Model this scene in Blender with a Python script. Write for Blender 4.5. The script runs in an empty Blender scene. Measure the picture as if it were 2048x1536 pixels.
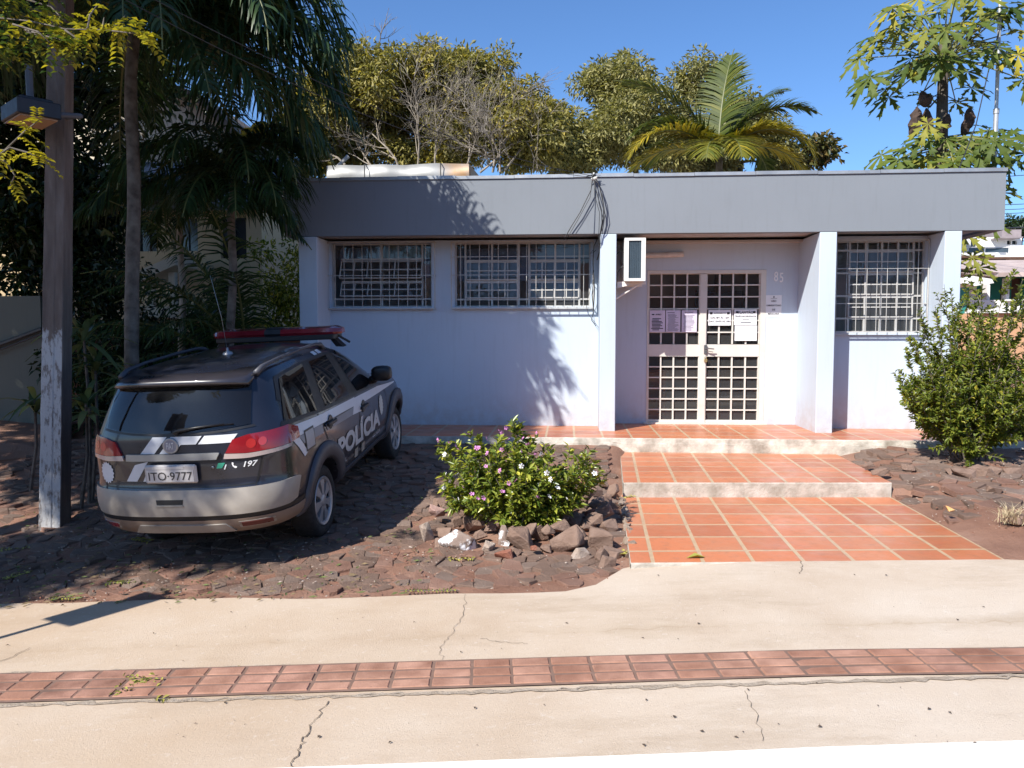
import bpy, bmesh, math, random
import numpy as np
from mathutils import Vector, Matrix, Euler
SC = bpy.context.scene
COL = SC.collection
RAD = math.radians
PI = math.pi
# ------------------------------------------------------------------ camera
FPX = 1560.0
cam_d = bpy.data.cameras.new('camera')
cam = bpy.data.objects.new('camera', cam_d)
COL.objects.link(cam)
cam.location = (0, 0, 1.6)
cam.rotation_euler = (RAD(90 - 3.6), 0, RAD(4.0))
cam_d.sensor_width = 36.0
cam_d.lens = FPX / 2048 * 36
cam_d.clip_start = 0.05
cam_d.clip_end = 2000
SC.camera = cam
CR = cam.rotation_euler.to_matrix()
CP = Vector((0, 0, 1.6))
def ray(x, y): return CR @ Vector(((x - 1024) / FPX, (768 - y) / FPX, -1))
def at_y(x, y, Y):
    r = ray(x, y); return CP + r * (Y / r.y)
def at_z(x, y, Z):
    r = ray(x, y); return CP + r * ((Z - 1.6) / r.z)
def at_d(x, y, d): return CP + ray(x, y) * d
# ground height: the street climbs to the right, the yard climbs to the building
def zs(X): return .055 * (X - 1.2) if X < 1.2 else .035 * (X - 1.2)
def gz(X, Y):
    t = min(1, max(0, (Y - 5.3) / 4.2)) ** 1.3
    s = zs(max(-9, min(9, X)))
    if Y > 13: s *= 1
    return s * (1 - t) + .27 * t
def at_g(x, y):
    z = 0
    for i in range(50):
        p = at_z(x, y, z); z = .5 * z + .5 * gz(p.x, p.y)
    return p
# ------------------------------------------------------------------ tagging
def tag(o, label=None, cat=None, group=None, kind=None):
    if label: o['label'] = label
    if cat: o['category'] = cat
    if group: o['group'] = group
    if kind: o['kind'] = kind
    return o
def empty(name, loc, label=None, cat=None, group=None):
    o = bpy.data.objects.new(name, None); COL.objects.link(o)
    o.location = loc; o.empty_display_size = .1
    return tag(o, label, cat, group)
def finish(name, me, mats, parent=None, smooth=False):
    """link a world-coordinate mesh: origin at its base, parented in place"""
    for m in (mats if isinstance(mats, (list, tuple)) else [mats]): me.materials.append(m)
    n = len(me.vertices)
    co = np.empty(n * 3, np.float32); me.vertices.foreach_get('co', co); co = co.reshape(-1, 3)
    lo, hi = co.min(0), co.max(0)
    org = np.array([(lo[0] + hi[0]) / 2, (lo[1] + hi[1]) / 2, lo[2]], np.float32)
    me.vertices.foreach_set('co', (co - org).ravel())
    if smooth: me.polygons.foreach_set('use_smooth', np.ones(len(me.polygons), bool))
    me.update()
    o = bpy.data.objects.new(name, me); COL.objects.link(o)
    if parent is None: o.location = org
    else:
        base = ORG[parent.name] if parent.name in ORG else tuple(parent.location)
        o.parent = parent; o.location = Vector(org.tolist()) - Vector(base)
    ORG[o.name] = Vector(org.tolist())
    return o
ORG = {}
class MB:
    def __init__(s): s.v = []; s.f = []; s.m = []; s.uv = []
    def add(s, vs, fs, mi=0, uvs=None):
        b = len(s.v); s.v.extend([tuple(p) for p in vs])
        for k, f in enumerate(fs):
            s.f.append([b + i for i in f]); s.m.append(mi)
            s.uv.append(uvs[k] if uvs else None)
    def box(s, x0, x1, y0, y1, z0, z1, mi=0, X=None):
        vs = [Vector(p) for p in ((x0,y0,z0),(x1,y0,z0),(x1,y1,z0),(x0,y1,z0),(x0,y0,z1),(x1,y0,z1),(x1,y1,z1),(x0,y1,z1))]
        if X: vs = [X @ p for p in vs]
        s.add(vs, [(0,3,2,1),(4,5,6,7),(0,1,5,4),(1,2,6,5),(2,3,7,6),(3,0,4,7)], mi)
    def bbox(s, x0, x1, y0, y1, z0, z1, b=.01, mi=0, X=None):
        """box with chamfered edges"""
        vs = []; idx = {}
        for sx, xx in ((0, x0), (1, x1)):
            for sy, yy in ((0, y0), (1, y1)):
                for sz, zz in ((0, z0), (1, z1)):
                    dx = b if sx == 0 else -b; dy = b if sy == 0 else -b; dz = b if sz == 0 else -b
                    for a, p in enumerate(((xx, yy + dy, zz + dz), (xx + dx, yy, zz + dz), (xx + dx, yy + dy, zz))):
                        idx[(sx, sy, sz, a)] = len(vs); vs.append(X @ Vector(p) if X else Vector(p))
        I = idx; fs = []
        for k in (0, 1):
            q = [(k,0,0,0),(k,1,0,0),(k,1,1,0),(k,0,1,0)]; fs.append([I[t] for t in (q if k == 1 else q[::-1])])
            q = [(0,k,0,1),(1,k,0,1),(1,k,1,1),(0,k,1,1)]; fs.append([I[t] for t in (q if k == 0 else q[::-1])])
            q = [(0,0,k,2),(1,0,k,2),(1,1,k,2),(0,1,k,2)]; fs.append([I[t] for t in (q if k == 1 else q[::-1])])
        for i in (0, 1):
            for j in (0, 1):
                fs.append([I[(i,j,0,0)], I[(i,j,0,1)], I[(i,j,1,1)], I[(i,j,1,0)]])
                fs.append([I[(i,0,j,0)], I[(i,0,j,2)], I[(i,1,j,2)], I[(i,1,j,0)]])
                fs.append([I[(0,i,j,1)], I[(0,i,j,2)], I[(1,i,j,2)], I[(1,i,j,1)]])
                for k in (0, 1): fs.append([I[(i,j,k,0)], I[(i,j,k,1)], I[(i,j,k,2)]])
        s.add(vs, fs, mi)
    def tube(s, pts, r, n=6, mi=0, cap=True):
        pts = [Vector(p) for p in pts]; k = len(pts)
        rs = r if isinstance(r, (list, tuple)) else [r] * k
        vs = []; fs = []; prev = None
        for i, p in enumerate(pts):
            t = (pts[min(i + 1, k - 1)] - pts[max(i - 1, 0)])
            if t.length < 1e-9: t = Vector((0, 0, 1))
            t.normalize()
            a = prev if prev is not None else (Vector((1, 0, 0)) if abs(t.x) < .8 else Vector((0, 1, 0)))
            a = (a - t * a.dot(t))
            if a.length < 1e-6: a = t.orthogonal()
            a.normalize(); prev = a; b = t.cross(a)
            for j in range(n):
                an = 2 * PI * j / n
                vs.append(p + (a * math.cos(an) + b * math.sin(an)) * rs[i])
        for i in range(k - 1):
            for j in range(n):
                j2 = (j + 1) % n
                fs.append((i * n + j, i * n + j2, (i + 1) * n + j2, (i + 1) * n + j))
        if cap: fs.append(tuple(range(n - 1, -1, -1))); fs.append(tuple((k - 1) * n + j for j in range(n)))
        s.add(vs, fs, mi)
    def lathe(s, prof, X, n=24, mi=0):
        """prof: (radius, height) pairs around local z, placed by X"""
        vs = []; fs = []; k = len(prof)
        for r, h in prof:
            for j in range(n):
                a = 2 * PI * j / n; vs.append(X @ Vector((r * math.cos(a), r * math.sin(a), h)))
        for i in range(k - 1):
            for j in range(n):
                j2 = (j + 1) % n; fs.append((i * n + j, i * n + j2, (i + 1) * n + j2, (i + 1) * n + j))
        s.add(vs, fs, mi)
    def quad(s, a, b, c, d, mi=0, uv=None): s.add([a, b, c, d], [(0, 1, 2, 3)], mi, [uv] if uv else None)
    def prism(s, poly, d, mi=0):
        """poly (3-D planar points) pushed along vector d"""
        n = len(poly); d = Vector(d); vs = [Vector(p) for p in poly] + [Vector(p) + d for p in poly]
        fs = [tuple(range(n - 1, -1, -1)), tuple(range(n, 2 * n))] + [(i, (i + 1) % n, n + (i + 1) % n, n + i) for i in range(n)]
        s.add(vs, fs, mi)
    def build(s, name, mats, parent=None, smooth=False):
        me = bpy.data.meshes.new(name); me.from_pydata(s.v, [], s.f)
        if any(s.m): me.polygons.foreach_set('material_index', s.m)
        if any(u is not None for u in s.uv):
            uvl = me.uv_layers.new(name='UVMap'); li = 0
            for f, u in zip(s.f, s.uv):
                for k in range(len(f)):
                    uvl.data[li].uv = u[k] if u else (0, 0); li += 1
        return finish(name, me, mats, parent, smooth)
class NB:
    """numpy face soup (triangles) with a per-leaf random value, for foliage"""
    def __init__(s): s.V = []; s.F = []; s.R = []; s.n = 0
    def add(s, V, F, R):
        V = np.asarray(V, np.float32).reshape(-1, 3)
        s.V.append(V); s.F.append(np.asarray(F, np.int32).reshape(-1, 3) + s.n); s.R.append(np.asarray(R, np.float32).ravel()); s.n += len(V)
    def leaves(s, P, D, N, L, W, rng, fold=.25, bend=.15, r=None):
        P = np.asarray(P, np.float32); n = len(P)
        D = D / (np.linalg.norm(D, axis=1, keepdims=True) + 1e-9)
        S = np.cross(D, N); S /= (np.linalg.norm(S, axis=1, keepdims=True) + 1e-9)
        U = np.cross(S, D)
        L = np.broadcast_to(np.asarray(L), (n,))[:, None]; W = np.broadcast_to(np.asarray(W), (n,))[:, None]
        V = np.stack([P, P + D * L * .5 - S * W * .5 + U * W * fold, P + D * L - U * L * bend, P + D * L * .5 + S * W * .5 + U * W * fold], 1)
        i = np.arange(n)[:, None] * 4
        F = np.concatenate([i + [[0, 3, 2]], i + [[0, 2, 1]]], 1).reshape(-1, 3)
        R = rng.random(n) if r is None else np.asarray(r)
        s.add(V.reshape(-1, 3), F, np.repeat(R, 4))
    def build(s, name, mat, parent=None, smooth=False):
        V = np.concatenate(s.V); F = np.concatenate(s.F); R = np.concatenate(s.R)
        me = bpy.data.meshes.new(name); me.vertices.add(len(V)); me.vertices.foreach_set('co', V.ravel())
        me.loops.add(F.size); me.loops.foreach_set('vertex_index', F.ravel())
        me.polygons.add(len(F)); me.polygons.foreach_set('loop_start', np.arange(0, F.size, 3, dtype=np.int32))
        me.update(calc_edges=True)
        at = me.attributes.new('rnd', 'FLOAT', 'POINT'); at.data.foreach_set('value', R)
        return finish(name, me, mat, parent, smooth)
def copy_tree(o, parent=None):
    c = o.copy(); COL.objects.link(c)
    if parent: c.parent = parent
    for ch in list(o.children): copy_tree(ch, c)
    return c
# ------------------------------------------------------------------ text as flat outlines
def text2d(s, size=1.0, bold=0.0, shear=0.0, res=3, space=1.0):
    cu = bpy.data.curves.new('t', 'FONT'); cu.body = s; cu.size = size; cu.offset = bold; cu.shear = shear
    cu.resolution_u = res; cu.align_x = 'CENTER'; cu.align_y = 'CENTER'; cu.space_character = space; cu.fill_mode = 'FRONT'
    o = bpy.data.objects.new('t', cu); COL.objects.link(o)
    dg = bpy.context.evaluated_depsgraph_get(); dg.update()
    me = o.evaluated_get(dg).to_mesh()
    vs = [(v.co.x, v.co.y) for v in me.vertices]; fs = [list(p.vertices) for p in me.polygons]
    o.evaluated_get(dg).to_mesh_clear(); bpy.data.objects.remove(o); bpy.data.curves.remove(cu)
    return vs, fs
# ------------------------------------------------------------------ materials
def nodes(name):
    m = bpy.data.materials.new(name); m.use_nodes = True; nt = m.node_tree; nt.nodes.clear()
    out = nt.nodes.new('ShaderNodeOutputMaterial'); p = nt.nodes.new('ShaderNodeBsdfPrincipled')
    nt.links.new(p.outputs[0], out.inputs[0]); return m, nt, p, out
def N(nt, t, **kw):
    n = nt.nodes.new('ShaderNode' + t)
    for k, v in kw.items():
        if k.startswith('i_'): n.inputs[int(k[2:]) if k[2:].isdigit() else k[2:].replace('_', ' ')].default_value = v
        else: setattr(n, k, v)
    return n
def rgb(c, k=1.0): return (c[0] * k, c[1] * k, c[2] * k, 1)
def mixc(nt, fac, a, b, mode='MIX'):
    n = nt.nodes.new('ShaderNodeMix'); n.data_type = 'RGBA'; n.blend_type = mode
    for sock, v in ((n.inputs[0], fac), (n.inputs[6], a), (n.inputs[7], b)):
        if isinstance(v, (int, float, tuple)): sock.default_value = v
        else: nt.links.new(v, sock)
    return n.outputs[2]
def ramp(nt, src, stops):
    n = nt.nodes.new('ShaderNodeValToRGB'); e = n.color_ramp.elements
    while len(e) < len(stops): e.new(.5)
    for k, (p, c) in enumerate(stops): e[k].position = p; e[k].color = c if len(c) == 4 else (*c, 1)
    nt.links.new(src, n.inputs[0]); return n.outputs[0]
def tex(nt, coord='Object', scale=(1, 1, 1)):
    c = nt.nodes.new('ShaderNodeTexCoord'); mp = nt.nodes.new('ShaderNodeMapping'); mp.inputs[3].default_value = scale
    nt.links.new(c.outputs[coord], mp.inputs[0]); return mp.outputs[0]
def noise(nt, vec, scale, detail=5, rough=.55):
    n = nt.nodes.new('ShaderNodeTexNoise'); n.inputs['Scale'].default_value = scale; n.inputs['Detail'].default_value = detail; n.inputs['Roughness'].default_value = rough
    nt.links.new(vec, n.inputs['Vector']); return n.outputs['Fac']
def mat(name, c, rough=.6, var=.18, scale=3.0, bump=0.0, bscale=60, metal=0, spec=.5, coat=0, c2=None, sc=(1, 1, 1), emit=None):
    m, nt, p, out = nodes(name); v = tex(nt, scale=sc)
    f = noise(nt, v, scale, 6)
    a = ramp(nt, f, [(.3, rgb(c, 1 - var)), (.7, rgb(c2 or c, 1 + var * .6))])
    nt.links.new(a, p.inputs['Base Color'])
    rr = ramp(nt, noise(nt, v, scale * 2.3), [(.3, (rough * .85,) * 3), (.7, (min(1, rough * 1.15),) * 3)])
    nt.links.new(rr, p.inputs['Roughness'])
    p.inputs['Metallic'].default_value = metal; p.inputs['Specular IOR Level'].default_value = spec
    if coat: p.inputs['Coat Weight'].default_value = coat; p.inputs['Coat Roughness'].default_value = .06
    if bump:
        b = N(nt, 'Bump'); b.inputs['Strength'].default_value = bump; b.inputs['Distance'].default_value = .01
        nt.links.new(noise(nt, v, bscale, 8, .65), b.inputs['Height']); nt.links.new(b.outputs[0], p.inputs['Normal'])
    return m
def leafmat(name, stops, rough=.45, trans=.3, spec=.4):
    m, nt, p, out = nodes(name)
    a = N(nt, 'Attribute', attribute_name='rnd')
    c = ramp(nt, a.outputs['Fac'], stops)
    nt.links.new(c, p.inputs['Base Color']); p.inputs['Roughness'].default_value = rough; p.inputs['Specular IOR Level'].default_value = spec
    t = N(nt, 'BsdfTranslucent'); mx = N(nt, 'MixShader'); mx.inputs[0].default_value = trans
    nt.links.new(mixc(nt, 1.0, c, (1.0, 1.05, .55, 1), 'MULTIPLY'), t.inputs[0])
    nt.links.new(p.outputs[0], mx.inputs[1]); nt.links.new(t.outputs[0], mx.inputs[2]); nt.links.new(mx.outputs[0], out.inputs[0])
    return m
def glassmat(name, tint=(.8, .85, .85), rough=.02, opac=0.0, base=(.02, .02, .02)):
    m, nt, p, out = nodes(name); nt.nodes.remove(p)
    fr = N(nt, 'Fresnel'); fr.inputs[0].default_value = 1.5
    tr = N(nt, 'BsdfTransparent'); tr.inputs[0].default_value = (*tint, 1)
    gl = N(nt, 'BsdfGlossy'); gl.inputs['Roughness'].default_value = rough; gl.inputs[0].default_value = (1, 1, 1, 1)
    mx = N(nt, 'MixShader'); body = tr.outputs[0]
    if opac:
        df = N(nt, 'BsdfDiffuse'); df.inputs[0].default_value = (*base, 1); m0 = N(nt, 'MixShader'); m0.inputs[0].default_value = opac
        nt.links.new(tr.outputs[0], m0.inputs[1]); nt.links.new(df.outputs[0], m0.inputs[2]); body = m0.outputs[0]
    nt.links.new(fr.outputs[0], mx.inputs[0]); nt.links.new(body, mx.inputs[1]); nt.links.new(gl.outputs[0], mx.inputs[2])
    nt.links.new(mx.outputs[0], out.inputs[0]); return m
# ------------------------------------------------------------------ light
SUN_AZ = math.atan2(.598, .801)       # light travels towards +X +Y
SUN_EL = RAD(42)
w = bpy.data.worlds.new('World'); SC.world = w; w.use_nodes = True
wn = w.node_tree; bg = wn.nodes['Background']
sky = wn.nodes.new('ShaderNodeTexSky'); sky.sky_type = 'NISHITA'; sky.sun_disc = False
sky.sun_elevation = SUN_EL; sky.sun_rotation = SUN_AZ + PI
sky.altitude = 400; sky.air_density = 1.0; sky.dust_density = .6; sky.ozone_density = 2.0
tn_ = wn.nodes.new('ShaderNodeMix'); tn_.data_type = 'RGBA'; tn_.blend_type = 'MULTIPLY'; tn_.inputs[0].default_value = 1; tn_.inputs[7].default_value = (.76, 1.05, 1.40, 1)
wn.links.new(sky.outputs[0], tn_.inputs[6]); wn.links.new(tn_.outputs[2], bg.inputs[0]); bg.inputs[1].default_value = .082
sd = bpy.data.lights.new('sun', 'SUN'); sd.energy = 4.9; sd.angle = RAD(.5); sd.color = (1, .965, .90)
so = bpy.data.objects.new('sun', sd); COL.objects.link(so)
LDIR = Vector((math.sin(SUN_AZ) * math.cos(SUN_EL), math.cos(SUN_AZ) * math.cos(SUN_EL), -math.sin(SUN_EL)))
so.rotation_euler = (-LDIR).to_track_quat('Z', 'Y').to_euler(); so.location = (-8, -10, 14)
SC.view_settings.view_transform = 'Standard'; SC.view_settings.look = 'None'; SC.view_settings.gamma = 1
SC.view_settings.exposure = .68
SC.cycles.max_bounces = 6; SC.cycles.transparent_max_bounces = 12; SC.cycles.caustics_reflective = False; SC.cycles.caustics_refractive = False
# ================================================================== GROUND
def groundmat(name, cols, scale, bump=.5, bs=50, speck=None, rough=.9):
    m, nt, p, out = nodes(name); v = tex(nt)
    f = noise(nt, v, scale, 8, .6)
    c = ramp(nt, f, [(.25 + .5 * k / (len(cols) - 1), (*q, 1)) for k, q in enumerate(cols)])
    if speck:
        s = noise(nt, v, 90, 3, .7); c = mixc(nt, ramp(nt, s, [(.62, (0, 0, 0)), (.72, (1, 1, 1))]), c, (*speck, 1))
    nt.links.new(c, p.inputs['Base Color']); p.inputs['Roughness'].default_value = rough; p.inputs['Specular IOR Level'].default_value = .25
    b = N(nt, 'Bump'); b.inputs['Strength'].default_value = bump; b.inputs['Distance'].default_value = .02
    nt.links.new(noise(nt, v, bs, 9, .7), b.inputs['Height']); nt.links.new(b.outputs[0], p.inputs['Normal']); return m
DIRT = groundmat('red_earth', [(.17, .082, .055), (.26, .14, .095), (.34, .205, .15)], 1.7, .9, 40, (.30, .20, .15))
# concrete with stains, long dirt streaks and pitting
def concrete():
    m, nt, p, out = nodes('concrete'); v = tex(nt, 'Object')
    c = ramp(nt, noise(nt, v, .9, 7, .6), [(.30, (.45, .345, .255, 1)), (.5, (.53, .43, .335, 1)), (.72, (.57, .48, .39, 1))])
    st = ramp(nt, noise(nt, tex(nt, 'Object', (.55, 1.7, 1)), 1.5, 10, .74), [(.50, (0, 0, 0, 1)), (.70, (1, 1, 1, 1))])
    c = mixc(nt, mixc(nt, 1.0, st, (.5, .5, .5, 1), 'MULTIPLY'), c, (.33, .245, .17, 1))
    g = N(nt, 'NewGeometry'); sp = N(nt, 'SeparateXYZ'); nt.links.new(g.outputs['Position'], sp.inputs[0])   # dirty crease along the old pour joint
    q0, q1 = at_g(0, 1308), at_g(2048, 1246); sl = (q1.y - q0.y) / (q1.x - q0.x)
    m1 = N(nt, 'Math', operation='MULTIPLY_ADD'); m1.inputs[1].default_value = -sl; m1.inputs[2].default_value = -(q0.y - sl * q0.x); nt.links.new(sp.outputs[0], m1.inputs[0])
    m2 = N(nt, 'Math', operation='ADD'); nt.links.new(sp.outputs[1], m2.inputs[0]); nt.links.new(m1.outputs[0], m2.inputs[1])
    m3 = N(nt, 'Math', operation='MULTIPLY_ADD'); nt.links.new(noise(nt, g.outputs['Position'], 2.5, 8, .7), m3.inputs[0]); m3.inputs[1].default_value = .30; m3.inputs[2].default_value = -.15
    m4 = N(nt, 'Math', operation='ADD'); nt.links.new(m2.outputs[0], m4.inputs[0]); nt.links.new(m3.outputs[0], m4.inputs[1]); m5 = N(nt, 'Math', operation='ABSOLUTE'); nt.links.new(m4.outputs[0], m5.inputs[0])
    band = ramp(nt, m5.outputs[0], [(.0, (.9, .9, .9, 1)), (.012, (.5, .5, .5, 1)), (.12, (0, 0, 0, 1))])
    c = mixc(nt, mixc(nt, 1.0, band, ramp(nt, noise(nt, g.outputs['Position'], 1.4, 6), [(.38, (.12,) * 3), (.62, (.9,) * 3)]), 'MULTIPLY'), c, (.36, .265, .175, 1))
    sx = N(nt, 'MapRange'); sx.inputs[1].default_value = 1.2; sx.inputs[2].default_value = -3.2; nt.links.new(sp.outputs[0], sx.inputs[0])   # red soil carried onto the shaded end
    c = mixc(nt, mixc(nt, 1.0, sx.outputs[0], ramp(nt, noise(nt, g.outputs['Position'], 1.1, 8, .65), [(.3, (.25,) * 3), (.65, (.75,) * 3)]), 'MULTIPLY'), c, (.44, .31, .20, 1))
    c = mixc(nt, ramp(nt, noise(nt, v, 75, 6, .8), [(.58, (0, 0, 0, 1)), (.68, (.55, .55, .55, 1))]), c, (.30, .24, .19, 1))
    c = mixc(nt, ramp(nt, noise(nt, v, 26, 4, .6), [(.60, (0, 0, 0, 1)), (.75, (.30, .30, .30, 1))]), c, (.68, .62, .56, 1))
    nt.links.new(c, p.inputs['Base Color']); p.inputs['Roughness'].default_value = .92; p.inputs['Specular IOR Level'].default_value = .2
    b = N(nt, 'Bump'); b.inputs['Strength'].default_value = .6; b.inputs['Distance'].default_value = .008
    nt.links.new(noise(nt, v, 85, 10, .8), b.inputs['Height']); nt.links.new(b.outputs[0], p.inputs['Normal']); return m
CONC = concrete()
CRACK = mat('crack_dirt', (.12, .09, .065), .95)
# boundary between sidewalk and yard, traced on the ground
BND = [at_g(*q) for q in ((-900, 1238), (-400, 1222), (0, 1211), (200, 1207), (330, 1203), (480, 1199), (620, 1202), (760, 1197), (900, 1191), (1040, 1190), (1150, 1185), (1190, 1174), (1225, 1158), (1245, 1140), (1268, 1128), (1600, 1125), (2003, 1121), (2060, 1124), (2400, 1126), (2900, 1130))]
BX = [p.x for p in BND]; BY = [p.y for p in BND]
def bnd(X): return float(np.interp(X, BX, BY))
KB = [at_g(*q) for q in ((-600, 1588), (0, 1564), (780, 1536), (1400, 1513), (2048, 1490), (2600, 1470))]
def kerb_y(X): return float(np.interp(X, [p.x for p in KB], [p.y for p in KB]))
# one big ground sheet, out to the horizon
mb = MB()
xs = [-400, -150, -60, -30, -16] + [x * .5 for x in range(-24, 25)] + [16, 30, 60, 150, 400]
ys = [-300, -80, -20, -6, 0, 1.5, 2.6] + [3.4 + .3 * k for k in range(24)] + [11, 13, 16, 22, 40, 90, 200, 600]
for j, y in enumerate(ys):
    for i, x in enumerate(xs):
        z = gz(x, y) - .05 - (.22 if -0.2 < x < 4.2 and 4 < y < 9.6 else 0)
        if y < 3: z = zs(max(-9, min(9, x))) - .22
        mb.v.append((x, y, z))
n = len(xs)
for j in range(len(ys) - 1):
    for i in range(n - 1): mb.f.append([j * n + i, j * n + i + 1, (j + 1) * n + i + 1, (j + 1) * n + i]); mb.m.append(0); mb.uv.append(None)
tag(mb.build('ground', DIRT, smooth=True), kind='structure')
# yard earth: finer relief sheet over the ground
rng = random.Random(5)
from mathutils import noise as mn
def ez(x, y):
    """earth height beside and under the entrance path"""
    g = gz(x, y)
    if y > 9.5: return g
    l = float(np.interp(y, [5.3, 7.7, 7.75, 9.5], [.52, .58, .60, .83])); r = float(np.interp(y, [5.3, 7.7, 7.75, 9.5], [2.99, 2.95, 2.85, 2.95]))
    pz = -.045 if y < 7.72 else (.05 if y < 8.4 else .08)
    d = max(l - x, x - r, 0)
    if d <= .02: return min(g, pz)
    t = min(1, (d - .02) / (.22 if x < l else .8)); t = t * t * (3 - 2 * t)
    return (min(g, pz + .05)) * (1 - t) + g * t
def relief(x, y): return .022 * mn.noise((x * 2.1, y * 2.1, 0)) + .012 * mn.noise((x * 7, y * 7, 3)) + .006 * mn.noise((x * 19, y * 19, 5))
mb = MB(); nx = 230; ny = 80
for j in range(ny + 1):
    for i in range(nx + 1):
        x = -9 + 18.5 * i / nx; y0 = bnd(x) - .10
        y = y0 + (9.6 - y0) * j / ny
        mb.v.append((x, y, ez(x, y) - .012 + relief(x, y) * (.4 if .3 < x < 3.2 else 1) - (.012 if j == 0 else 0)))
for j in range(ny):
    for i in range(nx):
        a = j * (nx + 1) + i; mb.f.append([a, a + 1, a + nx + 2, a + nx + 1]); mb.m.append(0); mb.uv.append(None)
tag(mb.build('yard_earth', DIRT, smooth=True), kind='structure')
# sidewalk sheet
mb = MB(); cols = [-14 + .2 * k for k in range(141)]; rows = 16
for i, x in enumerate(cols):
    yb = bnd(x) + .018 * mn.noise((x * 3, 1, 0)) + .01 * mn.noise((x * 11, 2, 0)); y0 = kerb_y(x)
    for j in range(rows + 1):
        y = y0 + (yb - y0) * j / rows; mb.v.append((x, y, zs(max(-9, min(9, x))) + .012 + .003 * mn.noise((x * 1.3, y * 1.3, 0))))
    mb.v.append((x, yb + .005, zs(max(-9, min(9, x))) - .06))
R1 = rows + 2
for i in range(len(cols) - 1):
    for j in range(rows + 1): mb.f.append([i * R1 + j, (i + 1) * R1 + j, (i + 1) * R1 + j + 1, i * R1 + j + 1]); mb.m.append(0); mb.uv.append(None)
def ribbon(mb, pts, w, mi, dz=.0165, rg=rng, jit=.012):
    P = [at_g(*q) for q in pts]; out = []
    for a, b in zip(P, P[1:]):
        for k in range(6): out.append(a.lerp(b, k / 6) + Vector((rg.uniform(-jit, jit), rg.uniform(-jit, jit), 0)))
    out.append(P[-1]); vs = []
    for k, p in enumerate(out):
        t = out[min(k + 1, len(out) - 1)] - out[max(k - 1, 0)]; t.z = 0; t.normalize(); s = Vector((-t.y, t.x, 0)) * w * rg.uniform(.3, 1)
        for q in (p - s, p + s): vs.append((q.x, q.y, zs(q.x) + dz))
    mb.add(vs, [(2 * k, 2 * k + 1, 2 * k + 3, 2 * k + 2) for k in range(len(out) - 1)], mi)
ribbon(mb, [(655, 1410), (630, 1445), (612, 1478), (596, 1510), (586, 1534), (580, 1560)], .0034, 1)
ribbon(mb, [(932, 1192), (928, 1230), (905, 1268), (880, 1300), (884, 1330)], .0016, 1)
ribbon(mb, [(1490, 1390), (1512, 1440), (1525, 1490)], .0015, 1)
ribbon(mb, [(-60, 1345), (10, 1325), (60, 1300)], .003, 1)
ribbon(mb, [(960, 1283), (1010, 1290), (1055, 1293)], .002, 1)
for q_ in range(2): ribbon(mb, [(-100 + 110 * k, 1416 + q_ * 2 - (110 * k - 100) * .0285) for k in range(21)], .016, 2, .0155 + q_ * .0004, jit=.014)
for q_ in range(2): ribbon(mb, [(-100 + 110 * k, 1354 - q_ * 2 - (110 * k - 100) * .0252) for k in range(21)], .012, 2, .0155 + q_ * .0004, jit=.012)
ribbon(mb, [(1602, 1124), (1604, 1140), (1600, 1152)], .003, 1)
tag(mb.build('sidewalk', [CONC, CRACK, groundmat('rough_mortar', [(.33, .255, .19), (.43, .345, .265), (.50, .42, .34)], 14, .9, 70)], smooth=False), kind='structure')
# red tactile strip: every block carries three raised bands
TAC = mat('red_paver', (.285, .125, .075), .85, .3, 4, .4, 90, c2=(.36, .185, .125))
mb = MB(); rt = random.Random(3)
tl, tr = at_g(0, 1355), at_g(2048, 1303); bl, br = at_g(0, 1411), at_g(2048, 1352)
joint_top = [(165, 0), (355, 0)]
L = (tr - tl).length; nT = 27
def strip(u, v):
    p = tl.lerp(tr, u); yb = bl.y + (br.y - bl.y) * (p.x - bl.x) / (br.x - bl.x); skew = .10
    p = Vector((p.x + skew * (p.y - yb) * v, p.y + (yb - p.y) * v, 0)); p.z = zs(max(-9, min(9, p.x))); return p
u0, u1 = -.9, 1.9; nt_ = int(nT * (u1 - u0))
P = [strip(u0, 0), strip(u1, 0), strip(u1, 1), strip(u0, 1)]
for k in range(60):
    a, b = u0 + (u1 - u0) * k / 60, u0 + (u1 - u0) * (k + 1) / 60
    q = [strip(a, 1.03), strip(b, 1.03), strip(b, -.03), strip(a, -.03)]
    mb.add([p + Vector((0, 0, .019)) for p in q], [(0, 1, 2, 3)], 1)
for k in range(nt_):
    ua = u0 + (u1 - u0) * k / nt_; ub = u0 + (u1 - u0) * (k + 1) / nt_; g = .04 * (ub - ua)
    hz = rt.uniform(-.0025, .002); mi_ = rt.choice((0, 0, 2, 3)); hx_ = rt.uniform(-.002, .002)
    for b in range(3):
        va, vb = b / 3 + .042, (b + 1) / 3 - .042
        c4 = [strip(ua + g, vb), strip(ub - g * .6, vb), strip(ub - g * .6, va), strip(ua + g, va)]
        j = [Vector((rt.uniform(-.002, .002), rt.uniform(-.002, .002), 0)) for _ in range(4)]
        lo = [p + d + Vector((0, 0, .0185)) for p, d in zip(c4, j)]
        ce = sum(lo, Vector()) / 4
        hi = [p.lerp(ce, .06) + Vector((0, 0, .0055 + hz + hx_ * (1 if q_ in (1, 2) else -1) - (.003 if rt.random() < .06 else 0))) for q_, p in enumerate(lo)]
        mb.add(lo + hi, [(4, 5, 6, 7)] + [(i, (i + 1) % 4, 4 + (i + 1) % 4, 4 + i) for i in range(4)], mi_)
TAC2 = mat('red_paver_pale', (.32, .15, .095), .85, .3, 5, .4, 90, c2=(.40, .22, .155)); TAC3 = mat('red_paver_brown', (.26, .12, .078), .85, .35, 5, .4, 90, c2=(.36, .19, .135))
tag(mb.build('tactile_paving', [TAC, mat('mortar_red', (.19, .115, .085), .95, .3, 9), TAC2, TAC3]), kind='structure')
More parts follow.
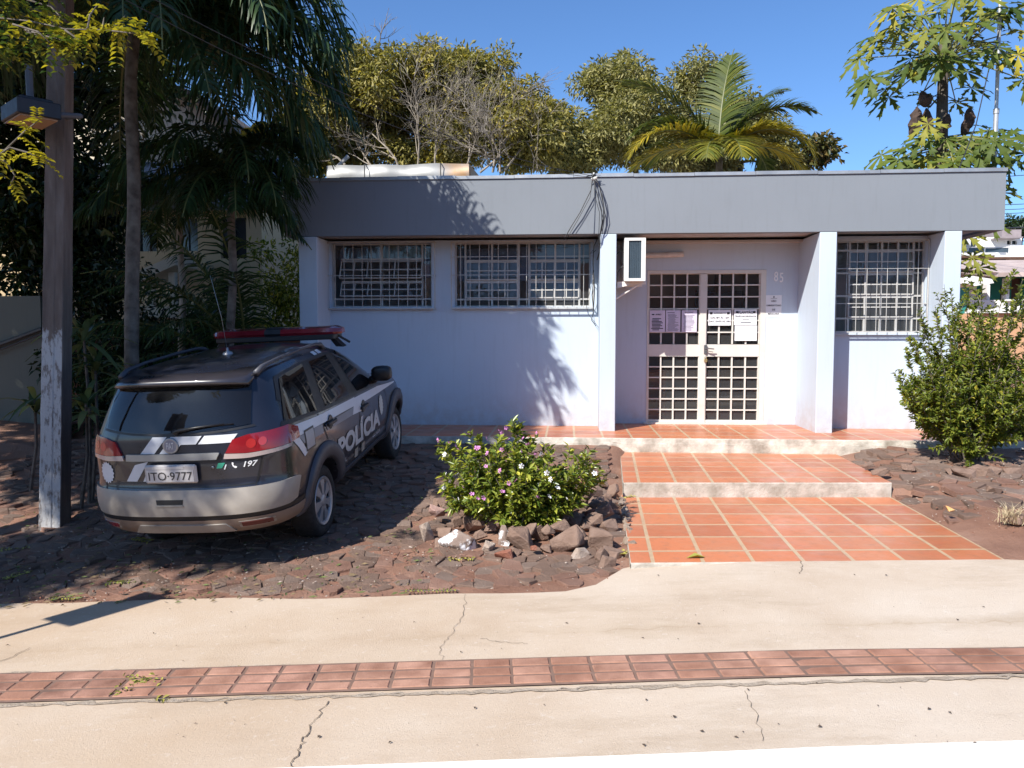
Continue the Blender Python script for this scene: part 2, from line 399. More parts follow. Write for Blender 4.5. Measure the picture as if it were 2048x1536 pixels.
# white kerb and the road the photographer stands on
WKERB = mat('whitewash', (.82, .81, .79), .8, .06, 5, .3, 60)
mb = MB(); kx = [-14 + .5 * k for k in range(57)]
for x in kx:
    y = kerb_y(x); z = zs(max(-9, min(9, x)))
    for dy, dz in ((0, .008), (0, .017), (-.17, .017), (-.185, .004), (-.19, -.16)): mb.v.append((x, y + dy, z + dz))
for i in range(len(kx) - 1):
    for j in range(4): a = i * 5 + j; mb.f.append([a, a + 1, a + 6, a + 5]); mb.m.append(0); mb.uv.append(None)
tag(mb.build('kerb', WKERB), kind='structure')
mb = MB(); rx = [-60, -20] + kx + [20, 60]
for x in rx:
    for y in (-6, kerb_y(x) - .188): mb.v.append((x, y, zs(max(-9, min(9, x))) - .145))
for i in range(len(rx) - 1): a = 2 * i; mb.f.append([a, a + 2, a + 3, a + 1]); mb.m.append(0); mb.uv.append(None)
tag(mb.build('road', groundmat('asphalt', [(.04, .04, .042), (.06, .058, .055), (.075, .07, .065)], 3, .6, 90)), kind='structure')

# ---------------------------------------------------------------- entrance path: two tiled levels and the porch
def tilemat():
    m, nt, p, out = nodes('terracotta_tile')
    uv = N(nt, 'UVMap', uv_map='UVMap').outputs[0]
    br = N(nt, 'TexBrick', offset=0.0, squash=1.0); br.inputs['Scale'].default_value = 1; br.inputs['Mortar Size'].default_value = .043
    br.inputs['Mortar Smooth'].default_value = .1; br.inputs['Brick Width'].default_value = 1; br.inputs['Row Height'].default_value = 1; br.inputs['Bias'].default_value = 0
    br.inputs['Color1'].default_value = (.58, .19, .08, 1); br.inputs['Color2'].default_value = (.42, .13, .06, 1); br.inputs['Mortar'].default_value = (.50, .36, .22, 1)
    nt.links.new(uv, br.inputs['Vector']); v = tex(nt)
    c = mixc(nt, ramp(nt, noise(nt, v, 2.2, 7), [(.45, (0, 0, 0)), (.8, (.5, .5, .5))]), br.outputs['Color'], (.44, .25, .15, 1))
    c = mixc(nt, ramp(nt, noise(nt, v, 11, 9, .75), [(.50, (0, 0, 0)), (.72, (.55, .55, .55))]), c, (.27, .13, .075, 1))
    c = mixc(nt, ramp(nt, noise(nt, v, 70, 3, .7), [(.62, (0, 0, 0)), (.75, (.35, .35, .35))]), c, (.26, .10, .06, 1))
    nt.links.new(c, p.inputs['Base Color'])
    nt.links.new(ramp(nt, noise(nt, v, 5), [(.3, (.28,) * 3), (.7, (.5,) * 3)]), p.inputs['Roughness'])
    b = N(nt, 'Bump'); b.inputs['Strength'].default_value = .6; b.inputs['Distance'].default_value = .004; b.invert = True
    nt.links.new(br.outputs['Fac'], b.inputs['Height']); nt.links.new(b.outputs[0], p.inputs['Normal']); return m
TILE = tilemat()
LIME = mat('limed_concrete', (.43, .365, .285), .9, .45, 5, .8, 35, c2=(.57, .52, .45))
STEPC = mat('step_concrete', (.40, .35, .28), .9, .3, 7, .7, 45, c2=(.50, .46, .40))
def slab(name, c4, zt, zb, nu, nv, v0=0, side=STEPC, uoff=0.0):
    """c4: front-left, front-right, back-right, back-left ground points; tiled top, plain sides"""
    mb = MB(); U, V = 14, 12
    zt4 = zt if isinstance(zt, (list, tuple)) else [zt] * 4
    c = [Vector((p.x, p.y, z)) for p, z in zip(c4, zt4)]
    g = lambda u, v: c[0].lerp(c[1], u).lerp(c[3].lerp(c[2], u), v)
    for j in range(V):
        for i in range(U):
            q = [(i / U, j / V), ((i + 1) / U, j / V), ((i + 1) / U, (j + 1) / V), (i / U, (j + 1) / V)]
            mb.quad(*[g(*t) for t in q], mi=0, uv=[(uoff + t[0] * nu, v0 + t[1] * nv) for t in q])
    for a, b in ((0, 1), (1, 2), (2, 3), (3, 0)):
        K = 20; top = [c[a].lerp(c[b], k / K) for k in range(K + 1)]
        vs = []
        nrm = (c[b] - c[a]).cross(Vector((0, 0, 1))).normalized()
        for p in top: vs += [p, p + nrm * .004 - Vector((0, 0, .012)), Vector((p.x, p.y, zb)) + nrm * (.004 + .006 * mn.noise((p.x * 9, p.y * 9, 0)))]
        mb.add(vs, [(3 * k + 1, 3 * k + 4, 3 * k + 3, 3 * k) for k in range(K)] + [(3 * k + 2, 3 * k + 5, 3 * k + 4, 3 * k + 1) for k in range(K)], 1)
    return tag(mb.build(name, [TILE, side]), kind='structure')
pf = [at_z(1262, 1128, .003), at_z(2010, 1121, .026), at_z(1783, 995, .035), at_z(1243, 991, .035)]
pf[2] += Vector((0, .03, 0)); pf[3] += Vector((0, .03, 0))
slab('entrance_path', pf, [.012, .032, .036, .036], -.25, 7.45, 5.72, .28, uoff=.56)
uf = [at_z(1247, 965, .18), at_z(1783, 965, .18), at_z(1660, 903, .18), at_z(1240, 903, .18)]
uf[2].y = uf[3].y = 9.497
slab('entrance_step', uf, .18, -.2, 7.25, 6.1, .1, uoff=.58)
# ---------------------------------------------------------------- irregular stone paving
STONE = groundmat('basalt_paver', [(.11, .070, .052), (.185, .12, .09), (.26, .18, .14)], 2.3, .8, 60, rough=.88)
def voronoi(x0, x1, y0, y1, sx, sy, rg, keep):
    nx, ny = int((x1 - x0) / sx), int((y1 - y0) / sy); pt = {}
    for i in range(-2, nx + 2):
        for j in range(-2, ny + 2): pt[i, j] = (x0 + (i + .5 + rg.uniform(-.46, .46)) * sx, y0 + (j + .5 + rg.uniform(-.46, .46)) * sy)
    for (i, j), (px, py) in pt.items():
        if not (0 <= i < nx and 0 <= j < ny) or not keep(px, py): continue
        poly = [(px - .5, py - .5), (px + .5, py - .5), (px + .5, py + .5), (px - .5, py + .5)]
        for di in range(-2, 3):
            for dj in range(-2, 3):
                q = pt.get((i + di, j + dj))
                if not q or (di == 0 and dj == 0): continue
                mx, my, nx_, ny_ = (px + q[0]) / 2, (py + q[1]) / 2, q[0] - px, q[1] - py
                out = []; m = len(poly)
                for k in range(m):
                    a, b = poly[k], poly[(k + 1) % m]
                    da = (a[0] - mx) * nx_ + (a[1] - my) * ny_; db = (b[0] - mx) * nx_ + (b[1] - my) * ny_
                    if da <= 0: out.append(a)
                    if da * db < 0: t = da / (da - db); out.append((a[0] + (b[0] - a[0]) * t, a[1] + (b[1] - a[1]) * t))
                poly = out
                if len(poly) < 3: break
            if len(poly) < 3: break
        if len(poly) >= 3: yield (px, py), poly
pathL = lambda y: float(np.interp(y, [5.3, 7.7, 7.75, 9.5], [pf[0].x, pf[3].x, uf[0].x, uf[3].x]))
pathR = lambda y: float(np.interp(y, [5.3, 7.7, 7.75, 9.5], [pf[1].x, pf[2].x, uf[1].x, uf[2].x]))
bed_c = at_g(1040, 1068)
rs = random.Random(8)
mb = MB()
def stone(mb, c, poly, rg, mi=0):
    ax, ay = rg.uniform(-.12, .12), rg.uniform(-.12, .12); h = rg.uniform(-.004, .014) ; ins = rg.uniform(.90, 1.0)
    cx = sum(p[0] for p in poly) / len(poly); cy = sum(p[1] for p in poly) / len(poly)
    n = len(poly); vs = []
    for s, dz in ((ins + .05, -.05), (ins + .02, -.004), (ins - .04, 0)):
        for p in poly:
            x, y = cx + (p[0] - cx) * s, cy + (p[1] - cy) * s
            vs.append((x, y, ez(cx, cy) + (x - cx) * ax + (y - cy) * (ay + .06) + h + dz))
    fs = [tuple(2 * n + k for k in range(n))]
    for r in (0, 1): fs += [(r * n + k, r * n + (k + 1) % n, (r + 1) * n + (k + 1) % n, (r + 1) * n + k) for k in range(n)]
    mb.add(vs, fs, mi)
def keepL(x, y):
    if y > 9.42 or y < bnd(x) + .19 + .12 * mn.noise((x * 2.3, 0, 7)): return False
    if x > pathL(y) - .09: return False
    if ((x - bed_c.x) / .62) ** 2 + ((y - bed_c.y - .12) / .50) ** 2 < 1: return False
    return rs.random() > .05 + .25 * (mn.noise((x * 1.4, y * 1.4, 2)) > .28)
def keepR(x, y):
    if y > 9.42 or x < pathR(y) + .10: return False
    e = 6.6 + .35 * (x - 3.6) if x < 5 else 7.0
    if y < e + .35 * mn.noise((x * 2, y * 2, 0)): return False
    return rs.random() > .10
for c, p in voronoi(-6.5, .95, 4.9, 9.5, .14, .12, rs, keepL): stone(mb, c, p, rs, rs.choice((0, 0, 1, 2)))
for c, p in voronoi(2.6, 8.5, 5.6, 9.5, .19, .155, rs, keepR): stone(mb, c, p, rs, rs.choice((0, 0, 1, 2)))
tag(mb.build('stone_paving', [STONE, groundmat('red_basalt_paver', [(.14, .074, .052), (.225, .125, .09), (.30, .185, .14)], 2.6, .8, 60, rough=.9), groundmat('grey_basalt_paver', [(.12, .082, .064), (.20, .14, .11), (.275, .20, .16)], 2.6, .8, 60, rough=.85)]), kind='structure')
# pale crumbs and dead leaf bits between the stones
rn = np.random.default_rng(4); mb = MB()
def crumbs(mb, n, area, size, mi, rg):
    k = 0
    while k < n:
        x, y = rg.uniform(area[0], area[1]), rg.uniform(area[2], area[3])
        if y < bnd(x) + .02 or pathL(y) - .03 < x < pathR(y) + .03: continue
        if mn.noise((x * 1.1, y * 1.1, 9)) < rg.uniform(-.5, .35): continue
        s = size * rg.uniform(.4, 1.3); a = rg.uniform(0, PI); z = ez(x, y) + .013 + relief(x, y) * .3
        dx, dy = math.cos(a) * s, math.sin(a) * s; w_ = rg.uniform(.25, .6)
        mb.add([(x - dx, y - dy, z), (x - dy * w_, y + dx * w_, z + s * .3), (x + dx, y + dy, z + .004), (x + dy * w_, y - dx * w_, z), (x, y, z + s * .55)], [(0, 3, 4), (3, 2, 4), (2, 1, 4), (1, 0, 4)], mi); k += 1
crumbs(mb, 900, (-4.5, .9, 4.9, 8.5), .011, 0, rs); crumbs(mb, 380, (2.9, 6.5, 5.4, 9), .012, 0, rs)
crumbs(mb, 420, (-4.5, .9, 4.9, 7.5), .016, 1, rs); crumbs(mb, 150, (2.9, 6.5, 5.4, 9), .016, 1, rs)
tag(mb.build('gravel_crumbs', [mat('pale_grit', (.42, .34, .28), .9, .4, 30), mat('brick_grit', (.22, .09, .055), .9, .3, 30)]), 'pale gravel crumbs and brick grit scattered over the stone paving', 'gravel', kind='stuff')
# ================================================================== STATION BUILDING
def plaster(name, c, var=.05, splash=False):
    m, nt, p, out = nodes(name); v = tex(nt)
    a = ramp(nt, noise(nt, v, .8, 6), [(.3, rgb(c, 1 - var)), (.7, rgb(c, 1 + var * .5))])
    a = mixc(nt, ramp(nt, noise(nt, tex(nt, 'Object', (9, 9, .8)), 2, 6, .6), [(.52, (0, 0, 0)), (.85, (.30, .30, .30))]), a, (c[0] * .70, c[1] * .69, c[2] * .67, 1))
    a = mixc(nt, ramp(nt, noise(nt, v, 33, 2, .6), [(.74, (0, 0, 0)), (.78, (.4, .4, .4))]), a, rgb(c, .86))
    if splash:      # red soil splashed on the foot of the walls
        g = N(nt, 'NewGeometry'); sp = N(nt, 'SeparateXYZ'); nt.links.new(g.outputs['Position'], sp.inputs[0]); mr = N(nt, 'MapRange'); mr.inputs[1].default_value = .85; mr.inputs[2].default_value = .34; mr.inputs[3].default_value = 0; mr.inputs[4].default_value = .6; nt.links.new(sp.outputs[2], mr.inputs[0])
        mu = N(nt, 'Math', operation='MULTIPLY'); nt.links.new(mr.outputs[0], mu.inputs[0]); nt.links.new(ramp(nt, noise(nt, g.outputs['Position'], 7, 9, .7), [(.35, (0, 0, 0)), (.7, (1, 1, 1))]), mu.inputs[1])
        a = mixc(nt, mu.outputs[0], a, (.40, .30, .26, 1))
    nt.links.new(a, p.inputs['Base Color']); p.inputs['Roughness'].default_value = .75; p.inputs['Specular IOR Level'].default_value = .3
    b = N(nt, 'Bump'); b.inputs['Strength'].default_value = .22; b.inputs['Distance'].default_value = .006
    nt.links.new(noise(nt, v, 55, 8, .7), b.inputs['Height']); nt.links.new(b.outputs[0], p.inputs['Normal']); return m
LAV = plaster('lavender_wall_paint', (.515, .585, .67), splash=True)
GREY = plaster('grey_fascia_paint', (.21, .228, .252))
CREAM = mat('cream_enamel', (.62, .585, .53), .4, .08, 6, .1, 40)
WBAR = mat('white_bar_paint', (.46, .445, .42), .45, .12, 12)
INT = mat('interior_plaster', (.42, .40, .385), .9, .1, 2)
DARKW = mat('interior_dark', (.06, .05, .05), .8)
GLASS = glassmat('window_glass', (.80, .83, .84), .015, .07, (.50, .50, .50))
ZF, YW, YR, YD, YP = .35, 10.72, 10.66, 11.07, 10.18
ZSOF = 2.895
B = empty('police_station', (.9, 13.5, .35), 'low lavender police station with grey flat-roof fascia, barred windows and porch', 'building')
def wall_xz(mb, x0, x1, z0, z1, y0, y1, holes, mi=0):
    """wall between y0 (front) and y1 with rectangular openings (x0,x1,z0,z1), left to right"""
    cur = x0
    for a, b, c, d in sorted(holes):
        if a > cur: mb.box(cur, a, y0, y1, z0, z1, mi)
        if c > z0: mb.box(a, b, y0, y1, z0, c, mi)
        if d < z1: mb.box(a, b, y0, y1, d, z1, mi)
        cur = b
    if cur < x1: mb.box(cur, x1, y0, y1, z0, z1, mi)
W1 = (-3.26, -1.86, 1.985, 2.865); W2 = (-1.54, .32, 1.985, 2.865)
wr0, wr1 = at_y(1676, 600, YR).x, at_y(1850, 600, YR).x
W3 = (3.42, wr1, at_y(1800, 665, YR).z, 2.84)
d0, d1 = at_y(1293, 700, YD).x, at_y(1530, 700, YD).x; dz1 = at_y(1400, 540, YD).z
mb = MB()
wall_xz(mb, -3.295, .43, ZF - .02, ZSOF, YW, YW + .15, [W1, W2])
wall_xz(mb, .634, 3.182, ZF - .02, ZSOF, YD, YD + .15, [(d0, d1, ZF, dz1)])
wall_xz(mb, 3.393, 4.706, ZF - .02, ZSOF, YR, YR + .15, [W3])
mb.box(-3.54, -3.40, 10.4, 18, 0.1, ZSOF)      # left flank
mb.box(4.80, 4.905, 10.4, 18, 0.1, ZSOF)        # right flank
mb.box(-3.54, 4.905, 17.9, 18, .1, ZSOF)
mb.build('wall', LAV, B)
for a, b, y1 in ((-3.54, -3.295, YW + .15), (.43, .634, YD + .15), (3.182, 3.393, YD + .15), (4.706, 4.911, YR + .15)):
    mb = MB(); mb.bbox(a, b, YP, y1, ZF - .02, ZSOF - .001, .006); mb.build('pillar', LAV, B)
# inside: rooms seen dimly through the panes
mb = MB()
mb.box(-3.40, 4.80, 17.6, 17.7, ZF, 2.9); mb.box(-3.4, 4.8, YD + .16, 17.6, ZF - .03, ZF - .005); mb.box(-3.4, 4.8, 10.9, 17.6, 2.86, 2.89)
mb.box(.50, .60, YD + .17, 15.2, ZF, 2.86); mb.box(3.20, 3.30, YD + .17, 15.2, ZF, 2.86); mb.box(-3.39, .5, 13.0, 13.1, ZF, 2.86); mb.box(3.3, 4.79, 12.8, 12.9, ZF, 2.86); mb.box(.6, 3.2, 14.6, 14.7, ZF, 2.86)
mb.box(2.35, 3.19, 14.5, 14.58, ZF, 2.4, 1)
mb.build('interior_wall', [INT, DARKW], B)
# fascia, soffit, cap
mb = MB(); x0, x1 = -3.72, 5.41
mb.box(x0, x1, YP, YP + .14, 2.90, 3.63); mb.box(x0, x0 + .14, YP + .14, 18.4, 2.90, 3.63); mb.box(x1 - .14, x1, YP + .14, 18.4, 2.90, 3.63)
mb.box(x0 + .14, x1 - .14, 18.26, 18.4, 2.9, 3.63)
fa = mb.build('fascia', GREY, B)
mb = MB(); mb.box(x0 + .14, x1 - .14, YP + .14, 18.26, 2.93, 3.3); rf = mb.build('roof', mat('roof_plaster', (.46, .44, .43), .9, .2, 2), B)
mb = MB()
for k in range(12):
    a, b = x0 - .012 + (x1 - x0 + .024) * k / 12, x0 - .012 + (x1 - x0 + .024) * (k + 1) / 12; dz = .004 * (k % 3)
    mb.box(a, b - .004, YP - .018, YP + .17, 3.612 + dz * .5, 3.652 + dz)
for k in range(8):
    mb.box(x1 - .16, x1 + .014, YP + .175 + k, YP + 1.17 + k, 3.612, 3.65)
mb.build('roof_flashing', mat('zinc', (.42, .43, .44), .45, .2, 4, metal=.6), rf)
# porch slab along the whole front, tiled, with limed edge
def porch():
    mb = MB()
    segs = []
    X0, X1 = -3.75, 5.6
    yl = 9.50
    U = 30; V = 6
    tw = .35
    for i in range(U):
        for j in range(V):
            a, b = X0 + (X1 - X0) * i / U, X0 + (X1 - X0) * (i + 1) / U
            c, d = yl + (11.2 - yl) * j / V, yl + (11.2 - yl) * (j + 1) / V
            q = [(a, c), (b, c), (b, d), (a, d)]
            mb.quad(*[(x, y, ZF) for x, y in q], mi=0, uv=[((x - .80) / tw, (y - yl) / tw + .12) for x, y in q])
    K = 120
    vs = []
    for k in range(K + 1):
        x = X0 + (X1 - X0) * k / K; j = mn.noise((x * 4, 0, 0)) * .008; j2 = mn.noise((x * 9, 4, 0)) * .014
        vs += [(x, yl, ZF), (x, yl - .006, ZF - .010), (x, yl - .012 + j * .4, ZF - .05 + j), (x, yl - .016 + j2, ZF - .07 + j), (x, yl - .03 + j2, -.1)]
    mb.add(vs, [(5 * k + r, 5 * k + r + 1, 5 * k + r + 6, 5 * k + r + 5) for k in range(K) for r in range(4)], 1)
    for sx in (X0, X1): mb.add([(sx, yl, ZF), (sx, 11.2, ZF), (sx, 11.2, -.1), (sx, yl, -.1)], [(0, 1, 2, 3)], 1)
    return mb.build('porch', [TILE, LIME], B)
porch()
# ---- windows
REFL_BLUE = mat('bluish_reflection', (.20, .22, .30), .8, .15, 3)  # colour of added panels imitating the bluish reflection in the fixed panes
def grille(parent, x0, x1, z0, z1, y, yw, nv, hz, r=.0048):
    mb = MB(); q = .008
    for k in range(nv + 1):
        x = x0 + (x1 - x0) * k / nv; mb.tube([(x, y, z0), (x, y, z1)], r, 5)
    for z in hz:
        mb.box(x0, x1, y - .004, y + .004, z - .0045, z + .0045)
        for x in (x0, x1): mb.box(x - .005, x + .005, y, yw, z - .005, z + .005)
    for z in (z0, z1): mb.box(x0 - q, x1 + q, y - q, y + q, z - q, z + q)
    for x in (x0, x1): mb.box(x - q, x + q, y - q * .9, y + q * .9, z0, z1)
    for x in (x0, x1):
        for z in (z0, z1): mb.box(x - .006, x + .006, y, yw, z - .006, z + .006)
    return mb.build('grille', WBAR, parent)
def sash(mb, x0, x1, z0, z1, y, n, m, ang, t=.016):
    """top-hung vent: a frame with n x m panes swung outward by ang"""
    X = Matrix.Translation((0, y, z1)) @ Matrix.Rotation(-ang, 4, 'X') @ Matrix.Translation((0, -y, -z1))
    for k in range(n + 1):
        x = x0 + (x1 - x0) * k / n; mb.box(x - t / 2, x + t / 2, y - .012, y + .012, z0, z1, 0, X)
    for k in range(m + 1):
        z = z0 + (z1 - z0) * k / m; mb.box(x0 + t / 2, x1 - t / 2, y - .0105, y + .0105, z - t / 2, z + t / 2, 0, X)
    return [X @ Vector(p) for p in ((x0, y, z0), (x1, y, z0), (x1, y, z1), (x0, y, z1))]
def window(x0, x1, z0, z1, yw, parts, name='window'):
    y = yw + .085; mb = MB(); t = .02; panes = []
    mb.box(x0 + .001, x0 + t, y - .03, y + .03, z0 + .001, z1 - .001); mb.box(x1 - t, x1 - .001, y - .03, y + .03, z0 + .001, z1 - .001)
    mb.box(x0 + t, x1 - t, y - .028, y + .028, z1 - t, z1 - .001); mb.box(x0 + t, x1 - t, y - .028, y + .028, z0 + .001, z0 + t)
    for p in parts:
        if p[0] == 's': panes.append(sash(mb, p[1], p[2], p[3], p[4], y - .014, p[5], p[6], p[7]))
        elif p[0] == 'v': mb.box(p[1] - .013, p[1] + .013, y - .022, y + .022, z0 + t, z1 - t)
        elif p[0] == 'h': mb.box(p[1], p[2], y - .020, y + .020, p[3] - .012, p[3] + .012)
        elif p[0] == 'g': panes.append([Vector(q) for q in ((p[1], y, p[3]), (p[2], y, p[3]), (p[2], y, p[4]), (p[1], y, p[4]))])
    o = mb.build(name, WBAR, B)
    for q in panes: mb = MB(); mb.quad(*q); mb.build('pane', GLASS, o)
    return o
z_a, z_b, z_c, z_d = 2.07, 2.34, 2.62, 2.81   # heights of the transoms
# left single window
xa, xb = -3.14, -2.00
w1 = window(*W1, YW, [('v', xb), ('v', (xa + xb) / 2), ('h', xa, xb, z_c + .03), ('h', xa, xb, z_b), ('h', W1[0], W1[1], z_a + .03), ('s', xa, xb, z_b + .02, z_c, 6, 2, RAD(24)), ('s', xa, xb, z_a + .05, z_b - .02, 6, 2, RAD(24)), ('g', W1[0], W1[1], z_c + .03, W1[3]), ('g', xb, W1[1], W1[2], z_c), ('g', W1[0], xb, W1[2], z_a + .03)])
grille(w1, -3.312, -1.802, 1.962, 2.866, YW - .09, YW, 12, [2.415])
for q in ((-1.99, -1.91, YW + .16, YW + .18, 2.4, 2.82), (-3.2, -2.6, YW + .2, YW + .22, 2.62, 2.82)): mb = MB(); mb.box(*q); mb.build('pane_backing', REFL_BLUE, w1)  # added panels behind the glass, standing in for its reflection
# right double window of the left bay
m0, m1 = -.66, -.52
w2 = window(*W2, YW, [('v', -1.40), ('v', m0), ('v', m1), ('v', .17), ('h', -1.40, m0, z_c), ('h', m1, .17, z_c), ('h', -1.4, m0, z_b), ('h', m1, .17, z_b), ('h', W2[0], W2[1], z_a + .02), ('v', -1.03), ('v', -.16),
  ('s', -1.39, m0 - .013, z_b + .02, z_c - .02, 4, 2, RAD(4)), ('s', -1.39, m0 - .013, z_a + .04, z_b - .02, 4, 2, RAD(4)), ('s', m1 + .013, .16, z_b + .02, z_c - .02, 4, 2, RAD(4)), ('s', m1 + .013, .16, z_a + .04, z_b - .02, 4, 2, RAD(4)),
  ('g', W2[0], W2[1], z_c, W2[3]), ('g', W2[0], -1.40, W2[2], z_c), ('g', m0, m1, W2[2], z_c), ('g', .17, W2[1], W2[2], z_c), ('g', -1.4, m0, W2[2], z_a), ('g', m1, .17, W2[2], z_a)])
grille(w2, -1.573, .354, 1.964, 2.858, YW - .09, YW, 15, [2.415, 2.66])
for q in ((-1.51, -1.41, YW + .16, YW + .18, 2.35, 2.82), (m0 + .01, m1 - .01, YW + .16, YW + .18, 2.35, 2.82), (-1.4, .2, YW + .2, YW + .22, 2.62, 2.80), (-.12, .16, YW + .6, YW + .62, 2.0, 2.4)): mb = MB(); mb.box(*q); mb.build('pane_backing', REFL_BLUE, w2)
# window of the right bay
a3, b3, c3, e3 = W3
gx0, gx1 = 3.40, at_y(1855, 600, YR - .09).x; gz0, gz1 = at_y(1800, 664, YR - .09).z, at_y(1750, 480, YR - .09).z
xs3 = [at_y(q, 600, YR + .085).x for q in (1696, 1728, 1760, 1792, 1823)]
zr = [at_y(1750, q, YR + .085).z for q in (637, 613.5, 592, 571, 546.5, 524, 501)]
w3 = window(a3, b3, c3, e3, YR, [('v', x) for x in xs3] + [('h', a3 + .02, b3 - .02, zr[k]) for k in (0, 2, 4, 6)] + [('s', xs3[0] - .0, xs3[4], zr[0] + .02, zr[2] - .02, 4, 2, RAD(3)), ('s', xs3[0], xs3[4], zr[2] + .02, zr[4] - .02, 4, 2, RAD(3)), ('s', xs3[0], xs3[4], zr[4] + .02, zr[6] - .02, 4, 2, RAD(3)),
  ('g', a3, xs3[0], c3, e3), ('g', xs3[4], b3, c3, e3), ('g', xs3[0], xs3[4], c3, zr[0]), ('g', xs3[0], xs3[4], zr[6], e3)])
grille(w3, gx0, gx1, gz0, gz1, YR - .09, YR, 10, [at_y(1750, 537, YR - .09).z, at_y(1750, 607, YR - .09).z])
mb = MB(); mb.box(3.45, b3, YR + .5, YR + .52, c3, e3); mb.build('pane_backing', mat('grey_curtain', (.36, .34, .34), .9, .2, 2, sc=(8, 1, .3)), w3)
# sills
for (a, b, c, d), o, yw in ((W1, w1, YW), (W2, w2, YW), (W3, w3, YR)):
    mb = MB(); mb.bbox(a - .02, b + .02, yw - .035, yw - .001, c - .035, c - .003, .004); mb.build('sill', LAV, o)
# ---- double door
dp = [at_y(x, 700, YD).x for x in (1296, 1399.5, 1411, 1519, 1525)]
zz = lambda y: at_y(1408, y, YD).z
Y = YD + .045; t = .011
mb = MB()
mb.box(d0 + .002, dp[0], Y - .05, Y + .05, ZF, dz1 - .002); mb.box(dp[3], d1 - .002, Y - .05, Y + .05, ZF, dz1 - .002); mb.box(dp[0], dp[3], Y - .05, Y + .05, zz(547), dz1 - .002)
mb.box(d0 - .03, d1 + .03, YD - .06, Y + .05, ZF - .001, ZF + .022)
door = mb.build('door', CREAM, B)
rows = [[zz(q) for q in (548, 570, 593.5, 617.5, 641, 664.5, 688)], [zz(q) for q in (714, 734, 755.5, 777.5, 798.5, 820, 840)]]
for s, (xa, xb) in enumerate(((dp[0], dp[1]), (dp[2], dp[3]))):
    mb = MB(); a, b = xa + .002, xb - .002
    mb.box(a, b, Y - .032, Y + .02, rows[1][0] + .006, rows[0][6] - .006)               # mid rail
    mb.box(a, b, Y - .030, Y + .02, ZF + .024, rows[1][6])                               # bottom rail
    mb.box(a, b, Y - .030, Y + .02, rows[0][0], rows[0][0] + .03)
    e = .028
    for q0, q1 in ((a, a + e * .5), (b - e * .5, b)):
        for r in rows: mb.box(q0, q1, Y - .029, Y + .018, r[6], r[0])
    for r in rows:
        for k in range(1, 4): x = a + (b - a) * k / 4; mb.box(x - t, x + t, Y - .020, Y + .004, r[6], r[0])
        for k in range(1, 6):
            if s == 0 and r is rows[0] and k == 4: continue
            mb.box(a + e * .5, b - e * .5, Y - .0185, Y + .0025, r[k] - t * .8, r[k] + t * .8)
    lf = mb.build('door_leaf', CREAM, door)
    mb = MB()
    for r in rows: mb.quad((a, Y + .012, r[6]), (b, Y + .012, r[6]), (b, Y + .012, r[0]), (a, Y + .012, r[0]))
    mb.build('pane', GLASS, door)
mb = MB(); mb.box(dp[1] - .003, dp[2] + .003, Y - .045, Y + .03, ZF + .024, zz(548)); mb.build('meeting_stile', CREAM, door)
# handle plate, lever, padlock hasp
mb = MB(); hx = at_y(1411, 700, YD).x; ya = Y - .047
mb.bbox(hx - .022, hx + .022, ya - .012, ya, zz(708), zz(690), .004)
mb.tube([(hx, ya - .01, zz(697)), (hx, ya - .05, zz(697)), (hx + .05, ya - .055, zz(697)), (hx + .11, ya - .05, zz(698))], .008, 7)
mb.tube([(hx, ya - .01, zz(701)), (hx + .03, ya - .03, zz(702)), (hx + .10, ya - .035, zz(704))], .006, 6)
mb.build('handle', mat('steel', (.30, .29, .28), .35, .1, 20, metal=.9), door)
mb = MB(); mb.bbox(hx - .02, hx + .022, ya - .03, ya - .004, zz(724), zz(718), .004); mb.tube([(hx - .012, ya - .016, zz(718)), (hx - .012, ya - .016, zz(714)), (hx + .012, ya - .016, zz(714)), (hx + .012, ya - .016, zz(718))], .004, 6)
mb.build('padlock', mat('brass', (.55, .42, .2), .4, .1, 20, metal=.8), door)
# house number
mb = MB()
for ch, px in (('8', 1552), ('5', 1563)):
    vs, fs = text2d(ch, .185, .002, res=4); c = at_y(px, 554 if ch == '8' else 556, YD - .002)
    top = [(c.x + u * .62, YD - .012, c.z + v) for u, v in vs]; mb.add(top, [f for f in fs])
    mb.add([(x, YD - .0005, z) for x, y, z in top], [f[::-1] for f in fs])
    bm = bmesh.new(); V = [bm.verts.new(p) for p in top]
    for f in fs:
        try: bm.faces.new([V[i] for i in f])
        except ValueError: pass
    for e in bm.edges:
        if len(e.link_faces) == 1:
            a, b = e.verts[0].co, e.verts[1].co
            mb.add([a, b, (b.x, YD - .0005, b.z), (a.x, YD - .0005, a.z)], [(0, 1, 2, 3)])
    bm.free()
mb.build('house_number', mat('silver_numeral', (.85, .85, .86), .45, .05, 20), B)
# ---- reception desk inside the left leaf
p0, p1 = at_y(1288, 742, 12.2), at_y(1335, 742, 12.2)
D = empty('reception_desk', ((p0.x + p1.x) / 2, 12.5, ZF), 'reddish wooden desk glimpsed inside the door behind its lower left panes', 'desk')
RW = mat('red_wood', (.30, .10, .06), .4, .3, 3, sc=(1, 1, 6))
mb = MB(); mb.bbox(p0.x - .3, p1.x + .03, 12.2, 12.8, p0.z - .02, p0.z + .02, .006); mb.build('desk_top', RW, D)
mb = MB(); mb.box(p0.x - .25, p1.x - .02, 12.24, 12.76, ZF, p0.z - .02); mb.build('desk_body', RW, D)
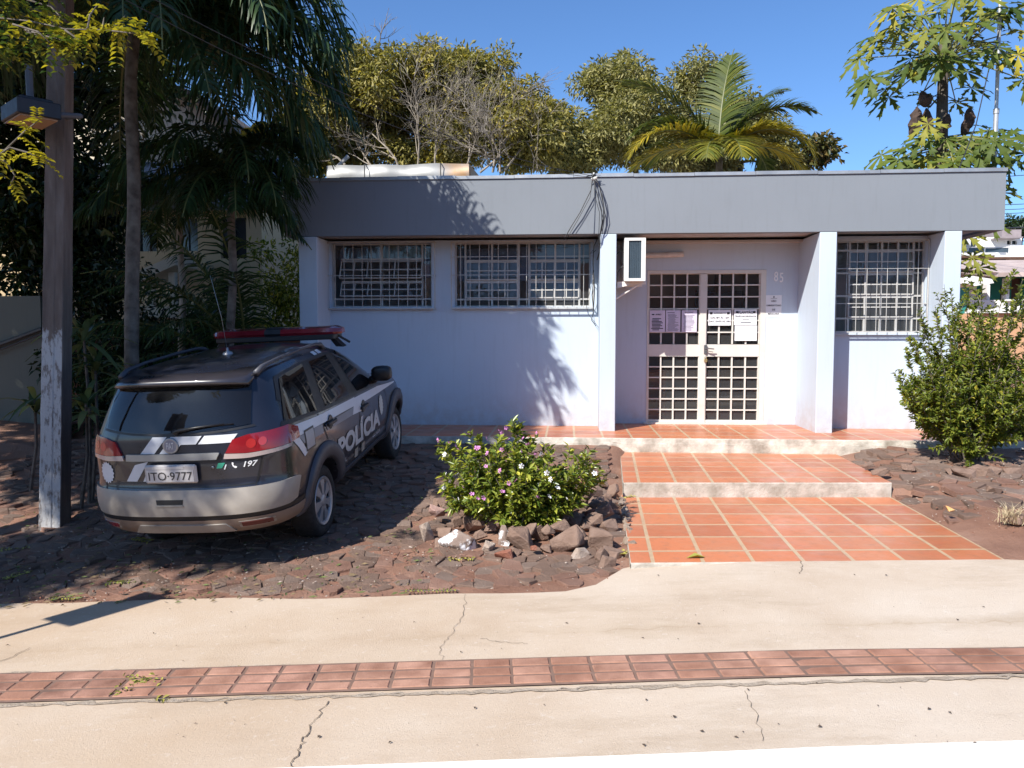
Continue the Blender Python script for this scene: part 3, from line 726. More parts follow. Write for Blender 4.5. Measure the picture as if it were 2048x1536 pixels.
# ---- notices
INK = mat('ink', (.03, .03, .035), .8); PAPER = mat('paper', (.74, .74, .76), .85, .05, 6); PAPERL = mat('lilac_paper', (.64, .58, .70), .85, .05, 6)
def sheet(px0, py0, px1, py1, Yq, texts, label, m=PAPER, bars=(), curl=.004):
    a, b = at_y(px0, py1, Yq), at_y(px1, py0, Yq); x0, x1, z0, z1 = a.x, b.x, a.z, b.z; mb = MB(); K = 8
    bend = lambda u, v: Yq - .002 - curl * (math.sin(u * 3.1) * .5 + (u * v) ** 2)
    V = []
    for j in range(K + 1):
        for i in range(K + 1):
            u, v = i / K, j / K; V.append((x0 + (x1 - x0) * u, bend(u, v), z0 + (z1 - z0) * v))
    F = [(j * (K + 1) + i, j * (K + 1) + i + 1, (j + 1) * (K + 1) + i + 1, (j + 1) * (K + 1) + i) for j in range(K) for i in range(K)]
    mb.add(V, F, 0); mb.add([(x, y + .0012, z) for x, y, z in V], [f[::-1] for f in F], 0)
    o = tag(mb.build('notice', [m], smooth=True), label, 'notice', None)
    mb = MB(); W_, H_ = x1 - x0, z1 - z0
    pt = lambda u, v: (x0 + W_ * u, bend(u, v) - .003, z0 + H_ * v)
    for s, u, v, h, bold in texts:
        vs, fs = text2d(s, 1, bold); wid = max(q[0] for q in vs) - min(q[0] for q in vs); k = min(H_ * h * 1.35, W_ * .94 / wid)
        mb.add([pt(u + q[0] * k / W_, v + q[1] * k / H_) for q in vs], fs)
    for u0, u1, v, h in bars: mb.add([pt(u0, v), pt(u1, v), pt(u1, v + h), pt(u0, v + h)], [(0, 1, 2, 3)])
    if texts or bars: mb.build('lettering', INK, o)
    return o
rb = random.Random(2)
lines = lambda n, v0, v1, th, lo=.1, hi=.9: [(lo + rb.uniform(0, .08), hi - rb.uniform(0, .3), v0 + (v1 - v0) * k / n, th) for k in range(n)]
YS = Y - .036
sheet(1531, 590, 1563.5, 634, YD, [('USO', .5, .72, .085, .02), ('OBRIGATÓRIO', .5, .52, .085, .02), ('DE', .5, .33, .085, .02), ('MÁSCARA', .5, .14, .085, .02)], 'white mask-rule notice taped on the wall under the house number', bars=[(.46, .54, .88, .06), (.3, .7, .84, .012)])
sheet(1299, 620.5, 1330.5, 664, YS, [('AVISO', .56, .80, .07, .03)], 'lilac sheet of bold text at the outer edge of the left door leaf', PAPERL, bars=[(.14, .3, .78, .05)] + lines(9, .08, .66, .035))
sheet(1331.5, 620.5, 1361, 664, YS, [], 'lilac closely printed list in the middle of the left door leaf', PAPERL, bars=[(.1, .6, .88, .02)] + lines(17, .06, .84, .012))
sheet(1363, 620.5, 1394, 664, YS, [], 'lilac sheet of short lines beside the meeting stile of the door', PAPERL, bars=[(.2, .75, .9, .02)] + lines(13, .08, .82, .014), curl=.005)
sheet(1416.5, 620, 1462, 651, YS, [('EXPEDIENTE', .5, .78, .10, .005), ('DAS 8H ÀS 12H', .5, .50, .13, .015), ('DAS 13H30 ÀS 18H', .5, .26, .13, .015)], 'landscape opening-hours sheet on the right door leaf', bars=[(.06, .18, .72, .14), (.82, .94, .72, .14)])
sheet(1468, 619, 1514, 650, YS, [('PLANTÃO', .5, .80, .16, .02), ('TELEFONE DELEGACIA', .5, .56, .11, .02)], 'landscape duty notice headed PLANTÃO on the right door leaf', bars=[(.07, .17, .76, .14), (.83, .93, .76, .14), (.36, .66, .32, .035), (.28, .74, .14, .04)])
sheet(1469, 651, 1514, 681.5, YS, [], 'blank bright white sheet below the PLANTÃO notice', bars=[], curl=.008)
# ---- air conditioner on the inner face of the porch pillar
ACP = mat('ac_white', (.72, .70, .66), .4, .06, 8)
xa, xb = at_y(1249, 500, 10.2).x, at_y(1291.5, 500, 10.2).x; za, zb = at_y(1270, 562, 10.2).z, at_y(1270, 475.5, 10.2).z
A = empty('air_conditioner', ((xa + xb) / 2, 10.6, za), 'white split air-conditioner outdoor unit bracketed to the porch pillar', 'air conditioner')
mb = MB(); y0, y1 = 10.20, 10.98; fr = .055
mb.bbox(xa, xb, y0 + .03, y1, za, zb, .012)
mb.box(xa, xa + fr, y0, y0 + .03, za, zb); mb.box(xb - fr, xb, y0, y0 + .03, za, zb); mb.box(xa + fr, xb - fr, y0, y0 + .03, za, za + .035); mb.box(xa + fr, xb - fr, y0, y0 + .03, zb - .035, zb)
mb.build('casing', ACP, A)
mb = MB(); cm = mat('coil', (.035, .055, .075), .5)
mb.box(xa + fr, xb - fr, y0 + .022, y0 + .029, za + .035, zb - .035)
mb.build('coil', cm, A)
mb = MB()
for k in range(34):
    z = za + .04 + (zb - za - .08) * k / 33; mb.tube([(xa + fr + (xb - xa - 2 * fr) * q / 10, y0 + .017, z + (.006 if q % 2 else -.006)) for q in range(11)], .0022, 4, cap=False)
for k in range(1, 7):
    x = xa + fr + (xb - xa - 2 * fr) * k / 7; mb.tube([(x, y0 + .014, za + .035), (x, y0 + .014, zb - .035)], .002, 4)
mb.build('guard_grille', mat('coil_wire', (.12, .17, .21), .5), A)
mb = MB(); yb = [10.36, 10.86]
for y in yb:
    mb.box(.634, xb + .02, y - .015, y + .015, za - .035, za - .004); mb.tube([(.64, y, za - .22), (xb - .06, y, za - .03)], .012, 5)
mb.prism([(.636, 10.30, za - .09), (xa + .10, 10.30, za - .04), (xa + .02, 10.30, za + .0), (.636, 10.30, za - .0)], (0, .02, 0))
mb.build('bracket', ACP, A)
mb = MB(); zp = at_y(1330, 511, YD).z
mb.tube([(xb - .1, 10.9, zp - .02), (xb + .05, YD - .05, zp), (at_y(1340, 510, YD).x, YD - .04, zp + .004), (at_y(1366, 508, YD).x, YD - .04, zp + .012)], .036, 10)
mb.build('insulated_pipe', mat('pipe_wrap', (.60, .55, .52), .8, .15, 10), A)
mb = MB(); mb.tube([(.636, 10.3, za + .35), (.70, 10.3, za + .40), (xa, 10.32, za + .38)], .007, 5); mb.tube([(.64, 10.28, za - .1), (.66, 10.28, za + .12), (.72, 10.28, za + .2), (xa + .02, 10.3, za + .22)], .006, 5)
mb.build('wiring', mat('black_rubber', (.02, .02, .02), .6), A)
# ---- black cables tied at the roof edge and hanging down the fascia
BLK = mat('cable_black', (.018, .018, .02), .55, .1)
C0 = empty('cable_bundle', tuple(at_y(1190, 360, YP - .03)), 'loose black cable bundle tied to the roof edge above the left porch pillar', 'cable')
rc = random.Random(6)
mb = MB()
def hang(pts, r): mb.tube([at_y(x, y, YP - .03 - d) for x, y, d in pts], r, 5)
for pts, r in (([(1187, 350, .02), (1199, 372, .03), (1207, 410, .04), (1207, 435, .04), (1202, 462, .02), (1199, 480, .02), (1200, 500, -.25), (1194, 520, -.30)], .008),
               ([(1186, 352, .02), (1192, 380, .05), (1203, 420, .06), (1204, 445, .05), (1200, 468, .02), (1198, 490, .0)], .006),
               ([(1189, 352, .03), (1189, 390, .05), (1199, 425, .05), (1198, 455, .03), (1197, 476, .01)], .004),
               ([(1185, 354, .03), (1182, 380, .04), (1160, 425, .03), (1143, 452, .02), (1131, 473, .01), (1128, 480, -.2)], .006),
               ([(1186, 355, .03), (1180, 395, .04), (1157, 437, .03), (1138, 470, .02), (1134, 480, -.2)], .004),
               ([(1185, 353, .02), (1196, 366, .05), (1205, 392, .06), (1210, 430, .06), (1206, 456, .04), (1199, 470, .02)], .005)): hang(pts, r)
for k in range(7):
    a = rc.uniform(0, 6.28); mb.tube([at_y(1187, 352, YP - .06), at_y(1187 + 14 * math.cos(a), 351 + 9 * math.sin(a), YP - .09), at_y(1188 + 5 * math.cos(a + 2), 354 + 5 * math.sin(a + 2), YP - .06)], .003, 4)
mb.build('cable', BLK, C0)
mb = MB(); mb.tube([at_y(1183, 359, YP - .055), at_y(1194, 355, YP - .055)], .02, 8); mb.tube([at_y(1187, 352, YP - .03), at_y(1188, 345, YP - .03)], .012, 6); mb.build('insulator', mat('porcelain', (.7, .68, .62), .3), C0)
C1 = MB()
gy = YW - .12
for pts, r in (([(1196, 475), (1188, 492), (1186, 520), (1187, 560), (1184, 590), (1187, 620), (1183, 640), (1192, 652)], .006), ([(1186, 500), (1180, 508), (1188, 504), (1192, 500)], .004), ([(1186, 560), (1178, 590), (1172, 605), (1176, 628), (1186, 640), (1197, 655)], .003), ([(1187, 540), (1189, 580), (1186, 630)], .008)):
    C1.tube([at_y(x, y, gy - .02) for x, y in pts], r, 5)
tag(C1.build('loose_cable', BLK), 'thin loose cable ends dangling in front of the double barred window', 'cable')
# service drop from the street pole, two strands
for k, (q, s) in enumerate((((-260, -330, 4.6), 0), ((-250, -290, 4.6), 14))):
    a = at_d(*q); b = at_y(1186, 352 + s * .2, YP - .06); mb = MB(); L_ = (b - a).length
    mb.tube([a.lerp(b, t / 24) - Vector((0, 0, .42 * 4 * (t / 24) * (1 - t / 24) * (.75 + .12 * k))) for t in range(25)], .0035, 5)
    tag(mb.build('service_wire', BLK), ['upper overhead service wire slung from the street to the roof edge', 'lower overhead service wire sagging from the street to the roof edge'][k], 'wire')
# ---- things on the roof
def roofbox():
    Yq = 12.6; a, b = at_y(653, 357, Yq), at_y(938, 330, Yq); mb = MB(); K = 60; J = 6; rw_ = []
    zb, zt = 3.28, at_y(800, 329, Yq).z
    for k in range(K + 1):
        x = a.x + (b.x - a.x) * k / K
        for j in range(J + 1):
            v = j / J; d = .05 * mn.noise((x * 2.2, v * 2, 0)) + .03 * mn.noise((x * 5 + v * 3, v * 2, 5))
            mb.v.append((x, Yq - d * (1 - .4 * v) + .02 * math.sin(x * 9) * (v > .9), zb + (zt - zb) * v + (.03 * mn.noise((x * 1.7, 0, 0)) if j == J else 0)))
    n = J + 1
    for k in range(K):
        for j in range(J): mb.f.append([k * n + j, (k + 1) * n + j, (k + 1) * n + j + 1, k * n + j + 1]); mb.m.append(0); mb.uv.append(None)
    fr = [k * n + J for k in range(K + 1)]
    bk = []
    for k in range(K + 1): x = a.x + (b.x - a.x) * k / K; bk.append(len(mb.v)); mb.v.append((x + .02, Yq + 1.3, zt + .06))
    for k in range(K): mb.f.append([fr[k], fr[k + 1], bk[k + 1], bk[k]]); mb.m.append(0); mb.uv.append(None)
    for x, xo in ((a.x, -.0), (b.x, .16)):
        mb.add([(x, Yq, zt), (x + xo, Yq + .02, zb), (x + xo, Yq + 1.3, zb), (x + .02, Yq + 1.3, zt + .06)], [(0, 1, 2, 3)], 0)
    m, nt, p, out = nodes('weathered_sheet_metal'); v = tex(nt)
    c = ramp(nt, noise(nt, v, 2.5, 6), [(.3, (.22, .22, .215, 1)), (.7, (.34, .34, .335, 1))])
    sep = N(nt, 'SeparateXYZ'); nt.links.new(v, sep.inputs[0])
    d = N(nt, 'MapRange'); d.inputs[1].default_value = .55; d.inputs[2].default_value = .95; nt.links.new(sep.outputs[0], d.inputs[0])
    d2 = N(nt, 'MapRange'); d2.inputs[1].default_value = 1.3; d2.inputs[2].default_value = .95; nt.links.new(sep.outputs[0], d2.inputs[0])
    mm = N(nt, 'Math', operation='MULTIPLY'); nt.links.new(d.outputs[0], mm.inputs[0]); nt.links.new(d2.outputs[0], mm.inputs[1])
    m3 = N(nt, 'Math', operation='MULTIPLY'); nt.links.new(mm.outputs[0], m3.inputs[0]); nt.links.new(ramp(nt, noise(nt, v, 3, 5), [(.35, (.2,) * 3), (.6, (1,) * 3)]), m3.inputs[1])
    nt.links.new(mixc(nt, m3.outputs[0], c, (.36, .18, .05, 1)), p.inputs['Base Color']); p.inputs['Metallic'].default_value = .35; p.inputs['Roughness'].default_value = .5
    o = mb.build('sheet_metal_hood', m, smooth=True)
    tag(o, 'long dented sheet-metal hood with an orange rust stain on the flat roof', 'roof hood')
    mb = MB()
    for px in (730, 882): p_ = at_y(px, 344, Yq - .05); mb.tube([(p_.x, p_.y, zb), (p_.x - .006, p_.y - .01, zt), (p_.x, Yq + .2, zt + .02)], .008, 4)
    mb.build('strap', mat('strap_dark', (.06, .06, .06), .6), o)
roofbox()
mb = MB(); p0 = at_y(678, 330, 13.2); mb.tube([(p0.x, 13.2, 3.3), (p0.x, 13.2, p0.z), at_y(697, 312, 13.2)], .035, 7)
tag(mb.build('roof_pipe', mat('grey_pvc', (.45, .44, .42), .6)), 'short tilted grey pipe sticking up behind the sheet-metal hood', 'pipe')
# mast
MS = empty('antenna_mast', (at_y(1988, 340, 12.3).x, 12.3, 3.3), 'tall thin grey steel mast standing on the right end of the flat roof', 'mast')
mx_ = at_y(1988, 340, 12.3).x; MET = mat('galvanised', (.48, .49, .50), .45, .15, 8, metal=.5)
jz = at_y(1988, 222, 12.3).z
mb = MB(); mb.tube([(mx_, 12.3, 3.3), (mx_, 12.3, jz)], .034, 10); mb.tube([(mx_, 12.3, jz - .1), (mx_ - .01, 12.3, 9.2)], .026, 10); mb.tube([(mx_, 12.3, jz - .04), (mx_, 12.3, jz + .03)], .042, 10); mb.build('pole', MET, MS)
mb = MB(); mb.tube([(mx_ - .01, 12.28, at_y(1988, 60, 12.3).z), at_y(1975, 150, 12.0), at_y(1952, 250, 11.6), at_y(1915, 345, 11.0), (at_y(1890, 375, 10.6).x, 10.6, 3.3)], .008, 5); mb.build('guy_wire', BLK, MS)
# ================================================================== CAR
CAR_M = None
def carframe():
    rw = at_d(649, 1000.7, 6.65); fw = at_d(792, 863, 9.05)
    f = (fw - rw).normalized(); r = f.cross(Vector((0, 0, 1))).normalized(); u = r.cross(f)
    a = RAD(2.2); R = r * math.cos(a) + u * math.sin(a); U = R.cross(f)
    O = rw - .76 * R - .31 * U
    return Matrix(((R.x, f.x, U.x, O.x), (R.y, f.y, U.y, O.y), (R.z, f.z, U.z, O.z), (0, 0, 0, 1)))
CM = carframe()
PROF = [(.36,.70,-.86,3.02),(.40,.755,-.93,3.12),(.46,.775,-.965,3.16),(.495,.78,-.975,3.17),(.51,.775,-.955,3.15),(.54,.785,-.985,3.17),(.60,.795,-.99,3.17),(.70,.80,-.975,3.15),(.74,.80,-.955,3.13),(.78,.80,-.945,3.10),(.86,.80,-.942,3.04),(.92,.80,-.94,2.93),(.97,.797,-.937,2.72),(1.02,.79,-.933,2.48),(1.06,.78,-.930,2.28),(1.10,.765,-.925,2.12),(1.15,.745,-.912,2.03),(1.25,.71,-.875,1.86),(1.35,.675,-.83,1.68),(1.44,.64,-.78,1.47),(1.49,.61,-.745,1.33),(1.53,.565,-.70,1.20),(1.555,.50,-.62,1.05),(1.575,.40,-.45,.9),(1.585,.22,-.1,.7)]
PZ = [p[0] for p in PROF]; PW = [p[1] for p in PROF]; PR = [p[2] for p in PROF]; PF = [p[3] for p in PROF]
NC = 22
_oc = {}
def outline(z):
    k = round(z, 4)
    if k in _oc: return _oc[k]
    w_, yr, yf = np.interp(z, PZ, PW), np.interp(z, PZ, PR), np.interp(z, PZ, PF)
    L1 = min(.52, (yf - yr) * .4); L2 = min(.75, (yf - yr) * .45); n = 2.9
    ph = np.linspace(0, PI / 2, NC)
    xr = w_ * np.sin(ph) ** (2 / n); yy = yr + L1 * (1 - np.cos(ph) ** (2 / n))
    yy[-1] = yr + L1
    n2 = 2.6; pf_ = np.linspace(PI / 2, 0, NC); xf = w_ * np.sin(pf_) ** (2 / n2); yf_ = yf - L2 * (1 - np.cos(pf_) ** (2 / n2)); yf_[0] = yf - L2
    mid = np.linspace(0, 1, 26)[1:-1]
    bulge = 0.012 * np.sin(mid * PI)
    X = np.concatenate([xr, w_ + bulge, xf]); Yv = np.concatenate([yy, yr + L1 + (yf - L2 - yr - L1) * mid, yf_])
    S = np.concatenate([[0], np.cumsum(np.hypot(np.diff(X), np.diff(Yv)))])
    _oc[k] = (X, Yv, S); return _oc[k]
def surf0(u, z):
    X, Yv, S = outline(z); a = abs(u)
    return np.array([math.copysign(1, u) * np.interp(a, S, X), np.interp(a, S, Yv), z])
def surf(u, z, off=0.0):
    p = surf0(u, z)
    e = .02; tu = surf0(u + e, z) - surf0(u - e, z)
    if u - e < 0 < u + e: tu = np.array([1.0, 0, 0])
    z2 = min(z + .015, PZ[-1]); z1 = z - .015
    X, Yv, S = outline(z)
    fr = abs(u) / S[-1]
    tz = surf0(u, z2) - surf0(u, z1)
    nrm = np.cross(tu, tz); nrm /= (np.linalg.norm(nrm) + 1e-9)
    return Vector((p + nrm * off).tolist())
def u_y(y, z, side=1):
    X, Yv, S = outline(z); return side * float(np.interp(y, Yv, S))
PAINT = mat('navy_car_paint', (.012, .0145, .025), .30, .25, 2, coat=.6, spec=.5)
def dusty(m):
    nt = m.node_tree; p = [n for n in nt.nodes if n.type == 'BSDF_PRINCIPLED'][0]; src = p.inputs['Base Color'].links[0].from_socket
    v = tex(nt); sp = N(nt, 'SeparateXYZ'); nt.links.new(v, sp.inputs[0]); mr = N(nt, 'MapRange'); mr.inputs[1].default_value = .50; mr.inputs[2].default_value = .0; mr.inputs[3].default_value = 0; mr.inputs[4].default_value = .24; nt.links.new(sp.outputs[2], mr.inputs[0])
    mu = N(nt, 'Math', operation='MULTIPLY'); nt.links.new(mr.outputs[0], mu.inputs[0]); nt.links.new(noise(nt, v, 5, 8, .65), mu.inputs[1]); ad = N(nt, 'Math', operation='ADD', use_clamp=True); nt.links.new(mu.outputs[0], ad.inputs[0]); nt.links.new(ramp(nt, noise(nt, v, 2.2, 8, .7), [(.45, (0, 0, 0)), (.8, (.025, .025, .025))]), ad.inputs[1])
    nt.links.new(mixc(nt, ad.outputs[0], src, (.16, .115, .085, 1)), p.inputs['Base Color'])
dusty(PAINT)
BEIGE = mat('dusty_silver_paint', (.27, .24, .205), .45, .22, 3, coat=.2, c2=(.33, .295, .255))
PLAST = mat('grey_plastic', (.055, .055, .066), .5, .2, 5)
BLKP = mat('black_trim', (.012, .012, .014), .45, .2, 6)
SILV = mat('reflective_white', (.62, .63, .65), .35, .06, 5)
SILG = mat('reflective_grey', (.20, .215, .245), .4, .08, 5)
CGLASS = glassmat('tinted_glass', (.10, .11, .11), .02, .45, (.015, .015, .017))
REDL = mat('red_lens', (.26, .010, .016), .15, .2, 5, coat=1); CLRL = mat('clear_lens', (.45, .36, .33), .15, .1, 5, coat=1)
LAMPR = mat('bright_red_lens', (.45, .03, .03), .12, .2, 5, coat=1)
RUB = mat('tyre_rubber', (.020, .020, .021), .85, .25, 20); ALLOY = mat('alloy', (.40, .39, .40), .38, .12, 8, metal=.45)
CAR = bpy.data.objects.new('parked_car', None); COL.objects.link(CAR); CAR.matrix_world = CM
tag(CAR, 'dark navy police station wagon with red light bar, parked nose-in under the trees', 'car')
ORG[CAR.name] = Vector((0, 0, 0))
def cbuild(mb, name, mats, parent=None, smooth=True):
    par = parent or CAR
    o = mb.build(name, mats, CAR if parent is None else parent, smooth)
    return o
def sub(par): return par
def body():
    mb = MB(); Z = []
    for a, b in zip(PZ, PZ[1:]):
        k = max(1, int(round((b - a) / .022)))
        Z += [a + (b - a) * i / k for i in range(k)]
    Z.append(PZ[-1]); rows = []
    for z in Z:
        X, Yv, S = outline(z)
        pts = [(x, y, z) for x, y in zip(X, Yv)] + [(-x, y, z) for x, y in zip(X[-2:0:-1], Yv[-2:0:-1])]
        rows.append(len(pts)); mb.v.extend([tuple(map(float, p)) for p in pts])
    n = rows[0]
    for j in range(len(Z) - 1):
        for i in range(n): i2 = (i + 1) % n; mb.f.append([j * n + i, j * n + i2, (j + 1) * n + i2, (j + 1) * n + i])
    mb.f.append(list(range(n - 1, -1, -1))); mb.f.append([(len(Z) - 1) * n + i for i in range(n)])
    mb.m = [0] * len(mb.f); mb.uv = [None] * len(mb.f)
    me = bpy.data.meshes.new('b'); me.from_pydata(mb.v, [], mb.f); me.materials.append(PAINT); me.materials.append(BLKP)
    o = bpy.data.objects.new('b', me); COL.objects.link(o)
    cs = []
    for yc in (0, 2.44):
        for s in (1, -1):
            cb = MB(); cb.tube([(s * .52, yc, .31), (s * 1.1, yc, .31)], .365, 40)
            cm_ = bpy.data.meshes.new('c'); cm_.from_pydata(cb.v, [], cb.f); cm_.materials.append(PAINT); cm_.materials.append(BLKP); cm_.polygons.foreach_set('material_index', [1] * len(cb.f))
            bmx = bmesh.new(); bmx.from_mesh(cm_); bmesh.ops.recalc_face_normals(bmx, faces=bmx.faces); bmx.to_mesh(cm_); bmx.free()
            c = bpy.data.objects.new('c', cm_); COL.objects.link(c); cs.append(c)
            md = o.modifiers.new('x', 'BOOLEAN'); md.object = c; md.operation = 'DIFFERENCE'; md.solver = 'EXACT'
    dg = bpy.context.evaluated_depsgraph_get(); dg.update()
    me2 = bpy.data.meshes.new_from_object(o.evaluated_get(dg)); bpy.data.objects.remove(o)
    for c in cs: bpy.data.objects.remove(c)
    me2.materials.clear(); me2.name = 'body'
    ob = finish('body', me2, [PAINT, BLKP], CAR, True)
    md = None
    return ob
BODY = body()
try:
    bpy.context.view_layer.update()
    for p in BODY.data.polygons: pass
    BODY.data.set_sharp_from_angle(angle=RAD(38))
except Exception as e: print('sharp', e)
def patch(mb, bottom, top, off, mi=0, side=None, nv=None, skirt=0.0, step=.035):
    """strip of body surface between two curves. points (u,z), or (y,z) when side=+1/-1"""
    def res(c):
        P = [np.array(c[0], float)]
        n = max(len(bottom), len(top))
        return c
    # resample both curves to the same count
    def curve(c, n):
        c = np.array(c, float); d = np.concatenate([[0], np.cumsum(np.hypot(*(np.diff(c, axis=0).T)))]); t = np.linspace(0, d[-1], n)
        return np.stack([np.interp(t, d, c[:, 0]), np.interp(t, d, c[:, 1])], 1)
    L_ = max(np.sum(np.hypot(*(np.diff(np.array(c, float), axis=0).T))) for c in (bottom, top))
    n = max(2, int(L_ / step) + 1); n = max(n, len(bottom), len(top)); A, Bc = curve(bottom, n), curve(top, n)
    H = np.max(np.hypot(*(A - Bc).T)); nv = nv or max(1, int(H / step))
    V = []
    for j in range(nv + 1):
        for i in range(n):
            a, z = A[i] + (Bc[i] - A[i]) * j / nv
            u = u_y(a, z, side) if side else a
            V.append(surf(u, z, off))
    F = [(j * n + i, j * n + i + 1, (j + 1) * n + i + 1, (j + 1) * n + i) for j in range(nv) for i in range(n - 1)]
    if side == -1: F = [f[::-1] for f in F]
    mb.add(V, F, mi)
    if skirt:
        ring = [(0, i) for i in range(n)] + [(j, n - 1) for j in range(1, nv + 1)] + [(nv, i) for i in range(n - 2, -1, -1)] + [(j, 0) for j in range(nv - 1, 0, -1)]
        W_ = []
        for j, i in ring:
            a, z = A[i] + (Bc[i] - A[i]) * j / nv; u = u_y(a, z, side) if side else a
            W_ += [surf(u, z, off), surf(u, z, off - skirt)]
        m = len(ring); fs = [(2 * k, 2 * k + 1, 2 * ((k + 1) % m) + 1, 2 * ((k + 1) % m)) for k in range(m)]
        if side == -1: fs = [f[::-1] for f in fs]
        mb.add(W_, fs, mi)
def decal_text(mb, s, a0, z0, h, side=1, bold=.02, shear=0, wid=None, off=.006, mi=0, slope=0.0):
    vs, fs = text2d(s, 1, bold, shear); xs_ = [q[0] for q in vs]; ys_ = [q[1] for q in vs]
    kx = (wid / (max(xs_) - min(xs_))) if wid else h / .7; kz = h / (max(ys_) - min(ys_)); cy = (max(ys_) + min(ys_)) / 2
    V = []
    for x, y in vs:
        a = a0 + x * kx; z = z0 + (y - cy) * kz + slope * x * kx
        V.append(surf(u_y(a, z, 1) if side else a, z, off))
    mb.add(V, fs, mi)
def rect(a0, a1, z0, z1): return [(a0, z0), (a1, z0)], [(a0, z1), (a1, z1)]
# bumper, skirt, dark groove
uB = lambda y, z: u_y(y, z)
mb = MB(); e = uB(-.60, .63); patch(mb, [(-e + .05, .545), (-e + .12, .54), (e - .12, .54), (e - .03, .555)], [(-e - .02, .70), (-e + .02, .722), (e - .02, .722), (e + .03, .705)], .014, 0, skirt=.03)
BUMP = cbuild(mb, 'bumper', BEIGE); sub(BUMP)
mb = MB(); e = uB(-.36, .45); patch(mb, [(-e, .385), (e, .385)], [(-e - .02, .492), (e + .02, .492)], .012, 0, skirt=.03); cbuild(mb, 'bumper_skirt', mat('dusty_skirt', (.21, .155, .12), .55, .25, 3))
mb = MB(); e = uB(-.40, .515); patch(mb, [(-e, .496), (e, .496)], [(-e, .536), (e, .536)], .006, 0); cbuild(mb, 'bumper_groove', BLKP)
mb = MB(); patch(mb, [(-.70, .505), (.62, .505)], [(-.70, .522), (.62, .522)], .016, 0, skirt=.01); cbuild(mb, 'chrome_strip', mat('worn_chrome', (.35, .35, .36), .3, .2, 5, metal=.7))
mb = MB(); patch(mb, [(-.36, .405), (.42, .405)], [(-.30, .468), (.36, .468)], .022, 0, skirt=.02); cbuild(mb, 'skid_plate', BEIGE)
mb = MB(); patch(mb, [(-.13, .625), (.07, .625)], [(-.135, .66), (.075, .66)], .017, 0); patch(mb, [(-.14, .612), (.08, .612)], [(-.13, .622), (.07, .622)], .024, 1, skirt=.012); cbuild(mb, 'tow_hook_slot', [BLKP, BEIGE], BUMP)
for a in (-1, 1):
    mb = MB(); c = .60 * a - .02; patch(mb, *rect(c - .11, c + .11, .435, .468), .017, 0, skirt=.01); patch(mb, *rect(c - .13, c + .13, .428, .475), .014, 1, skirt=.01); cbuild(mb, 'rear_reflector', [REDL if a < 0 else mat('dull_red', (.12, .03, .025), .3), BEIGE])
# rocker and lower plastic cladding, right and left; wheel-arch flares
for s in (1, -1):
    mb = MB(); patch(mb, [(.40, .36), (2.02, .36)], [(.44, .44), (2.0, .44)], .016, 0, s, skirt=.03); cbuild(mb, 'side_skirt', PLAST)
    for yc in (0, 2.44):
        mb = MB(); K = 34; pr = []
        for k in range(K + 1):
            a = RAD(-14 + 208 * k / K); row = []
            for r, o in ((.362, -.05), (.366, .014), (.385, .03), (.45, .034), (.492, .028), (.505, .004)):
                y, z = yc + r * math.cos(a), .31 + r * math.sin(a) * 1.02
                z = max(z, .362); p = surf(u_y(y, min(z, 1.0), s), min(z, 1.0), o); row.append(p)
            pr.append(row)
        V = [p for r in pr for p in r]; m = 6
        F = [(k * m + j, k * m + j + 1, (k + 1) * m + j + 1, (k + 1) * m + j) for k in range(K) for j in range(m - 1)]
        if s == 1: F = [f[::-1] for f in F]
        mb.add(V, F); cbuild(mb, 'wheel_arch', PLAST)
# panel gaps
mb = MB()
def gap(pts, side=1, w_=.0065):
    for (a0, z0), (a1, z1) in zip(pts, pts[1:]):
        d = np.array([a1 - a0, z1 - z0]); n_ = np.array([-d[1], d[0]]) / (np.hypot(*d) + 1e-9) * w_
        patch(mb, [(a0 - n_[0], z0 - n_[1]), (a1 - n_[0], z1 - n_[1])], [(a0 + n_[0], z0 + n_[1]), (a1 + n_[0], z1 + n_[1])], .0035, 0, side, nv=1)
for s in (1, -1):
    gap([(-.03, 1.07), (.03, .93), (.10, .82)], s); gap([(.40, .45), (.46, .44), (.99, .44)], s); gap([(.97, 1.05), (1.0, .8), (1.0, .44)], s); gap([(1.0, .44), (1.98, .44), (2.02, .7), (1.98, .86), (1.80, 1.0)], s)
for q in ([(-.70, 1.12), (-.68, .98)], [(-.66, .95), (-.60, .745)], [(.66, .95), (.60, .745)], [(.60, .74), (.55, .54)], [(-.60, .74), (-.55, .54)]): gap(q, None)
gap([(-.60, .742), (.60, .742)], None, .004)
cbuild(mb, 'panel_gap', BLKP)
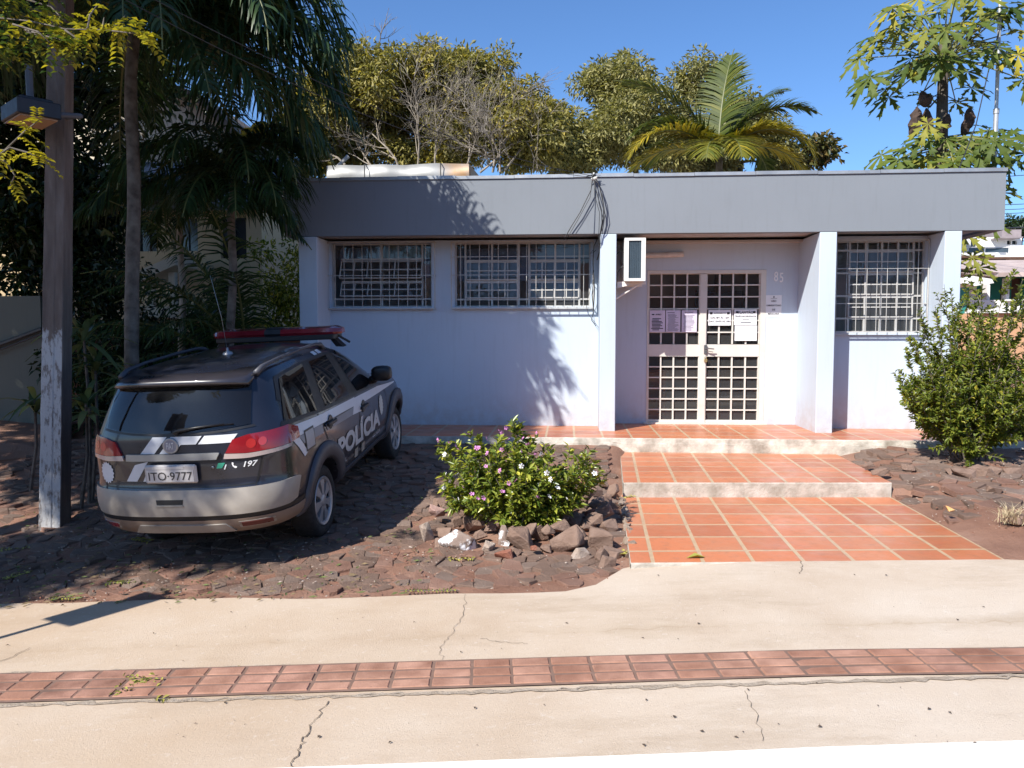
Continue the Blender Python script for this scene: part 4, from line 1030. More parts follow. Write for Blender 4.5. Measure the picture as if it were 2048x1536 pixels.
# glass
def glass(b, t, side=1, name='side_window', border=.022):
    mb = MB(); patch(mb, b, t, .007, 0, side); o = cbuild(mb, name, CGLASS); return o
seal = MB()
for s in (1, -1):
    for b, t in (([(-.60, 1.145), (-.3, 1.125), (-.02, 1.10)], [(-.50, 1.30), (-.40, 1.44), (.10, 1.475)]), ([(.17, 1.095), (.80, 1.07)], [(.255, 1.47), (.70, 1.46)]), ([(1.03, 1.06), (1.66, 1.025)], [(.87, 1.462), (1.15, 1.445), (1.40, 1.36), (1.68, 1.17)])):
        glass(b, t, s)
    patch(seal, [(-.66, 1.115), (-.3, 1.095), (.16, 1.065), (.97, 1.035), (1.74, 1.0)], [(-.62, 1.15), (-.3, 1.125), (.16, 1.095), (.97, 1.07), (1.70, 1.028)], .0045, 0, s)
    patch(seal, [(-.02, 1.10), (.17, 1.095)], [(.10, 1.475), (.255, 1.47)], .004, 0, s)
    patch(seal, [(.80, 1.07), (1.03, 1.06)], [(.70, 1.46), (.87, 1.462)], .004, 0, s)
    patch(seal, [(.10, 1.475), (.5, 1.468), (.87, 1.462), (1.15, 1.445), (1.40, 1.36), (1.72, 1.14)], [(.10, 1.49), (.5, 1.487), (.87, 1.48), (1.15, 1.463), (1.42, 1.38), (1.76, 1.13)], .004, 0, s)
    patch(seal, [(-.52, 1.28), (-.42, 1.445), (.10, 1.477)], [(-.56, 1.30), (-.45, 1.465), (.10, 1.495)], .0045, 0, s)
cbuild(seal, 'window_seal', BLKP)
mb = MB(); patch(mb, [(-.56, 1.175), (-.3, 1.15), (0, 1.143), (.3, 1.15), (.58, 1.175)], [(-.55, 1.475), (0, 1.49), (.56, 1.475)], .008, 0); cbuild(mb, 'rear_window', CGLASS)
mb = MB(); u1 = outline(1.2)[2][-1]
patch(mb, [(u1 - .62, 1.12), (u1 - .001, 1.12)], [(u1 - .75, 1.44), (u1 - .3, 1.44)], .007, 0); patch(mb, [(-u1 + .001, 1.12), (-u1 + .62, 1.12)], [(-u1 + .3, 1.44), (-u1 + .75, 1.44)], .007, 0); cbuild(mb, 'windscreen', CGLASS)
mb = MB(); patch(mb, [(-.60, 1.155), (-.3, 1.13), (0, 1.122), (.3, 1.13), (.62, 1.155)], [(-.58, 1.17), (-.3, 1.146), (0, 1.138), (.3, 1.146), (.60, 1.17)], .005, 0); cbuild(mb, 'rear_window_seal', BLKP)
# roof spoiler, rails
mb = MB(); V = []; K = 26
for k in range(K + 1):
    x = -.53 + 1.06 * k / K; e = (abs(x) / .53) ** 4 * .13
    for dy, z in ((-.56 + e, 1.553), (-.70 + e, 1.540 - e * .2), (-.80 + e, 1.520 - e * .25), (-.835 + e, 1.497 - e * .25), (-.815 + e, 1.470 - e * .2), (-.66 + e, 1.48)): V.append((x, dy, z))
mb.add(V, [(6 * k + j, 6 * k + (j + 1) % 6, 6 * k + 6 + (j + 1) % 6, 6 * k + 6 + j) for k in range(K) for j in range(6)] + [(5, 4, 3, 2, 1, 0), tuple(6 * K + j for j in range(6))])
cbuild(mb, 'roof_spoiler', PAINT)
for s in (1, -1):
    mb = MB(); x = s * .565
    mb.tube([(x * .96, -.58, 1.515), (x * .98, -.48, 1.553), (x, -.2, 1.573), (x, .3, 1.58), (x, .65, 1.575), (x, .78, 1.555), (x * .99, .84, 1.515)], [.026, .019, .014, .014, .014, .020, .027], 8); cbuild(mb, 'roof_rail', PLAST)
mb = MB()
for q in (.47, .585): patch(mb, [(q, 1.492), (q + .085, 1.492)], [(q, 1.522), (q + .085, 1.522)], .006, 0, 1)
cbuild(mb, 'roof_marker', SILV)
# tail lamps
for s in (1, -1):
    mb = MB()
    def lu(q): return q * s
    ue = uB(-.52, 1.05)
    b = [(lu(.40), .985), (lu(.55), .975), (lu(ue - .08), .985), (lu(ue + .03), 1.0)]; t = [(lu(.455), 1.08), (lu(.56), 1.105), (lu(ue - .1), 1.112), (lu(ue + .03), 1.072)]
    if s < 0: b, t = b[::-1], t[::-1]
    patch(mb, b, t, .016, 0, None, skirt=.02)
    b2 = [(lu(.385), .945), (lu(.55), .938), (lu(ue - .10), .958)]; t2 = [(lu(.395), .982), (lu(.55), .972), (lu(ue - .08), .982)]
    if s < 0: b2, t2 = b2[::-1], t2[::-1]
    patch(mb, b2, t2, .015, 1, None, skirt=.02); 
    for (cx_, cz_, cr_) in ((.58, 1.04, .034), (.66, 1.045, .030)):
        c_ = [surf(lu(cx_ + cr_ * math.cos(2 * PI * k / 16)), cz_ + cr_ * math.sin(2 * PI * k / 16), .0175) for k in range(16)]
        mb.add(c_ if s > 0 else c_[::-1], [tuple(range(16))], 2)
    cbuild(mb, 'tail_lamp', [REDL, CLRL, LAMPR])
# garnish, plate, badge, handle
mb = MB(); patch(mb, [(-.36, .945), (.335, .945)], [(-.355, .993), (.36, .993)], .022, 0, skirt=.03); cbuild(mb, 'tailgate_garnish', mat('brushed_garnish', (.36, .36, .35), .35, .15, 4, metal=.4))
mb = MB(); yq = -.985
mb.bbox(-.205, .195, yq, yq + .03, .782, .922, .012); PL = cbuild(mb, 'number_plate', mat('plate_frame', (.50, .46, .44), .4), smooth=False); sub(PL)
mb = MB(); mb.box(-.185, .175, yq - .004, yq - .001, .796, .886); mb.box(-.14, .10, yq - .003, yq - .001, .892, .912); cbuild(mb, 'plate_face', mat('plate_grey', (.58, .55, .53), .35, .12, 8), PL, False)
def flat_text(mb, s, x0, y, z0, h, wid, bold=.01, shear=0):
    vs, fs = text2d(s, 1, bold, shear); xs_ = [q[0] for q in vs]; ys_ = [q[1] for q in vs]; kx = wid / (max(xs_) - min(xs_)); kz = h / (max(ys_) - min(ys_)); cy = (max(ys_) + min(ys_)) / 2
    mb.add([(x0 + q[0] * kx, y, z0 + (q[1] - cy) * kz) for q in vs], fs)
mb = MB(); flat_text(mb, 'ITO·9777', -.005, yq - .0065, .841, .062, .335, .005); cbuild(mb, 'plate_characters', mat('plate_ink', (.05, .045, .045), .6), PL, False)
X = Matrix.Translation(surf(0, 1.055, .006)) @ Matrix.Rotation(PI / 2, 4, 'X')
mb = MB(); mb.lathe([(.060, 0), (.060, .008), (.055, .012), (.047, .010)], X, 28); mb.lathe([(.047, .010), (.0, .011)], X, 28, 1); BG = cbuild(mb, 'badge', [mat('badge_ring', (.35, .36, .38), .3, metal=.6), mat('badge_face', (.24, .25, .31), .35, metal=.3)]); sub(BG)
mb = MB(); p = surf(0, 1.055, .021)
flat_text(mb, 'FIAT', 0, p.y, p.z, .050, .054, .012); cbuild(mb, 'badge_letters', SILV, BG, False)
mb = MB(); X2 = Matrix.Translation(surf(.30, .885, .004)) @ Matrix.Rotation(PI / 2, 4, 'X'); mb.lathe([(.012, 0), (.012, .004), (0, .005)], X2, 14); cbuild(mb, 'lock_barrel', mat('lock_metal', (.3, .3, .3), .3, metal=.8))
# wiper
mb = MB(); a = surf(.05, 1.165, .03); b_ = surf(.06, 1.175, .05)
mb.tube([surf(.04, 1.145, .0), surf(.05, 1.15, .035)], .022, 8); mb.tube([surf(.05, 1.15, .035), surf(.2, 1.172, .035), surf(.40, 1.188, .032)], [.012, .009, .006], 6); mb.tube([surf(.06, 1.165, .02), surf(.25, 1.178, .02), surf(.46, 1.185, .02)], .006, 5); cbuild(mb, 'rear_wiper', BLKP)
# rear livery
mb = MB()
patch(mb, [(-.245, .996), (-.135, .996)], [(-.14, 1.118), (-.03, 1.118)], .0055, 0)
patch(mb, [(-.095, .996), (.02, .996)], [(-.04, 1.06), (.075, 1.06)], .0055, 0); patch(mb, [(-.04, 1.06), (.19, 1.06)], [(-.0, 1.118), (.235, 1.118)], .0055, 0)
patch(mb, [(.205, 1.06), (.445, 1.06)], [(.255, 1.118), (.49, 1.118)], .0055, 0)
patch(mb, [(-.385, .79), (-.295, .79)], [(-.30, .915), (-.19, .94)], .0055, 0); patch(mb, [(-.245, .79), (-.2, .79)], [(-.225, .83), (-.2, .85)], .0055, 0)
cbuild(mb, 'tailgate_stripe', SILV)
def star(mb, a0, z0, ra, rz, side, mi=0, n=16, off=.006):
    pts = []
    for k in range(2 * n):
        r = 1 if k % 2 == 0 else .84; an = PI * k / n; a = a0 + ra * r * math.cos(an); z = z0 + rz * r * math.sin(an); pts.append(surf(u_y(a, z, 1) if side else a, z, off))
    c = surf(u_y(a0, z0, 1) if side else a0, z0, off)
    mb.add([c] + pts, [(0, 1 + k, 1 + (k + 1) % (2 * n)) for k in range(2 * n)], mi)
mb = MB(); star(mb, -.575, .845, .078, .085, None); cbuild(mb, 'tailgate_crest', SILV)
mb = MB(); decal_text(mb, '197', .555, .893, .042, None, .02, .3, .105)
ph = [surf(.455 + x, .893 + z, .006) for x, z in ((-.016, .022), (-.006, .020), (-.004, .008), (-.008, .004), (.002, -.008), (.008, -.006), (.018, -.012), (.014, -.022), (.002, -.022), (-.012, -.008), (-.018, .01))]
mb.add(ph, [tuple(range(len(ph) - 1, -1, -1))]); cbuild(mb, 'phone_decal', mat('white_vinyl', (.8, .8, .8), .4))
mb = MB(); patch(mb, [(.325, .876), (.365, .876)], [(.342, .916), (.392, .916)], .006, 0); patch(mb, [(.378, .866), (.388, .866)], [(.393, .902), (.402, .902)], .006, 1); cbuild(mb, 'state_decal', [mat('green_vinyl', (.04, .30, .20), .4), SILV])
# side livery (right flank faces the camera, left flank alike)
mb = MB()
patch(mb, [(-.58, 1.00), (-.1, .985), (.5, .965), (.86, .95)], [(-.62, 1.095), (-.1, 1.06), (.5, 1.04), (.90, 1.025)], .0052, 0, 1)
patch(mb, [(.78, .88), (1.06, .86)], [(.87, 1.02), (1.03, 1.015)], .0056, 0, 1)
patch(mb, [(1.03, .93), (1.7, .915), (2.38, .905)], [(1.03, 1.015), (1.7, .985), (2.42, .912)], .0052, 0, 1)
patch(mb, [(-.44, .82), (-.37, .84)], [(-.60, .99), (-.50, .99)], .0056, 0, 1)
patch(mb, [(-.42, .92), (0, .90)], [(-.50, .995), (0, .98)], .0050, 1, 1)
patch(mb, [(.10, .90), (.80, .88)], [(.06, .962), (.84, .946)], .0050, 1, 1)
patch(mb, [(.80, .46), (.90, .46)], [(.80, .545), (.90, .545)], .0056, 2, 1); patch(mb, [(1.02, .46), (1.12, .46)], [(1.02, .545), (1.12, .545)], .0056, 2, 1)
cbuild(mb, 'side_stripe', [SILV, SILG, mat('beige_vinyl', (.34, .30, .25), .5)])
mb = MB(); decal_text(mb, 'POLÍCIA', .985, .69, .235, 1, .045, 0, 1.36, .0065); LT = cbuild(mb, 'side_lettering', mat('reflective_letters', (.52, .52, .51), .4)); LT['label'] = 'pale reflective capital lettering across the side doors'
mb = MB(); decal_text(mb, 'CIVIL', .475, .525, .045, 1, .01, 0, .16, .0065); decal_text(mb, 'GUAÍBA', 1.55, .525, .05, 1, .02, .1, .28, .0065); cbuild(mb, 'small_lettering', mat('white_letters', (.40, .40, .41), .4))
mb = MB(); star(mb, 1.75, .775, .075, .115, 1); cbuild(mb, 'side_crest', mat('crest_white', (.55, .56, .52), .4))
mb = MB(); patch(mb, [(-.40, .845), (-.2, .845)], [(-.40, 1.015), (-.2, 1.015)], .0075, 1, 1); patch(mb, [(-.385, .86), (-.215, .86)], [(-.385, 1.0), (-.215, 1.0)], .0095, 0, 1); cbuild(mb, 'fuel_door', [mat('fuel_grey', (.30, .315, .34), .35), BLKP])
for y, z in ((.18, .955), (1.12, .895)):
    mb = MB(); mb.lathe([(.062, 0), (.058, .004), (.0, .006)], Matrix.Translation(surf(u_y(y, z), z, .006)) @ Matrix.Rotation(PI / 2, 4, 'Y'), 20); p = surf(u_y(y, z), z, .0)
    mb.bbox(p.x + .008, p.x + .036, y - .105, y + .10, z - .022, z + .014, .008); o = cbuild(mb, 'door_handle', BLKP, smooth=False)
# mirror
for s in (1, -1):
    mb = MB(); X = Matrix.Translation((s * .89, 1.60, 1.135)) @ Matrix.Diagonal((.105, .075, .078, 1))
    V = []; F = []; R_ = 10; S_ = 16
    for i in range(R_ + 1):
        for j in range(S_):
            th = PI * i / R_; f_ = 2 * PI * j / S_; q = [math.sin(th) * math.cos(f_), math.cos(th), math.sin(th) * math.sin(f_)]
            q = [math.copysign(abs(v) ** .6, v) for v in q]; V.append(X @ Vector(q))
    for i in range(R_):
        for j in range(S_): j2 = (j + 1) % S_; F.append((i * S_ + j, i * S_ + j2, (i + 1) * S_ + j2, (i + 1) * S_ + j))
    mb.add(V, F); mb.tube([(s * .74, 1.64, 1.05), (s * .84, 1.61, 1.09)], [.05, .035], 8); cbuild(mb, 'wing_mirror', BLKP)
# light bar
LB = MB(); V = []
sec = [(-.12, .0), (-.135, .03), (-.11, .075), (-.05, .088), (.05, .088), (.11, .075), (.135, .03), (.12, 0)]
K = 40; xc = -.03
for k in range(K + 1):
    x = -.66 + 1.32 * k / K; e = max(0, (abs(x) - .52) / .14); tpr = math.sqrt(max(.12, 1 - e * e))
    for y, z in sec: V.append((x + xc, 1.28 + y * tpr, 1.605 + .84 * z * (.55 + .45 * tpr)))
F = [(8 * k + j, 8 * k + 8 + j, 8 * k + 8 + (j + 1) % 8, 8 * k + (j + 1) % 8) for k in range(K) for j in range(8)] + [tuple(range(8)), tuple(8 * K + 7 - j for j in range(8))]
LB.add(V, F)
for i, f in enumerate(LB.f[:-2]):
    k = i // 8; x = -.66 + 1.32 * (k + .5) / K; LB.m[i] = 1 if abs(x + .02) < .085 else 0
LBo = cbuild(LB, 'light_bar', [mat('light_bar_red', (.20, .012, .02), .14, .3, 4, coat=1), BLKP], smooth=False); sub(LBo)
mb = MB(); mb.bbox(-.60 + xc, .60 + xc, 1.15, 1.41, 1.555, 1.606, .008)
for s in (1, -1):
    mb.prism([(s * .56 + xc, 1.22, 1.58), (s * .52 + xc, 1.22, 1.58), (s * .585 + xc, 1.24, 1.475), (s * .66 + xc, 1.24, 1.47)], (0, .10, 0))
    mb.tube([(s * .60 + xc, 1.30, 1.575), (s * .69 + xc, 1.36, 1.50)], .012, 6)
cbuild(mb, 'mounting_bar', BLKP, LBo, False)
# antenna
mb = MB(); mb.lathe([(.045, 0), (.038, .02), (.012, .03), (.010, .06), (0, .06)], Matrix.Translation((0, .10, 1.578)), 14); mb.tube([(0, .10, 1.60), (-.01, .08, 1.90), (-.05, .05, 2.25)], [.0028, .002, .0014], 5); cbuild(mb, 'roof_antenna', mat('antenna_steel', (.35, .35, .36), .35, metal=.6))
# wheels
def wheel(yc, s):
    Xw = Matrix.Translation((s * .76, yc, .31)) @ Matrix.Rotation(s * PI / 2, 4, 'Y')
    mb = MB(); mb.lathe([(.20, -.20), (.27, -.205), (.302, -.18), (.31, -.14), (.31, -.05), (.300, -.015), (.275, .0), (.235, .004), (.208, -.012), (.205, -.05)], Xw, 44); mb.lathe([(.206, -.055), (.0, -.055)], Xw, 30, 1)
    wo = cbuild(mb, 'wheel', [RUB, BLKP]); sub(wo)
    mb = MB(); mb.lathe([(.206, -.03), (.209, -.008), (.203, .0), (.186, -.006), (.176, -.018), (.176, -.03)], Xw, 44)
    mb.lathe([(.0, .004), (.034, .002), (.050, -.006), (.058, -.02)], Xw, 24)
    for k in range(7):
        a = 2 * PI * k / 7 + .3; R2 = Xw @ Matrix.Rotation(a, 4, 'Z')
        pts = [(.040, -.024), (.040, .024), (.10, .026), (.180, .050), (.180, -.050), (.10, -.026)]
        V = [R2 @ Vector((x, y, -.004 - .004 * (x > .15) - .004)) for x, y in pts] + [R2 @ Vector((x, y, -.04)) for x, y in pts]
        mb.add(V, [(0, 1, 2, 5), (2, 3, 4, 5)] + [(i, (i + 1) % 6, 6 + (i + 1) % 6, 6 + i) for i in range(6)])
    bm = bmesh.new()
    cbuild(mb, 'rim', ALLOY, wo, False)
for yc in (0, 2.44):
    for s in (1, -1): wheel(yc, s)
# headlamps and grille (front, towards the wall)
u2 = outline(.85)[2][-1]
for s in (1, -1):
    mb = MB(); a, b = (u2 - .62, u2 - .28); q = sorted([s * a, s * b]); patch(mb, [(q[0], .76), (q[1], .76)], [(q[0], .88), (q[1], .88)], .01, 0, skirt=.015); cbuild(mb, 'headlamp', CLRL)
# ================================================================== PLANTS
BARK = mat('bark', (.10, .078, .06), .9, .35, 9, .8, 30, c2=(.17, .145, .12)); GBARK = mat('grey_bark', (.22, .18, .14), .9, .3, 9, .5, 30, c2=(.33, .285, .23))
def unit(v): return v / (np.linalg.norm(v, axis=-1, keepdims=True) + 1e-9)
def rnd_dirs(rng, n): return unit(rng.normal(size=(n, 3)))
def leaf_cloud(nb, rng, C, R, n, L, W, flat=.8, droop=.3, r=None):
    """n leaves around each clump centre"""
    for c, rad in zip(C, R):
        d = rnd_dirs(rng, n); q = rng.random(n)[:, None] ** .45
        P = c + d * q * rad * np.array([1, 1, flat]); D = d * .8 + rng.normal(size=(n, 3)) * .6 + np.array([0, 0, -droop])
        Nn = rnd_dirs(rng, n) * .8 + np.array([0, 0, .9])
        rr = None if r is None else np.clip(rng.normal(r[0], r[1], n) + rng.normal(0, .12), 0, 1)
        nb.leaves(P, D, Nn, L * rng.uniform(.6, 1.25, n), W * rng.uniform(.7, 1.2, n), rng, r=rr)
def crown_pts(rng, ell, n, shell=.5):
    vol = np.array([e[1][0] * e[1][1] * e[1][2] for e in ell]) ** .7; pick = rng.choice(len(ell), n, p=vol / vol.sum()); P = []
    for k in pick:
        c, r = ell[k]; d = rnd_dirs(rng, 1)[0]; q = shell + (1 - shell) * rng.random()
        if rng.random() < .25: q *= rng.random()
        P.append(np.array(c) + d * q * np.array(r))
    return np.array(P)
def branches(mb, rng, trunk, C, r0, rmin=.012):
    nodes_ = [np.array(p, float) for p in trunk]; rad = list(np.linspace(r0, r0 * .55, len(trunk)))
    mb.tube([Vector(p) for p in trunk], rad, 9)
    order = np.argsort(np.linalg.norm(C - nodes_[-1], axis=1))
    for i in order:
        c = C[i]; A = np.array(nodes_); d = np.linalg.norm(A - c, axis=1) + .6 * np.maximum(0, A[:, 2] - c[2] + .2)
        k = int(np.argmin(d)); a = A[k]; ra = max(rmin, rad[k] * .62)
        L_ = np.linalg.norm(c - a); m = a + (c - a) * .5 + np.array([0, 0, .12 * L_]) + rng.normal(size=3) * .07 * L_
        m2 = a + (c - a) * .25 + np.array([0, 0, .08 * L_]) + rng.normal(size=3) * .04 * L_
        mb.tube([Vector(a), Vector(m2), Vector(m), Vector(c)], [ra, ra * .85, ra * .7, max(rmin * .6, ra * .4)], 5, cap=False)
        nodes_ += [m, c]; rad += [ra * .7, max(rmin, ra * .5)]
def tree(base, top, ell, nclump, nleaf, crad, L, W, lm, label, seed, r0=.14, bark=BARK, group=None, rpal=None, name='tree', shell=.5, droop=.3, extra=None, cat='tree'):
    rng = np.random.default_rng(seed); T = empty(name, tuple(base), label, cat, group)
    C = crown_pts(rng, ell, nclump, shell); mb = MB(); b, t = np.array(base, float), np.array(top, float)
    branches(mb, rng, [b, b + (t - b) * .35 + rng.normal(size=3) * .08, b + (t - b) * .7 + rng.normal(size=3) * .1, t], C, r0)
    mb.build('trunk', bark, T, True)
    nb = NB(); leaf_cloud(nb, rng, C, crad * rng.uniform(.7, 1.3, len(C)), nleaf, L, W, droop=droop, r=rpal)
    if extra: extra(nb, rng)
    nb.build('crown', lm, T); return T
OLIVE = leafmat('olive_leaves', [(0, (.13, .135, .045)), (.45, (.28, .25, .08)), (.8, (.43, .36, .10)), (1, (.58, .43, .06))], .5, .4)
OLIVE2 = leafmat('dull_olive_leaves', [(0, (.13, .135, .055)), (.5, (.28, .26, .10)), (1, (.44, .38, .13))], .5, .38)
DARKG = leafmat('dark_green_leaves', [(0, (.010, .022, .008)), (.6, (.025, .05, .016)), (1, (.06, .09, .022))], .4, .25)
STREET = leafmat('street_tree_leaves', [(0, (.02, .045, .012)), (.55, (.06, .10, .02)), (.85, (.24, .23, .025)), (1, (.48, .40, .03))], .45, .4)
def blob(px, py, Y, r, rz=None, ry=None):
    p = at_y(px, py, Y); return ((p.x, p.y, p.z), (r, ry or r, rz or r))
# ---- big bare-branched olive tree behind the roof
def bare(mb, rng, p, d, L, r, depth):
    n = 4; pts = [p]; q = p.copy(); dd = d.copy()
    for k in range(n):
        dd = unit(dd + rng.normal(size=3) * .16 + np.array([0, 0, .05])); q = q + dd * L / n; pts.append(q.copy())
    mb.tube([Vector(x) for x in pts], [r * (1 - .15 * k) for k in range(n + 1)], 5 if depth > 1 else 4, cap=False)
    if depth == 0: return
    for k in range(1, n + 1):
        for s in range(2 if k == n else 1):
            bare(mb, rng, pts[k], unit(dd + rng.normal(size=3) * .55), L * rng.uniform(.5, .8), r * .55, depth - 1)
p0 = at_y(835, 345, 16.6)
ell = [blob(660, 231, 17.2, 1.0, .9), blob(760, 176, 17.4, 1.2, .8), blob(880, 166, 17.6, 1.2, .75), blob(965, 181, 17.5, 1.1, .8), blob(1040, 251, 17.2, 1.0, .85), blob(1085, 274, 16.9, .6, .7), blob(1060, 314, 16.9, .6, .4), blob(720, 314, 17.5, 1.0, .45, .5), blob(900, 319, 17.6, 1.6, .45, .5), blob(940, 264, 17.2, 1.3, .8, .5), blob(620, 289, 17, .75, .7), blob(830, 254, 18.4, 2.3, 1.2, .6), blob(940, 134, 17.6, .6, .35), blob(720, 136, 17.5, .5, .4)]
T1 = tree((p0.x, 16.8, .27), (p0.x + .1, 16.9, 4.0), ell, 330, 230, .36, .135, .048, OLIVE, 'wide olive-leaved tree with many bare grey branches behind the sheet-metal hood', 11, .16, GBARK, rpal=(.5, .2))
mb = MB(); rng_ = np.random.default_rng(21)
for px, py, ax, L in ((835, 345, -.1, 1.3), (800, 345, -.45, 1.3), (870, 345, .15, 1.25), (985, 345, .35, 1.2), (1000, 345, -.2, 1.1), (760, 345, -.9, 1.2), (1010, 340, .9, 1.0), (690, 330, -1.1, 1.0), (930, 345, .25, 1.2), (960, 345, 1.3, 1.0)):
    p = at_y(px, py, 16.55); bare(mb, rng_, np.array(p), unit(np.array([ax, rng_.uniform(-.15, .15), 1.0])), L * .92, .026, 4 if px in (870, 985, 690) else 3)
p = at_y(757, 100, 17); bare(mb, rng_, np.array(p), unit(np.array([.1, 0, 1.])), .45, .016, 2); p = at_y(740, 120, 17); bare(mb, rng_, np.array(p), unit(np.array([-.3, 0, 1.])), .4, .014, 2)
mb.build('bare_branch', GBARK, T1)
# ---- trees behind the coconut palm
ell = [blob(1230, 165, 19, .85, .65), blob(1275, 250, 18.5, 1.2, .9), blob(1180, 270, 18, .95, .8), blob(1395, 160, 19.5, .75, .5), blob(1330, 280, 18.5, 1.0, .7), blob(1150, 310, 17.8, .7, .5)]
tree((at_y(1270, 300, 18.8).x, 18.8, .27), tuple(at_y(1270, 320, 18.8)), ell, 200, 200, .36, .13, .048, OLIVE2, 'fine-leaved olive tree standing left of the green coconut palm behind the roof', 12, .13, GBARK, rpal=(.55, .2))
ell = [blob(1500, 250, 19, .8, .7), blob(1450, 290, 19, .9, .7), blob(1540, 300, 19, .55, .6), blob(1400, 300, 19.3, .9, .6)]
tree((at_y(1480, 300, 19.2).x, 19.2, .27), tuple(at_y(1480, 325, 19.2)), ell, 120, 190, .36, .13, .052, OLIVE2, 'darker tree whose crown shows behind the right-hand fronds of the coconut palm', 13, .12, BARK, rpal=(.3, .2))
ell = [blob(1600, 310, 20, .75, .35), blob(1650, 300, 20, .45, .28), blob(1570, 325, 20, .6, .3)]
tree((at_y(1610, 330, 20).x, 20, .27), tuple(at_y(1610, 345, 20)), ell, 30, 60, .30, .17, .09, leafmat('rusty_leaves', [(0, (.03, .05, .015)), (.5, (.10, .10, .03)), (1, (.22, .15, .05))]), 'small thin-crowned tree between the coconut palm and the papaya tree', 14, .08, GBARK)
# yellow-leaved plant at the far left edge of the olive tree
nb = NB(); rg = np.random.default_rng(15)
YB = empty('banana_plant', tuple(at_y(500, 330, 16)), 'yellowed banana plant showing between the palm fronds and the olive tree', 'banana plant')
for px, py, dx, dz, L in ((505, 285, -.2, .9, .55), (508, 285, .35, 1, .8), (512, 290, .8, .7, .6), (500, 290, -.8, .5, .5)):
    p = np.array(at_y(px, py, 16)); n = 14; t = np.linspace(0, 1, n); mid = p + np.outer(t * L, unit(np.array([dx, -.15, dz]))) + np.outer(t ** 2.2, [0.2 * dx, 0, -.45 * L])
    wv = .17 * np.sin(np.clip(t * 1.1, 0, 1) * PI) ** .6; V = np.empty((n, 3, 3)); sd_ = unit(np.cross(np.array([dx, -.15, dz]), [0, 1, .3]))
    V[:, 0] = mid - sd_ * wv[:, None] + [0, .02, 0]; V[:, 1] = mid; V[:, 2] = mid + sd_ * wv[:, None] + [0, .02, 0]
    i = np.arange(n - 1)[:, None] * 3; F = np.concatenate([i + [[0, 1, 4]], i + [[0, 4, 3]], i + [[1, 2, 5]], i + [[1, 5, 4]]]); nb.add(V.reshape(-1, 3), F, np.full(n * 3, rg.random()))
nb.build('leaf', leafmat('banana_yellow', [(0, (.35, .26, .03)), (1, (.55, .36, .04))], .5, .4), YB)
mb = MB(); pb = at_y(505, 330, 16); mb.tube([(pb.x, 16, .27), (pb.x + .03, 16, 2), (pb.x, 16, at_y(505, 300, 16).z)], [.11, .09, .05], 8); mb.build('stem', BARK, YB)
# ---- palms
def frond(nb, mb, rng, base, az, el, L, drop, ll, n, hang=.5, w=.03, vee=.3, plume=.2, r=(.4, .15), rr=.018):
    K = 22; s = np.linspace(0, 1, K); e = el - drop * s ** 1.25; az_ = az + .15 * s * rng.normal()
    T = np.stack([np.cos(e) * np.cos(az_), np.cos(e) * np.sin(az_), np.sin(e)], 1); P = np.array(base) + np.concatenate([[[0, 0, 0]], np.cumsum((T[1:] + T[:-1]) / 2 * L / (K - 1), axis=0)])
    mb.tube([Vector(p) for p in P], [rr * (1 - .8 * t) + .003 for t in s], 5, cap=False)
    for side in (-1, 1):
        q = np.linspace(.14, .995, n) + rng.normal(0, .004, n); q = np.clip(q, 0, 1)
        B = np.stack([np.interp(q, s, P[:, k]) for k in range(3)], 1); Tq = unit(np.stack([np.interp(q, s, T[:, k]) for k in range(3)], 1))
        up = np.array([0, 0, 1.0]); S = unit(np.cross(Tq, up + 1e-3)); U = np.cross(S, Tq)
        lean = .45 + .9 * q ** 2
        D = unit(side * S * 1.0 + Tq * lean[:, None] + U * (vee + rng.normal(0, plume, n))[:, None] + rng.normal(0, .05, (n, 3)))
        Lq = ll * (np.sin(np.clip(.12 + q * .95, 0, 1) * PI) ** .55) * rng.uniform(.88, 1.08, n)
        m = 4; Vv = np.empty((n, m, 2, 3)); c = B.copy(); d = D.copy()
        for k in range(m):
            wk = w * (1, 1.1, .75, .08)[k]; a = unit(np.cross(d, Tq)); a = unit(np.cross(d, a))
            Vv[:, k, 0] = c - a * wk / 2; Vv[:, k, 1] = c + a * wk / 2
            c = c + d * Lq[:, None] / (m - 1); d = unit(d + np.array([0, 0, -hang]) * (.5 + .5 * rng.random(n))[:, None])
        i = np.arange(n)[:, None] * (2 * m); F = []
        for k in range(m - 1): o = 2 * k; F += [i + [[o, o + 1, o + 3]], i + [[o, o + 3, o + 2]]]
        nb.add(Vv.reshape(-1, 3), np.concatenate(F), np.repeat(np.clip(rng.normal(r[0], r[1], n), 0, 1), 2 * m))
def palm(name, label, base, top, fr, ll, n, lm, seed, r0, hang, w, vee=.3, plume=.2, bark=GBARK, group=None, rr=.018):
    rng = np.random.default_rng(seed); T = empty(name, tuple(base), label, 'palm', group); mb = MB(); b, t = Vector(base), Vector(top)
    pts = [b.lerp(t, k / 14) + Vector((.02 * math.sin(k), .02 * math.cos(k * 1.3), 0)) for k in range(15)]
    mb.tube(pts, [r0 * (1.15 - .3 * k / 14) * (1.06 if k % 2 else 1) for k in range(15)], 10); mb.build('trunk', bark, T, True)
    nb = NB(); mb = MB()
    for f in fr: frond(nb, mb, rng, np.array(top) + rng.normal(0, .03, 3), RAD(f[0]), RAD(f[1]), f[2], RAD(f[3]), ll * (f[5] if len(f) > 5 else 1), n, hang, w, vee, plume, f[4] if len(f) > 4 else (.4, .18), rr)
    mb.build('midrib', leafmat('midrib_' + name, [(0, (.12, .13, .04)), (1, (.12, .13, .04))], .5, .0), T); nb.build('fronds', lm, T); return T
